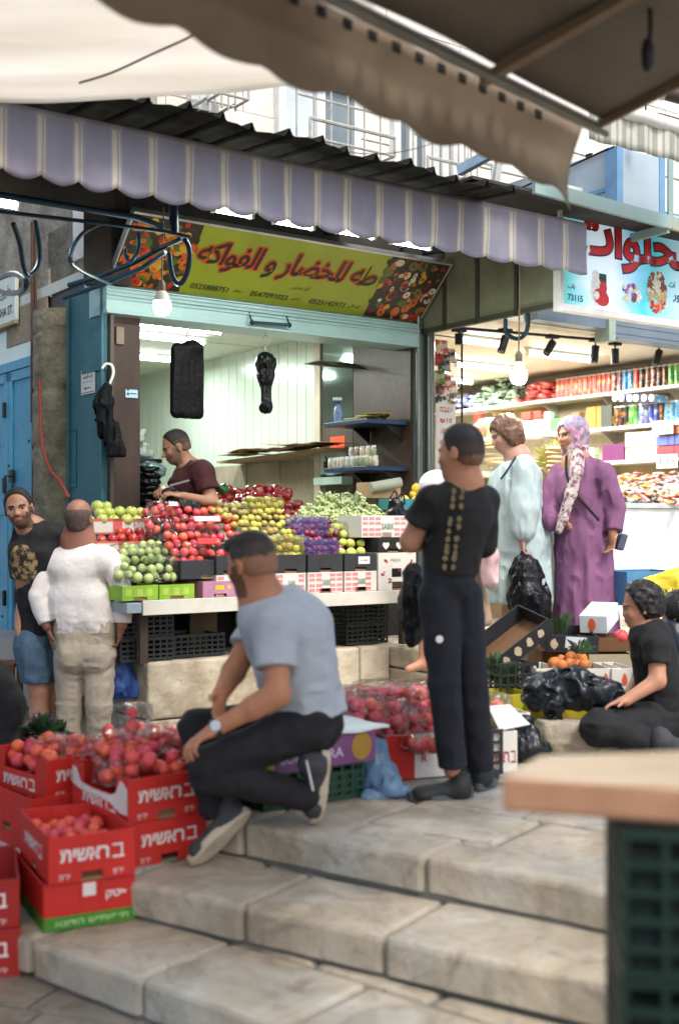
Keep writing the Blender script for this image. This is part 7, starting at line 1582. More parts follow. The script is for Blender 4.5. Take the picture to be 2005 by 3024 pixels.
# ================================================================== plastic crates under the stall
def lattice_crate(name, label, loc, rz, w_, d_, h_, m, group, nx=8, nz=4, openf=True):
    q = T(name, label, 'crate', loc, rz, group); b_ = B(); bar = .012
    for y in (0, d_-bar):
        for k in range(nz+1): z = (h_-bar)*k/nz; b_.box(0, w_, y, y+bar, z, z+(bar if 0 < k < nz else bar*1.6))
        for k in range(nx+1): x = (w_-bar)*k/nx; b_.box(x, x+bar, y+.002, y+bar-.002, 0, h_)
    for x in (0, w_-bar):
        for k in range(nz+1): z = (h_-bar)*k/nz; b_.box(x, x+bar, bar, d_-bar, z, z+bar)
        for k in range(1, nx): y = (d_-bar)*k/nx; b_.box(x+.002, x+bar-.002, y, y+bar, 0, h_)
    b_.box(bar, w_-bar, bar, d_-bar, 0, .008)
    b_.obj('crate_wall', m, q); return q
CRB = mat('dark_crate_plastic', (.02, .024, .024), .45)
for k, (a, t_, z, lb) in enumerate(((352, .16, .312, 'lower dark lattice crate under the left end of the stall'), (352, .18, .452, 'upper dark lattice crate under the left end of the stall'), (512, .2, .312, 'dark lattice crate under the stall next to the left pair'), (1020, .2, .312, 'lower dark lattice crate under the right half of the stall'), (1022, .21, .452, 'upper dark lattice crate under the right half of the stall'))):
    lattice_crate('lattice_crate', lb, FW(s_at(a, t_)+.01, t_, z), ROT, .36, .3, .135, CRB, 'dark lattice crates under the stall')
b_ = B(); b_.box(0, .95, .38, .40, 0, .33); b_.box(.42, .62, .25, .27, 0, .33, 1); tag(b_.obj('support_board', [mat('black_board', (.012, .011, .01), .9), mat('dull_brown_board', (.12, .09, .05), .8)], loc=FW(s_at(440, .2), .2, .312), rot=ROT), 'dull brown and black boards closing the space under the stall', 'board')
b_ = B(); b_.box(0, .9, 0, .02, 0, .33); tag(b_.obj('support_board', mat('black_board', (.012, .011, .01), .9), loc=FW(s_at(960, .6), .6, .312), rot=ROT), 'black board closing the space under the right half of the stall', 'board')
# ================================================================== red peach cartons on the steps (left foreground)
REDC = mat('red_carton', (.52, .022, .016), .55, var=.1, scale=6); REDC_SHADED = mat('shaded_red_carton', (.3, .014, .012), .6, var=.12, scale=6); WTX = mat('off_white_print', (.72, .66, .64), .6); TORN = mat('torn_white_paper', (.66, .62, .58), .8)  # the darker red is the same carton with shade put into the colour
def lm(o, x): return face_m(o, x)
def hebrew(b_, org, xd, w_, h_):
    write(b_, 'תישאר', face_m(Vector(org)-Vector(xd)*w_*.09, xd), width=w_*.56, height=h_*.27, offset=.03)
    g = face_m(Vector(org)+Vector(xd)*w_*.30, xd)
    v, f, x0, x1, y0, y1 = glyphs('ב', 1., .0); wd, hh = w_*.14, h_*.30
    for a, c, d_, e in ((-.5, .38, .36, .5), (-.5, .5, -.5, -.34), (.22, .38, -.34, .36)): b_.put([g @ Vector(p) for p in ((a*wd, d_*hh, 0), (c*wd, d_*hh, 0), (c*wd, e*hh, 0), (a*wd, e*hh, 0))], [(0, 1, 2, 3)])
def redcarton(label, loc, rz, w_=.33, d_=.46, h_=.166, m=None, side=True, scoop=False, green=False, torn=False, text=True, rx=0, front_scoop=False):
    q = T('red_peach_carton', label, 'carton', loc, rz, 'red cartons of peaches on the steps'); q.rotation_euler = (rx, 0, rz)
    m = m or REDC; b_ = B(); th = .006; sl = .075; zs = h_*.2
    def wall(ax0, ax1, fn, sc):   # a side with bottom slot and optional scooped top
        L_ = ax1-ax0; c = (ax0+ax1)/2
        if sc:
            fn(ax0, ax1, 0, h_*.56); fn(ax0, ax0+L_*.2, h_*.56, h_); fn(ax1-L_*.2, ax1, h_*.56, h_)
        else: fn(ax0, c-sl/2, 0, h_); fn(c+sl/2, ax1, 0, h_); fn(c-sl/2, c+sl/2, zs, h_)
    wall(0, w_, lambda a, c, z0, z1: b_.box(a, c, 0, th, z0, z1), front_scoop)
    wall(0, w_, lambda a, c, z0, z1: b_.box(a, c, d_-th, d_, z0, z1), False)
    wall(th, d_-th, lambda a, c, z0, z1: b_.box(0, th, a, c, z0, z1), scoop)
    wall(th, d_-th, lambda a, c, z0, z1: b_.box(w_-th, w_, a, c, z0, z1), False)
    b_.box(th, w_-th, th, d_-th, 0, th, 1)
    for x in (0, w_): b_.box(x-.004 if x else 0, x if x else .004, 0, .03, h_, h_+.008); b_.box(x-.004 if x else 0, x if x else .004, d_-.03, d_, h_, h_+.008)
    b_.obj('carton_wall', [m, CARD], q, bevel=.002)
    b_ = B()
    if text:
        hebrew(b_, (w_*.5, -.002, h_*.58), (1, 0, 0), w_, h_)
        if side: hebrew(b_, (-.002, d_*.5, h_*.30 if scoop else h_*.55), (0, -1, 0), d_*.8, h_*.95)
        for x in (.18, .8): write(b_, 'פרי', fm(w_*x, h_*.14), width=w_*.12)
    if green:
        rects(b_, w_*.42, w_*.56, h_*.66, h_*.94)
        write(b_, 'קטיף', fm(w_*.8, h_*.62), width=w_*.26, height=h_*.2, offset=.03)
    if b_.v: b_.obj('carton_writing', WTX, q)
    if green:
        b_ = B(); rects(b_, 0, w_, .002, h_*.3, -.0018); b_.put([(-.0018, y, z) for y, z in ((0, .002), (d_, .002), (d_, h_*.3), (0, h_*.3))], [(0, 3, 2, 1)]); b_.obj('green_band', mat('green_carton_band', (.05, .22, .02), .6), q)
        b_ = B(); write(b_, 'אגודה שיתופית', fm(w_*.52, h_*.15, -.003), width=w_*.8, height=h_*.12, offset=.02); b_.obj('band_writing', mat('pale_green_print', (.35, .55, .25), .6), q)
    if torn:
        b_ = B(); b_.put([(-.003, y*d_, z*h_) for y, z in ((.0, .2), (.0, .78), (.06, .9), (.12, .95), (.2, .62), (.28, .54), (.6, .53), (.82, .6), (.9, .9), (.98, .92), (.98, .5), (.85, .42), (.5, .42), (.3, .36), (.12, .2))], [tuple(range(15))]); b_.obj('torn_label', TORN, q)
    return q
_PK = []
def peaches(q, w_, d_, z0, layers, r=.029, seed=1, label='', group='', kind='peach', drop=.0):
    rr = random.Random(seed); bpy.context.view_layer.update(); M_ = q.matrix_world.copy()
    for l in range(max(0, layers-2), layers):
        sh = .012*l+.01; nx = max(1, int((w_-2*sh)/(2*r))); ny = max(1, int((d_-2*sh)/(2*r)))
        for i in range(nx):
            for j in range(ny):
                if rr.random() < drop+.06+.10*l: continue
                x = sh+r+(w_-2*sh-2*r)*(i+(.3 if j % 2 else 0))/max(1, nx-.7) if nx > 1 else w_/2; y = sh+r+(d_-2*sh-2*r)*j/max(1, ny-1) if ny > 1 else d_/2
                p = M_ @ Vector((x+rr.uniform(-.006, .006), y+rr.uniform(-.006, .006), z0+l*r*1.55+rr.uniform(-.006, .008)))
                fruit(kind, p, r, label, group, rr)
PEL = 'red and yellow peach in the '
q = redcarton('lower red carton of the stack beside the seated man\'s shoe', (-.775, 4.415, -.14), R(38.7))
q1 = redcarton('top red carton by the seated man\'s knee with a torn paper label', (-.785, 4.405, .028), R(38.7), scoop=True, torn=True)
peaches(q1, .33, .46, .08, 4, seed=1, label=PEL+'top carton beside the seated man\'s knee', group='peaches in the carton by the seated man')
q = redcarton('red carton with a green band at the bottom of the middle stack', (-1.03, 4.13, -.28), R(27), text=False, green=True)
q2 = redcarton('open red carton on top of the green-banded one in the middle stack', (-1.01, 4.12, -.112), R(27), w_=.31)
peaches(q2, .31, .46, .06, 2, seed=2, label=PEL+'open carton above the green-banded one', group='peaches in the middle carton')
redcarton('lowest red carton of the stack at the left edge, shade put in its colour', (-1.42, 4.02, -.42), R(16), w_=.33, m=REDC_SHADED)
redcarton('upper red carton of the stack at the left edge, shade put in its colour', (-1.425, 4.02, -.252), R(17), w_=.33, m=REDC_SHADED)
q = redcarton('plain red carton standing on the lane paving behind the middle stack', (-1.22, 4.70, -.28), R(40), text=True)
q = redcarton('second red carton standing behind the middle stack', (-1.22, 4.70, -.112), R(40), text=False)
q3 = redcarton('top red carton with scooped printed side behind the middle stack at the left', (-1.175, 4.765, .028), R(44), scoop=True, d_=.44)
peaches(q3, .33, .44, .075, 3, seed=3, label=PEL+'scooped carton behind the middle stack', group='peaches in the rear left carton')
redcarton('hidden lower red carton behind the tall pile of punnets', (-.56, 4.75, .002), R(40), w_=.32, side=False)
q4 = redcarton('top red carton behind the seated man\'s knee heaped with peaches', (-.85, 4.95, .028), R(38), w_=.36)
redcarton('red carton under the rear peach cartons', (-.85, 4.95, -.14), R(38), w_=.36, side=False)
peaches(q4, .36, .46, .095, 3, seed=4, label=PEL+'rear carton behind the seated man\'s knee', group='peaches in the rear carton')
def punnet(label, p, rz, w_, d_, h_, seed, kind='peach', r=.029, grp='peach punnets on the red cartons', lay=2, cover=CLEAR):
    q = T('fruit_punnet', label, 'punnet', p, rz, grp); b_ = B(); b_.box(0, w_, 0, d_, 0, .004); 
    b_.grid(lambda u, v: (w_/2+(w_/2+.004)*math.copysign(abs(math.cos(6.283*u))**.4, math.cos(6.283*u))*(1+.04*vn(u*8, v*4, seed)), d_/2+(d_/2+.004)*math.copysign(abs(math.sin(6.283*u))**.4, math.sin(6.283*u))*(1+.04*vn(u*8, v*4, seed+3)), h_*v), 28, 6)
    b_.grid(lambda u, v: ((w_)*u, d_*v, h_+.012*math.sin(3.14*u)*math.sin(3.14*v)+.008*vn(u*6, v*6, seed)), 8, 8); b_.obj('punnet_shell', cover, q, smooth=2)
    peaches(q, w_, d_, .03, lay, r, seed, ('red nectarine' if kind == 'nectarine' else 'peach')+' inside the '+label, 'fruit in the '+label, kind); return q
for k, (px, py, dd, z, rz, w_, h_, lb) in enumerate(((355, 2178, 4.62, None, 25, .135, .115, 'tall clear punnet crowning the peach heap'), (420, 2235, 4.75, None, 30, .15, .09, 'clear punnet right of the tall one against the man\'s knee'), (285, 2240, 4.7, None, 35, .15, .085, 'clear punnet left of the tall one'), (185, 2255, 4.85, None, 20, .16, .085, 'clear punnet over the rear left carton'), (108, 2245, 4.95, None, 30, .15, .08, 'clear punnet at the far left of the peach heap'), (315, 2325, 4.5, None, 38, .15, .08, 'clear punnet hanging over the torn label'), (470, 2225, 4.95, None, 40, .16, .1, 'clear punnet half behind the seated man\'s hand'))):
    punnet(lb, D2(px, py, dd), R(rz), w_, w_*.85, h_, 10+k)

# ================================================================== goods on the upper pavement (middle)
gc = lattice_crate('green_plastic_crate', 'dark green plastic crate that the man in the grey T-shirt sits on', (-.30, 4.70, .001), R(36), .50, .34, .15, mat('dark_green_plastic', (.012, .05, .03), .4), None, 9, 4)
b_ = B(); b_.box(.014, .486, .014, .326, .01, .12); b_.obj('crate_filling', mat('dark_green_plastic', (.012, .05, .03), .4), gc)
PUR = mat('violet_carton_print', (.12, .035, .13), .5, col2=(.2, .07, .2), scale=5); GOLD = mat('dull_gold_ink', (.3, .18, .03), .5)
q = carton('violet_carton', 'violet printed carton with a gold disc lying on the green crate under the seated man', (-.35, 4.62, .155), R(36), .62, .36, .135, PUR, slot=False, prints=[
    ('gold_disc', GOLD, lambda b2, w2, d2, h2: b2.put([(w2*.88+.052*math.cos(a), -.002, h2*.5+.058*math.sin(a)) for a in [k*.314 for k in range(20)]], [tuple(range(20))])),
    ('carton_writing', mat('lilac_ink', (.5, .42, .55), .5), lambda b2, w2, d2, h2: write(b2, 'SUPERIORA', fm(w2*.48, h2*.40), width=w2*.5, height=h2*.3, offset=.02)),
    ('yellow_panel', mat('faded_yellow_print', (.42, .36, .05), .6), lambda b2, w2, d2, h2: b2.put([(w2*.02, -.0018, h2*.3), (w2*.18, -.0018, h2*.12), (w2*.18, -.0018, h2*.7)], [(0, 1, 2)]))])
b_ = B(); b_.grid(lambda u, v: (u*.34, v*.3, .004*math.sin(u*9)+.003*math.cos(v*7)), 8, 8); tag(b_.obj('paper_sheet', mat('pale_blue_white_paper', (.6, .7, .72), .7), loc=D2(955, 2172, 4.8), rot=(0, 0, R(36)), solid=.012), 'pale blue-white sheet covering the right end of the violet carton', 'paper')
WC2 = mat('white_carton', (.66, .64, .58), .7)
q = carton('red_white_carton', 'carton with one red and one white half between the seated man and the boy', D2(1140, 2306, 5.27), R(20), .30, .36, .20, WC2, slot=False, prints=[('red_half', REDC, lambda b2, w2, d2, h2: rects(b2, 0, w2*.46, .0, h2)), ('carton_writing', mat('small_red_ink', (.5, .04, .04), .6), lambda b2, w2, d2, h2: write(b2, 'R', fm(w2*.62, h2*.45), width=.03, offset=.02))])
lattice_crate('black_plastic_crate', 'black plastic crate standing behind the standing boy\'s shoes', D2(1228, 2300, 5.35), R(14), .42, .34, .2, CRB, None, 9, 4)
carton('plain_carton', 'brown carton carrying the bagged nectarines behind the violet carton', (-.10, 5.30, .002), R(20), .38, .34, .2, CARD, slot=True)
def heapbag(label, px, py, dd, w_, h_, seed, rz=20):
    p = D2(px, py, dd); q = T('nectarine_bag', label, 'bag', p, R(rz), 'clear bags of red nectarines on the pavement'); n = 20; m = 10
    def f(u, v):
        a = 6.283*u; e = math.pi*(v-.5); x, y, z = math.cos(a)*math.cos(e), math.sin(a)*math.cos(e), math.sin(e); k = 1+.06*vn(x*4, y*4, z*4+seed, seed); pw = lambda c: math.copysign(abs(c)**.5, c) if c else 0
        return (pw(x)*w_/2*k, pw(y)*w_*.4*k, h_/2+pw(z)*h_/2*k)
    b_ = B(); b_.grid(f, n, m); b_.obj('bag_film', CLEAR, q, smooth=2.5)
    bpy.context.view_layer.update(); rr = random.Random(seed); M_ = q.matrix_world.copy(); r = .034; lay = int(h_/(1.6*r))
    for l in range(lay):
        k = w_*(1-.12*l); nx = max(1, int(k/(2*r))); ny = max(1, int(k*.8/(2*r)))
        for i in range(nx):
            for j in range(ny):
                fruit('nectarine', M_ @ Vector(((i+.5)*2*r-nx*r+rr.uniform(-.01, .01), (j+.5)*2*r-ny*r, r+l*r*1.6)), r, 'red nectarine in the '+label, 'nectarines in the '+label, rr)
for k, a in enumerate((('clear bag of nectarines closest to the grey shirt', 1010, 2165, 5.35, .24, .2), ('clear bag of nectarines on the violet carton\'s right end', 1075, 2175, 5.3, .2, .2), ('clear bag of nectarines in the middle of the pavement heap', 1140, 2185, 5.4, .21, .2), ('clear bag of nectarines over the red and white carton', 1195, 2178, 5.45, .2, .16), ('clear bag of nectarines touching the boy\'s left leg', 1265, 2175, 5.5, .22, .22), ('tied clear bag of nectarines on top of the pavement heap', 1120, 2100, 5.6, .26, .15), ('clear bag of nectarines at the rear left of the pavement heap', 1040, 2105, 5.6, .24, .13), ('clear bag of nectarines at the rear right of the pavement heap', 1235, 2100, 5.7, .28, .15), ('clear bag of nectarines low against the boy\'s trousers', 1250, 2222, 5.25, .2, .09))):
    heapbag(a[0], a[1], a[2], a[3], a[4], a[5], 30+k)
b_ = B(); b_.box(0, .9, 0, .4, 0, .2); tag(b_.obj('low_bench', mat('dull_brown_board', (.12, .09, .05), .8), loc=(-.02, 5.55, .002), rot=(0, 0, R(12)), bevel=.004), 'low brown bench under the rear bags of nectarines', 'bench')
BLF = film('pale_blue_film', (.7, .85, 1), .5, .18, .55, (.2, .36, .55), 14)
S = Sdf(.03); S.limb(D2(1108, 2215, 5.12), D2(1115, 2300, 5.1), .045, .085); S.limb(D2(1115, 2300, 5.1), D2(1150, 2325, 5.0), .07, .05); S.fold(.018, (.04, .04, .07), 4); S.cut((0, 0, .003), (0, 0, -1)); p = D2(1115, 2320, 5.1); q = T('blue_film_bag', 'pale blue crumpled plastic bag slumped beside the violet carton', 'bag', p); skin('bag_skin', S, [BLF], q, p, .009)
S = Sdf(.02); S.limb(D2(1085, 2352, 4.97), D2(1195, 2335, 4.98), .024, .02); S.limb(D2(1060, 2318, 5.05), D2(1090, 2322, 5.05), .025, .02); S.fold(.01, (.03, .03, .03), 2); p = D2(1120, 2345, 5.0); q = T('blue_film_bag', 'flattened pale blue plastic bag lying in front of the boy\'s shoe', 'bag', p); skin('bag_skin', S, [BLF], q, p, .008)
# ================================================================== goods on the right
q = carton('white_carton', 'white carton with red Hebrew writing right of the standing boy\'s legs', D2(1425, 2285, 5.45), R(14), .17, .3, .19, WC2, slot=False, prints=[('carton_writing', REDP, lambda b2, w2, d2, h2: hebrew(b2, (w2*.55, -.002, h2*.38), (1, 0, 0), w2*1.1, h2))])
b_ = B(); b_.put([(0, 0, 0), (.16, .02, .02), (.1, .12, .1), (-.02, .1, .1)], [(0, 1, 2, 3)]); b_.obj('carton_flap', WC2, q, loc=(.09, .02, .19), solid=.005)
carton('open_white_carton', 'small open white carton with dark inside behind the Hebrew lettered one', D2(1490, 2170, 5.75), R(20), .14, .22, .1, WC2, slot=False)
heapbag('clear bag of nectarines right of the boy\'s legs', 1468, 2105, 5.75, .13, .1, 50)
def floorbag(label, prims, fold, m=None, name='plastic_bag', h=.01, cutz=.003, sc=(.05, .05, .07)):
    S = Sdf(.035); [S.limb(*p) for p in prims]; S.fold(fold, sc, len(prims)+3); S.fold(fold*.5, tuple(.5*v for v in sc), 7); S.cut((0, 0, cutz), (0, 0, -1)); p = Vector(prims[0][0]); q = T(name, label, 'bag', p); skin('bag_skin', S, [m or BAGM], q, p, h); return q
BAGB = mat('blue_black_plastic', (.004, .007, .011), .34, var=.3, scale=8, spec=.4, bump=.5, bscale=14)
floorbag('shiny black bag on the pavement between the white carton and the beige sack', [(D2(1560, 2130, 5.75), D2(1555, 2200, 5.7), .03, .07), (D2(1555, 2200, 5.7), D2(1590, 2215, 5.7), .06, .05)], .014, BAGB)
floorbag('big shiny black sheet bag lying over the yellow boxes before the seated boy', [(D2(1600, 2040, 6.0), D2(1700, 2035, 5.95), .07, .085), (D2(1700, 2035, 5.95), D2(1800, 2055, 5.85), .085, .05), (D2(1800, 2055, 5.85), D2(1840, 2072, 5.8), .04, .02), (D2(1590, 2050, 6.0), D2(1640, 2085, 5.9), .06, .05)], .026, BAGB, sc=(.08, .08, .05))
S = Sdf(.03); S.limb(D2(1630, 2160, 5.9), D2(1735, 2165, 5.85), .085, .085); S.limb(D2(1650, 2205, 5.85), D2(1745, 2200, 5.8), .05, .055); S.fold(.012, (.07, .07, .05), 3); S.cut((0, 0, .003), (0, 0, -1)); S.cut(D2(1680, 2128, 5.85), (0, 0, 1)); p = D2(1690, 2200, 5.85); q = T('burlap_sack', 'slack beige sack lying on the pavement before the seated boy', 'sack', p); skin('sack_cloth', S, [mat('beige_burlap', (.36, .31, .24), .9, var=.12, scale=40, bump=.5, bscale=90)], q, p, .009)
YC = mat('yellow_green_carton', (.42, .42, .02), .6, col2=(.55, .3, .03), scale=9, thr=(.5, .7))
carton('yellow_carton', 'yellow printed fruit carton under the big shiny black bag', D2(1565, 2150, 6.15), R(10), .40, .3, .13, YC, slot=False)
carton('yellow_carton', 'smaller yellow printed carton leaning left of the big shiny black bag', D2(1500, 2120, 6.2), R(24), .16, .25, .12, YC, slot=False)
lattice_crate('dark_crate', 'dark lattice crate of greens behind the yellow cartons', D2(1475, 2085, 6.4), R(20), .24, .3, .22, CRB, None, 5, 4)
def vegrow(kind, label, grp, px0, px1, py, dd, n, r, seed):
    rr = random.Random(seed)
    for k in range(n): fruit(kind, D2(px0+(px1-px0)*k/max(1, n-1), py+rr.uniform(-5, 5), dd+rr.uniform(0, .12)), r, label, grp, rr)
CARR = mat('carrot_print', (.6, .1, .05), .6)
for px, w_, lb in ((1582, .13, 'small white carton with a red print left of the oranges'), (1730, .20, 'white carton with orange-red vegetable print behind the black bag'), (1806, .13, 'right white carton with red vegetable print by the seated boy')):
    carton('printed_white_carton', lb, D2(px, 2040, 6.45), R(8), w_, .3, .12, WC2, 'white cartons behind the black bag', slot=False, prints=[('vegetable_print', CARR, lambda b2, w2, d2, h2: b2.put([(w2*.55+.016*math.cos(a)*(1-.4*math.sin(a)), -.002, h2*.5+.035*math.sin(a)) for a in [k*.52 for k in range(12)]], [tuple(range(12))]))])
b_ = B(); b_.box(0, 1.3, 0, .7, 0, .16); tag(b_.obj('low_bench', mat('dull_brown_board', (.12, .09, .05), .8), loc=tuple(GP(1570, 2085, 0))[:2]+(.002,), rot=(0, 0, R(8)), bevel=.004), 'low brown bench under the white cartons and oranges', 'bench')
vegrow('orange', 'orange in the row between the white cartons', 'oranges between the white cartons', 1636, 1725, 1962, 6.5, 5, .036, 1); vegrow('orange', 'orange in the upper row between the white cartons', 'upper oranges between the white cartons', 1655, 1715, 1943, 6.6, 3, .034, 2)
def patchy(b_, w_, d_, h_):
    rr = random.Random(2)
    for x in [k*.085+.04 for k in range(int(w_/.085))]: b_.put([(x+.022*math.cos(a)*rr.uniform(.7, 1.2), -.002, h_*.5+.03*math.sin(a)*rr.uniform(.7, 1.2)) for a in [k*.7 for k in range(9)]], [tuple(range(9))])
BNC = mat('black_blue_carton', (.02, .022, .028), .6, var=.2); CRP = mat('cream_print', (.5, .42, .28), .6); BRI = mat('brown_carton_inside', (.14, .07, .03), .85)
q = carton('patterned_dark_carton', 'dark carton with cream patches tipped down to the left behind the boy', D2(1455, 2010, 6.55), 0, .46, .3, .1, BNC, 'dark cartons with cream patches', slot=False, prints=[('cream_print', CRP, patchy)], inside=BRI); q.rotation_euler = (R(14), R(-34), R(18))
q = carton('patterned_dark_carton', 'dark carton with cream patches and a white label in front of the purple robe', D2(1612, 1925, 6.75), 0, .30, .3, .1, BNC, 'dark cartons with cream patches', slot=False, prints=[('cream_print', CRP, patchy), ('white_label', mat('pale_blue_label', (.6, .68, .76), .5), lambda b2, w2, d2, h2: rects(b2, w2*.35, w2*.75, h2*.3, h2*.95, -.004))], inside=BRI); q.rotation_euler = (R(8), R(3), R(5))
q = carton('brown_tray', 'brown fruit tray with a big orange fruit beside the seated boy\'s face', D2(1738, 1925, 6.8), R(5), .26, .3, .08, BRI, None, slot=False, inside=BRI, cat='tray')
fruit('peach', D2(1832, 1880, 6.85), .05, 'large orange melon-like fruit in the brown tray', 'fruit in the brown tray'); fruit('peach', D2(1550, 1852, 7.0), .04, 'single orange fruit behind the dark tipped carton', 'fruit near the step')
carton('plain_carton', 'plain cardboard carton under the brown tray by the seated boy', D2(1738, 1985, 6.75), R(5), .26, .3, .10, mat('pale_cardboard', (.36, .3, .2), .85), None, slot=False)
carton('plain_carton', 'tall brown carton supporting the patterned dark cartons', D2(1600, 2010, 6.85), R(5), .5, .34, .17, BRI, None, slot=False)
q = carton('printed_white_carton', 'white carton with an orange oval print tilted on top of the dark cartons', D2(1712, 1868, 6.95), 0, .16, .3, .10, mat('cool_white_carton', (.66, .7, .74), .6), None, slot=False, prints=[('orange_print', mat('orange_oval_print', (.75, .14, .04), .5), lambda b2, w2, d2, h2: b2.put([(w2*.45+.022*math.cos(a), -.002, h2*.5+.04*math.sin(a)) for a in [k*.52 for k in range(12)]], [tuple(range(12))])), ('blue_lines', mat('pale_blue_ink', (.4, .5, .72), .6), lambda b2, w2, d2, h2: [b2.put([(w2*.15, d2*y, h2+.0015), (w2*.9, d2*y, h2+.0015), (w2*.9, d2*(y+.05), h2+.0015), (w2*.15, d2*(y+.05), h2+.0015)], [(0, 1, 2, 3)]) for y in (.3, .5, .7)])]); q.rotation_euler = (R(12), 0, R(-26))
b_ = B(); b_.box(0, .16, 0, .3, .101, .104); b_.obj('carton_lid', mat('cool_white_carton', (.66, .7, .74), .6), q)
def leaves(label, p, n, L_, seed, m, spread=.5, cat='greens', name='leafy_greens', w=.012):
    rr = random.Random(seed); b_ = B()
    for k in range(n):
        a = rr.random()*6.283; t_ = rr.uniform(.1, spread); l = L_*rr.uniform(.6, 1.1); d_ = Vector((math.cos(a)*math.sin(t_), math.sin(a)*math.sin(t_), math.cos(t_))); sx = d_.cross(Vector((rr.random(), rr.random(), .3))).normalized(); o = Vector((rr.uniform(-.03, .03), rr.uniform(-.03, .03), 0))
        b_.put([o-sx*w*.4, o+sx*w*.4, o+d_*l*.6+sx*w, o+d_*l+Vector((0, 0, -.02)), o+d_*l*.6-sx*w], [(0, 1, 2, 3, 4)])
    return tag(b_.obj(name, m, loc=p), label, cat)
LEEK = mat('leaf_green', (.03, .075, .03), .5, col2=(.09, .16, .07), scale=20, trans=.2)
leaves('tuft of green leaves sticking up before the purple robe', D2(1655, 1870, 6.9), 14, .16, 1, LEEK, .5); leaves('drooping green leaves between the brown tray and the dark carton', D2(1715, 1930, 6.6), 16, .12, 2, LEEK, 1.2); leaves('green leaves and stalks right of the standing boy\'s knee', D2(1455, 1990, 6.5), 26, .16, 3, LEEK, 1.3); leaves('green leaves in the dark lattice crate', D2(1500, 2030, 6.5), 22, .14, 5, LEEK, 1.1)
# box with a yellow bag at the right edge
q = carton('blue_printed_box', 'blue printed box with yellow sack before the white counter at the right edge', D2(1850, 1790, 7.6), R(20), .42, .35, .22, mat('blue_carton_print', (.04, .14, .3), .5, col2=(.1, .3, .5), scale=5), None, slot=False)
S = Sdf(.04); S.limb(D2(1915, 1725, 7.5), D2(2010, 1712, 7.5), .045, .075); S.limb(D2(1960, 1760, 7.5), D2(2030, 1750, 7.5), .06, .07); S.fold(.012, (.06, .06, .05), 3); p = D2(1960, 1760, 7.5); q = T('yellow_sack', 'bright yellow sack with dark lettering lying on the blue printed box', 'sack', p); o = skin('sack_cloth', S, [mat('yellow_sack_plastic', (.68, .52, .03), .5)], q, p, .009)
b_ = B(); write(b_, 'UNIK Ka', face_m(D2(1965, 1745, 7.40)-p, (1, 0, 0)), width=.17, offset=.02); b_.obj('sack_writing', INK, q)
b_ = B(); b_.box(0, .6, 0, .4, 0, .3); tag(b_.obj('grey_block', mat('grey_plastic_box', (.25, .26, .27), .6), loc=tuple(GP(1870, 2090, 0))[:2]+(.003,), rot=(0, 0, R(20)), bevel=.006), 'grey box under the blue printed box at the right edge', 'box')

# ================================================================== wooden table at the right foreground
TW = mat('worn_pine_top', (.26, .18, .1), .6, col2=(.52, .43, .31), scale=6, stretch=(.2, 3.5, 1), thr=(.35, .6)); TE = mat('brown_plank_edge', (.27, .13, .065), .6, col2=(.38, .21, .13), scale=5)
q = T('wooden_table', 'rough pinewood tabletop close to the camera in the right foreground', 'table', (.30, 2.2, .68)); bb = B()
b_ = B(); poly = [(.0, .0), (.95, -.30), (1.25, .42), (.10, .20)]; vs = [(x, y, z) for z in (-.066, 0) for x, y in poly]; b_.put(vs, [(3, 2, 1, 0), (4, 5, 6, 7), (0, 1, 5, 4), (1, 2, 6, 5), (2, 3, 7, 6), (3, 0, 4, 7)], [1, 0, 1, 1, 1, 1]); b_.obj('tabletop', [TW, TE], q, bevel=.008)
DG = mat('dark_green_crate_plastic', (.003, .018, .013), .45, var=.2)
for k in range(4):
    lattice_crate('green_plastic_crate', ('top', 'second', 'third', 'lowest')[k]+' dark green plastic crate in the stack under the pine tabletop', (.50, 2.10, .338-.262*k-(.0 if k < 3 else -.03)), R(-8), .5, .36, .262 if k < 3 else .23, DG, 'dark green crates under the pine tabletop', 7, 5)
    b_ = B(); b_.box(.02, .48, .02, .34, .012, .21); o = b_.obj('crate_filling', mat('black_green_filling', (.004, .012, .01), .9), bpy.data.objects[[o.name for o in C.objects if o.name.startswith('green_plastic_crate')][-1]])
# ================================================================== small things at the left
q = T('wooden_stool', 'small brown wooden stool by the blue doors behind the young man', 'stool', D2(15, 2120, 7.9)-Vector((0, 0, 0))); q.location.z = -.42; zt = D2(15, 1955, 7.9).z+.42; WB = mat('orange_brown_wood', (.2, .08, .03), .6)
b_ = B(); b_.box(-.2, .09, -.1, .15, zt-.03, zt); b_.obj('seat', WB, q, bevel=.004)
for x, y in ((-.19, -.09), (.05, -.09), (-.19, .11), (.05, .11)): b_ = B(); b_.box(x, x+.035, y, y+.035, 0, zt-.03); b_.obj('leg', WB, q)
b_ = B(); b_.box(-.19, .08, -.08, -.06, .15, .18); b_.obj('stretcher', WB, q)
rr = random.Random(4); EG = mat('aubergine_skin', (.05, .012, .03), .25, col2=(.35, .1, .16), scale=10, thr=(.5, .8), rand=.1, coat=.4); ep = None
for k in range(34):
    px, py = rr.uniform(60, 178), 0; py = 2205-rr.random()*90*(1-abs(px-120)/90); p = D2(px, py, 5.9+rr.uniform(0, .2))
    if ep is None: b_ = B(); b_.lathe([(.001, -.05), (.022, -.045), (.028, -.01), (.018, .03), (.008, .045)], 10); b_.tube([(0, 0, .04), (.004, 0, .06)], .006, 5, 1); ep = o = b_.obj('baby_aubergine', [EG, LEEK], smooth=True)
    else: o = ep.copy(); C.objects.link(o)
    o.location = p; o.rotation_euler = (rr.uniform(0, 3), rr.uniform(0, 3), rr.random()*6); tag(o, 'small dark purple aubergine in the leafy heap behind the red cartons', 'aubergine', 'baby aubergines in the leafy heap')
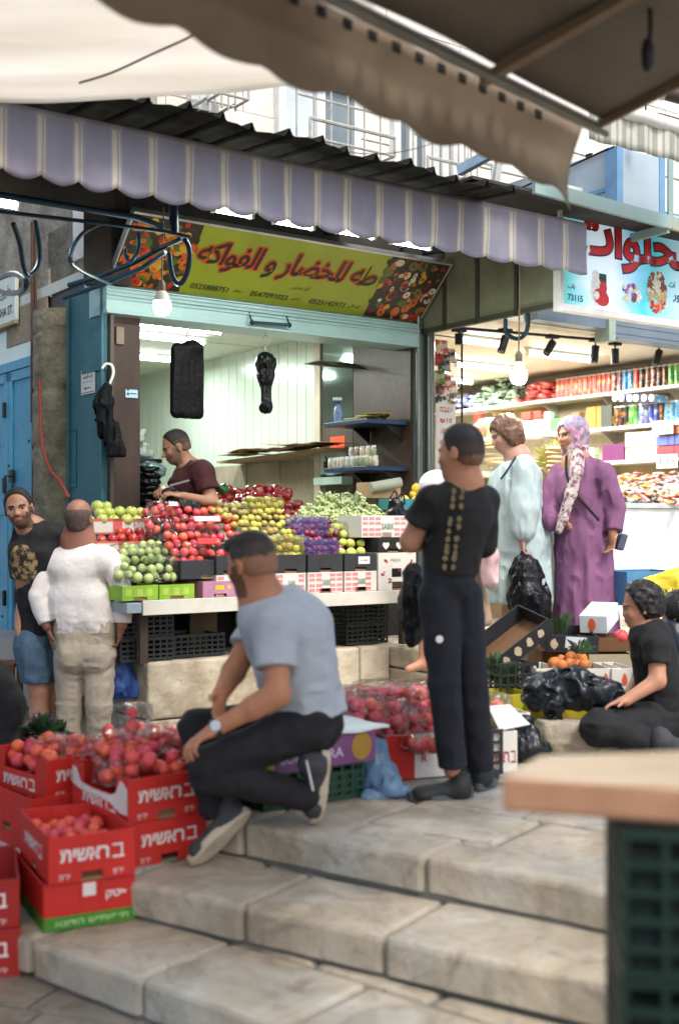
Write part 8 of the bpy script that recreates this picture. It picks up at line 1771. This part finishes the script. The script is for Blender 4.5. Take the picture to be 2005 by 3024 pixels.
leaves('leafy green tops over the heap of small aubergines', D2(118, 2165, 5.9), 70, .13, 8, LEEK, 1.3, w=.016); leaves('green leaves at the left of the aubergine heap', D2(75, 2185, 5.95), 40, .11, 9, LEEK, 1.4, w=.015); leaves('green leaves at the right of the aubergine heap', D2(165, 2185, 5.95), 35, .12, 10, LEEK, 1.4, w=.015)
carton('vegetable_carton', 'red and white carton under the heap of small aubergines', D2(40, 2270, 5.95)-Vector((0, 0, .02)), R(5), .3, .3, .12, WC2, slot=False, prints=[('red_print', REDP, lambda b2, w2, d2, h2: rects(b2, w2*.3, w2*.6, 0, h2))])
b_ = B(); b_.box(0, .5, 0, .4, 0, .42+D2(40, 2270, 5.95).z-.025); tag(b_.obj('low_bench', mat('dull_brown_board', (.12, .09, .05), .8), loc=(D2(20, 0, 5.93).x, 5.93, -.42), rot=(0, 0, R(5)), bevel=.004), 'low brown bench under the aubergine carton', 'bench')
# ================================================================== sweet shop shelving and goods
SF = 6.65
def shelf_at(z, t0_, t1_, label):
    q = T('shop_shelf', label, 'shelf', FW(SF, t0_, z), ROT, 'long white shelves of the sweet shop'); b_ = B(); b_.box(0, .35, 0, t1_-t0_, -.035, 0); b_.obj('shelf_board', mat('white_shelf_enamel', (.72, .72, .68), .35), q, bevel=.003)
    b_ = B(); k = .2
    while k < t1_-t0_: b_.put([(.34, k, -.036), (.34, k+.01, -.036), (.34, k, -.2), (.34, k+.01, -.2), (.06, k, -.036), (.06, k+.01, -.036)], [(0, 2, 4), (1, 5, 3), (2, 3, 5, 4), (0, 4, 5, 1), (0, 1, 3, 2)]); k += .9
    b_.obj('bracket', mat('cream_bracket', (.5, .46, .38), .5), q); return q
_, zs1 = SP(2005, 1133, SF); _, zs2 = SP(2005, 1243, SF); _, zs3 = SP(2005, 1350, SF)
shelf_at(zs1, .5, 5.15, 'top white shelf of the sweet shop, with tall cans and bags'); shelf_at(zs2, .5, 5.15, 'second white shelf of the sweet shop, with boxes and cans'); shelf_at(zs3, .5, 5.15, 'third white shelf of the sweet shop, with gift bags and small boxes')
q = T('goods_rack', 'white sloping rack behind the counter heaped with small packets', 'rack', FW(SF-.7, .9, .3), ROT)
b_ = B(); b_.put([(0, 0, .95), (1.05, 0, 1.35), (1.05, 4.2, 1.35), (0, 4.2, .95), (0, 0, .9), (1.05, 0, 1.3), (1.05, 4.2, 1.3), (0, 4.2, .9)], [(0, 1, 2, 3), (7, 6, 5, 4), (0, 4, 5, 1), (0, 3, 7, 4), (3, 2, 6, 7), (1, 5, 6, 2)]); b_.box(0, .03, 0, 4.2, 0, .92); b_.obj('rack_board', mat('beige_rack', (.4, .34, .25), .6), q)
# tall snack cans
def canproto(nm, c, c2):
    b_ = B(); b_.lathe([(.036, 0), (.036, .205)], 14); ms = [mat('can_'+nm, c, .3, col2=c2, scale=16, thr=(.5, .56), coat=.3), mat('can_lid_white', (.6, .6, .58), .4), mat('can_foil', (.5, .5, .5), .25, metal=.8)]
    o = b_.obj('snack_can', ms[0], smooth=True); b_ = B(); b_.lathe([(.0365, .203), (.0365, .216), (.03, .217)], 14); b_.obj('can_lid', ms[1], o, smooth=True); return o
CC = {'red': ((.5, .02, .015), (.6, .3, .05)), 'wine': ((.13, .01, .03), (.5, .4, .3)), 'blue': ((.02, .15, .35), (.2, .5, .7)), 'black': ((.015, .015, .015), (.45, .15, .03)), 'green': ((.05, .3, .05), (.4, .6, .2)), 'cyan': ((.1, .35, .6), (.5, .7, .8)), 'navy': ((.03, .06, .3), (.4, .45, .6)), 'violet': ((.12, .1, .3), (.4, .5, .6))}
cp = {}
def can(col, p, lying=False, lab=''):
    if col not in cp: cp[col] = o = canproto(col, *CC[col])
    else: o = copy_tree(cp[col])
    o.location = p; o.rotation_euler = (0, 0, rnd.random()*6) if not lying else (R(90), 0, ROT-R(90)); tag(o, lab, 'can', lab+' (all)' if False else 'tall '+col+' snack cans'); return o
def row(px0, px1, z, cols, lab, yy=.06, step=.076):
    t0_, _ = SP(px0, 1200, SF+yy); t1_, _ = SP(px1, 1200, SF+yy); n = len(cols)
    for k, c_ in enumerate(cols): can(c_, FW(SF+yy, t0_+(t1_-t0_)*k/max(1, n-1), z+.001), lab='tall %s snack can standing on the %s shelf of the sweet shop' % (c_, lab))
row(1650, 1785, zs1, ['red']*11, 'top'); row(1798, 2000, zs1, ['red', 'wine', 'wine', 'blue', 'blue', 'red', 'black', 'black', 'wine', 'black', 'black', 'green', 'green'], 'top')
row(1822, 2002, zs2, ['black', 'black', 'black', 'green', 'green', 'violet', 'violet', 'navy', 'navy', 'black', 'cyan', 'cyan', 'cyan'], 'second')
for k, px in enumerate((1868, 1887, 1911, 1930, 1954, 1976)):
    t_, z = SP(px, 1180, SF+.1); o = can(['violet', 'navy', 'cyan'][k % 3], FW(SF+.03, t_, z), True, 'snack can lying with its white lid forward above the second shelf'); o['group'] = 'lying snack cans'; o.rotation_euler = (0, R(-90), ROT)
# boxes and packets
_bx = {}
def box_item(nm, col, col2, size, p, rz, label, group, cat='box', name='snack_box', tilt=0):
    k = (nm, size)
    if k not in _bx:
        w_, d_, h_ = size; b_ = B(); b_.box(-w_/2, w_/2, -d_/2, d_/2, 0, h_); o = b_.obj(name, mat('box_'+nm, col, .5, var=.08, scale=20), bevel=.002)
        b_ = B(); e = .0012
        for sx in (-1, 1): b_.put([(sx*(w_/2+e), -d_*.36, h_*.15), (sx*(w_/2+e), d_*.36, h_*.15), (sx*(w_/2+e), d_*.36, h_*.5), (sx*(w_/2+e), -d_*.36, h_*.5)], [(0, 1, 2, 3)])
        b_.put([(-w_*.36, -d_/2-e, h_*.15), (w_*.36, -d_/2-e, h_*.15), (w_*.36, -d_/2-e, h_*.5), (-w_*.36, -d_/2-e, h_*.5)], [(0, 1, 2, 3)]); b_.obj('box_print', mat('boxp_'+nm, col2, .5, var=.3, scale=50), o); _bx[k] = o
    else: o = copy_tree(_bx[k])
    o.location = p; o.rotation_euler = (0, tilt, rz); return tag(o, label, cat, group)
def rowbox(px0, px1, z, n, nm, col, col2, size, lab, yy=.08, lay=1):
    t0_, _ = SP(px0, 1200, SF+yy); t1_, _ = SP(px1, 1200, SF+yy)
    for l in range(lay):
        for k in range(n): box_item(nm, col, col2, size, FW(SF+yy+rnd.uniform(-.01, .01), t0_+(t1_-t0_)*(k+.5)/n, z+.001+l*(size[2]+.001)), ROT+R(90)+rnd.uniform(-.06, .06), lab, lab+'s')
CB = ((.62, .6, .42), (.3, .1, .12))
rowbox(1405, 1425, zs2, 1, 'redtall', (.5, .03, .02), (.7, .5, .05), (.1, .08, .15), 'red and yellow box stacked two high on the second shelf', lay=2)
rowbox(1445, 1545, zs2, 5, 'yellow', (.6, .5, .1), (.3, .45, .2), (.13, .08, .18), 'yellow box at the left of the second shelf')
rowbox(1548, 1608, zs2, 3, 'cream', *CB, (.12, .08, .16), 'cream carton with dark print on the second shelf')
rowbox(1550, 1605, zs2+.17, 2, 'redlow', (.42, .04, .02), (.5, .3, .1), (.16, .1, .09), 'flat red box on top of the cream cartons')
rowbox(1612, 1632, zs2, 1, 'aquawhite', (.5, .68, .68), (.8, .8, .8), (.1, .07, .24), 'tall white and aqua box on the second shelf')
rowbox(1636, 1690, zs2, 3, 'greenbag', (.1, .42, .1), (.7, .8, .6), (.15, .09, .15), 'green and white packet on the second shelf')
rowbox(1690, 1720, zs2, 1, 'brownjar', (.3, .16, .06), (.6, .3, .1), (.12, .09, .2), 'brown packet on the second shelf')
rowbox(1742, 1778, zs2, 2, 'orangep', (.55, .2, .04), (.3, .12, .03), (.14, .07, .24), 'tall orange packet on the second shelf'); rowbox(1782, 1812, zs2, 1, 'darkp', (.05, .06, .05), (.5, .35, .05), (.16, .07, .24), 'tall dark green packet on the second shelf')
rowbox(1735, 1760, zs3, 1, 'jarpale', (.45, .55, .4), (.3, .4, .3), (.14, .08, .16), 'pale green jar-like box on the third shelf'); rowbox(1790, 1850, zs3, 2, 'purplebag', (.12, .025, .1), (.45, .3, .1), (.17, .1, .18), 'purple gift bag with white handle on the third shelf')
rowbox(1856, 1952, zs3, 4, 'creamA', (.66, .58, .4), (.5, .12, .04), (.12, .09, .13), 'cream box in the two-high row on the third shelf', lay=1); rowbox(1856, 1952, zs3+.14, 4, 'creamB', (.66, .6, .42), (.2, .35, .1), (.12, .09, .15), 'cream box in the upper row on the third shelf')
rowbox(1955, 2010, zs3, 3, 'redmix', (.5, .06, .08), (.7, .7, .75), (.16, .1, .12), 'red packet at the right end of the third shelf'); rowbox(1955, 2010, zs3+.13, 3, 'bluemix', (.1, .14, .4), (.5, .25, .1), (.16, .1, .10), 'blue packet on top at the right end of the third shelf'); rowbox(1955, 2010, zs3+.24, 2, 'brownmix', (.3, .12, .05), (.6, .4, .2), (.2, .1, .10), 'brown packet near the top at the right end of the third shelf')
# pillow bags
_pb = {}
def pillow(nm, col, col2, p, rot, label, group, sz=(.22, .14, .05)):
    if nm not in _pb:
        b_ = B(); b_.grid(lambda u, v: ((u-.5)*sz[0], (v-.5)*sz[1], sz[2]*.5*(max(0, 1-(2*u-1)**4)*max(0, 1-(2*v-1)**4))**.6+.004*vn(u*9, v*9, 1)), 12, 8); b_.grid(lambda u, v: ((u-.5)*sz[0], (.5-v)*sz[1], -sz[2]*.5*(max(0, 1-(2*u-1)**4)*max(0, 1-(2*v-1)**4))**.6), 12, 8)
        o = b_.obj('snack_bag', mat('pillow_'+nm, col, .22, col2=col2, scale=14, thr=(.46, .54), coat=.4), smooth=2); _pb[nm] = o
    else: o = _pb[nm].copy(); C.objects.link(o)
    o.location = p; o.rotation_euler = rot; return tag(o, label, 'snack bag', group)
def heap(px0, px1, zb, hmax, n, nm, col, col2, lab, s_=None, seed=1, sz=(.22, .14, .05), wd=.22):
    rr = random.Random(seed); s_ = s_ if s_ is not None else SF+.06; t0_, _ = SP(px0, 1200, s_); t1_, _ = SP(px1, 1200, s_)
    for k in range(n):
        f_ = rr.random(); h_ = hmax*math.sin(math.pi*(.12+.76*f_))
        pillow(nm, col, col2, FW(s_+rr.random()*wd, t0_+(t1_-t0_)*f_, zb+.02+h_*((k+.5)/n)), (rr.uniform(-.35, .35), rr.uniform(-.35, .35), ROT+rr.uniform(0, 3.1)), lab, lab+'s', sz)
heap(1315, 1405, zs1, .20, 26, 'bluewhite', (.02, .06, .45), (.75, .78, .8), 'blue and white snack bag heaped on the top shelf', seed=1)
heap(1405, 1535, zs1, .34, 44, 'greenwhite', (.03, .12, .06), (.55, .62, .5), 'dark green and silver snack bag heaped on the top shelf', seed=2)
heap(1530, 1638, zs1, .22, 34, 'redwhite', (.6, .02, .02), (.75, .3, .28), 'red snack bag heaped on the top shelf', seed=3)
# goods heap behind the counter and herb heap
for k, (nm, c, c2) in enumerate((('wht', (.7, .68, .64), (.5, .1, .1)), ('pnk', (.5, .3, .28), (.2, .1, .08)), ('blk', (.02, .03, .04), (.2, .25, .22)), ('orgn', (.55, .16, .05), (.6, .4, .1)), ('slv', (.5, .5, .48), (.1, .1, .12)))):
    lab = {'wht': 'white', 'pnk': 'pinkish', 'blk': 'dark', 'orgn': 'orange', 'slv': 'silver'}[nm]+' small packet heaped on the sloping rack behind the counter'
    rr = random.Random(40+k)
    for j in range(34):
        px = rr.uniform(1815, 2020) if k != 0 else rr.uniform(1880, 2020); f_ = rr.random(); s_ = 5.6+f_*1.0; t_, _ = SP(px, 1440, s_); z = SP(px, 1482-80*f_+rr.uniform(-6, 6) if nm != 'blk' else 1490-35*f_, s_)[1]
        pillow('s'+nm, c, c2, FW(s_, t_, z), (rr.uniform(-.5, .5), rr.uniform(-.5, .5), rr.random()*3), lab, lab+'s', (.12, .08, .03))
ct = T('shop_counter', 'long bright white counter front of the sweet shop behind the women', 'counter', FW(4.4, .72, .3), ROT); b_ = B(); b_.box(0, 4.2, 0, .05, 0, .98); b_.obj('counter_front', mat('bright_white_panel', (.8, .82, .82), .3), ct)
b_ = B(); b_.box(-.01, 4.2, -.03, .5, .985, 1.03); b_.obj('counter_top', mat('pale_steel_trim', (.6, .66, .66), .3, metal=.2), ct, bevel=.003); b_ = B(); b_.box(0, .04, .05, .6, 0, .98); b_.obj('counter_end', mat('plain_grey_panel', (.2, .22, .22), .5), ct)  # end panel is plain grey, darker than the white front
# stacks of brown flat goods and straw, herbs (seen between the boy and the women)
rr = random.Random(6)
for k in range(26):
    px = (1415 if k % 2 else 1455)+rr.uniform(-14, 18); py = 1410-(k//2)*8.2; t_, z = SP(px, py, 4.9); b_ = B() if k == 0 else None
    if k == 0: b_.lathe([(.001, 0), (.11, .002), (.13, .02), (.11, .035), (.001, .04)], 18); fp_ = b_.obj('flat_bread', mat('toasted_bread', (.36, .2, .09), .8, col2=(.6, .45, .25), scale=8), smooth=True); o = fp_
    else: o = fp_.copy(); C.objects.link(o)
    o.location = FW(4.9, t_, z); o.rotation_euler = (rr.uniform(-.1, .1), rr.uniform(-.1, .1), rr.random()*6); tag(o, 'round brown flat loaf in the stacks between the boy and the aqua dress', 'bread', 'flat loaves stacked in the sweet shop')
for k in range(7):
    px = 1655+rr.uniform(-8, 8); t_, z = SP(px, 1415-(k)*13, 4.9); o = fp_.copy(); C.objects.link(o); o.location = FW(4.9, t_, z); o.scale = (1, 1, 1.5); tag(o, 'round brown flat loaf in the stack between the two women', 'bread', 'flat loaves between the two women')
t_, z = SP(1650, 1380, 5.3); leaves('heap of pale yellow-green dried herbs between the two women', FW(5.3, t_, z), 260, .30, 12, mat('dried_herb', (.3, .32, .08), .8, col2=(.5, .48, .2), scale=30), 1.5, 'herbs', 'dried_herbs', .02)
b_ = B(); b_.box(-.6, .9, -.2, 2.2, 0, 1.0); tag(b_.obj('display_block', mat('brown_display_wood', (.22, .15, .08), .7), loc=FW(4.5, 1.5, .3), rot=ROT, bevel=.004), 'brown display block carrying the loaves and herbs inside the sweet shop', 'display')
# clear sack standing left of the aqua dress
t_, z = SP(1455, 1290, 4.4); q = bagfilm('clear_sack', 'big clear plastic sack with price card between the boy and the aqua dress', FW(4.4, t_, z-.1), (.35, .4, .55), ROT, film('milky_film', (.95, .95, .9), .35, .2, .35, (.55, .55, .45), 10), None, 3, 'sack', .6)
# left rack and poster at the sweet shop entrance
po = T('price_poster', 'white poster with red writing beside the grey guide rail', 'poster', FW(3.22, 1.5, 2.0), ROT); b_ = B(); s0_, z0 = FP(1288, 1400, 1.3); s1_, z1 = FP(1345, 1195, 1.3); po.location = FW(s0_, 1.3, z0); wdt, hh = s1_-s0_, z1-z0; b_.box(0, wdt, 0, .005, 0, hh); b_.obj('poster_sheet', mat('white_poster_paper', (.74, .72, .7), .6), po)
b_ = B(); rr = random.Random(5); 
for k, tx in enumerate(('מבצע', '₪10', 'עוגיות', '₪25', 'חלווה', '3=₪20')): write(b_, tx, fm(wdt*.5, hh*(.92-k*.155), -.0015), width=wdt*.62, height=hh*.075, offset=.02)
b_.obj('poster_writing', mat('poster_red', (.6, .05, .04), .6), po)
rk = T('wire_rack', 'dark wire rack of hanging snack packets inside the sweet shop entrance', 'rack', FW(s_at(1300, 1.6), 1.6, 1.9), ROT); b_ = B(); zt = FP(1300, 900, 1.6)[1]; [b_.tube([(x, 0, -1.5), (x, 0, zt-1.9)], .01, 6) for x in (-.08, .25)]; [b_.tube([(-.08, 0, z), (.25, 0, z)], .006, 6) for z in (0.2, .45, .7, .9)]; b_.obj('rack_frame', DK, rk)
for k, (px, py, c, c2, lb) in enumerate(((1292, 1060, (.5, .02, .02), (.05, .02, .02), 'red'), (1310, 1075, (.03, .06, .05), (.3, .35, .3), 'dark green'), (1294, 1115, (.5, .5, .3), (.1, .2, .05), 'pale green'), (1316, 1120, (.3, .03, .03), (.7, .6, .5), 'dark red'), (1300, 1145, (.04, .03, .03), (.5, .1, .1), 'black and red'), (1322, 1158, (.7, .68, .6), (.1, .08, .08), 'white and black'), (1305, 1025, (.7, .6, .55), (.5, .1, .1), 'cream'), (1325, 1050, (.06, .05, .05), (.5, .5, .45), 'black'), (1300, 1180, (.06, .05, .06), (.6, .6, .6), 'black and white'), (1330, 1140, (.55, .1, .05), (.8, .75, .6), 'scarlet'))):
    s_, z = FP(px, py, 1.55); pillow('r%d' % k, c, c2, FW(s_, 1.55, z), (R(80), 0, ROT+R(rnd.uniform(-15, 15))), lb+' snack packet hanging in the rack at the sweet shop entrance', None, (.14, .13, .04))
# price cards
for px, py, tx, z_ in ((1955, 1262, '2=17', zs2), (1968, 1362, '10', zs3), (1990, 1455, '3=5', None)):
    t_, z = SP(px, py, SF-.03 if z_ else 5.9); q = T('price_card', 'white price card reading '+tx+(' on the second shelf' if z_ == zs2 else ' on the third shelf' if z_ else ' among the small packets'), 'price card', FW(SF-.03 if z_ else 5.9, t_, z), ROT-R(90)+R(8)); b_ = B(); b_.box(-.12, .12, 0, .003, -.07, .07); b_.obj('card', WHITE, q); b_ = B(); write(b_, tx, fm(0, 0, -.0015), width=.17, height=.08); b_.obj('card_writing', GTX, q)
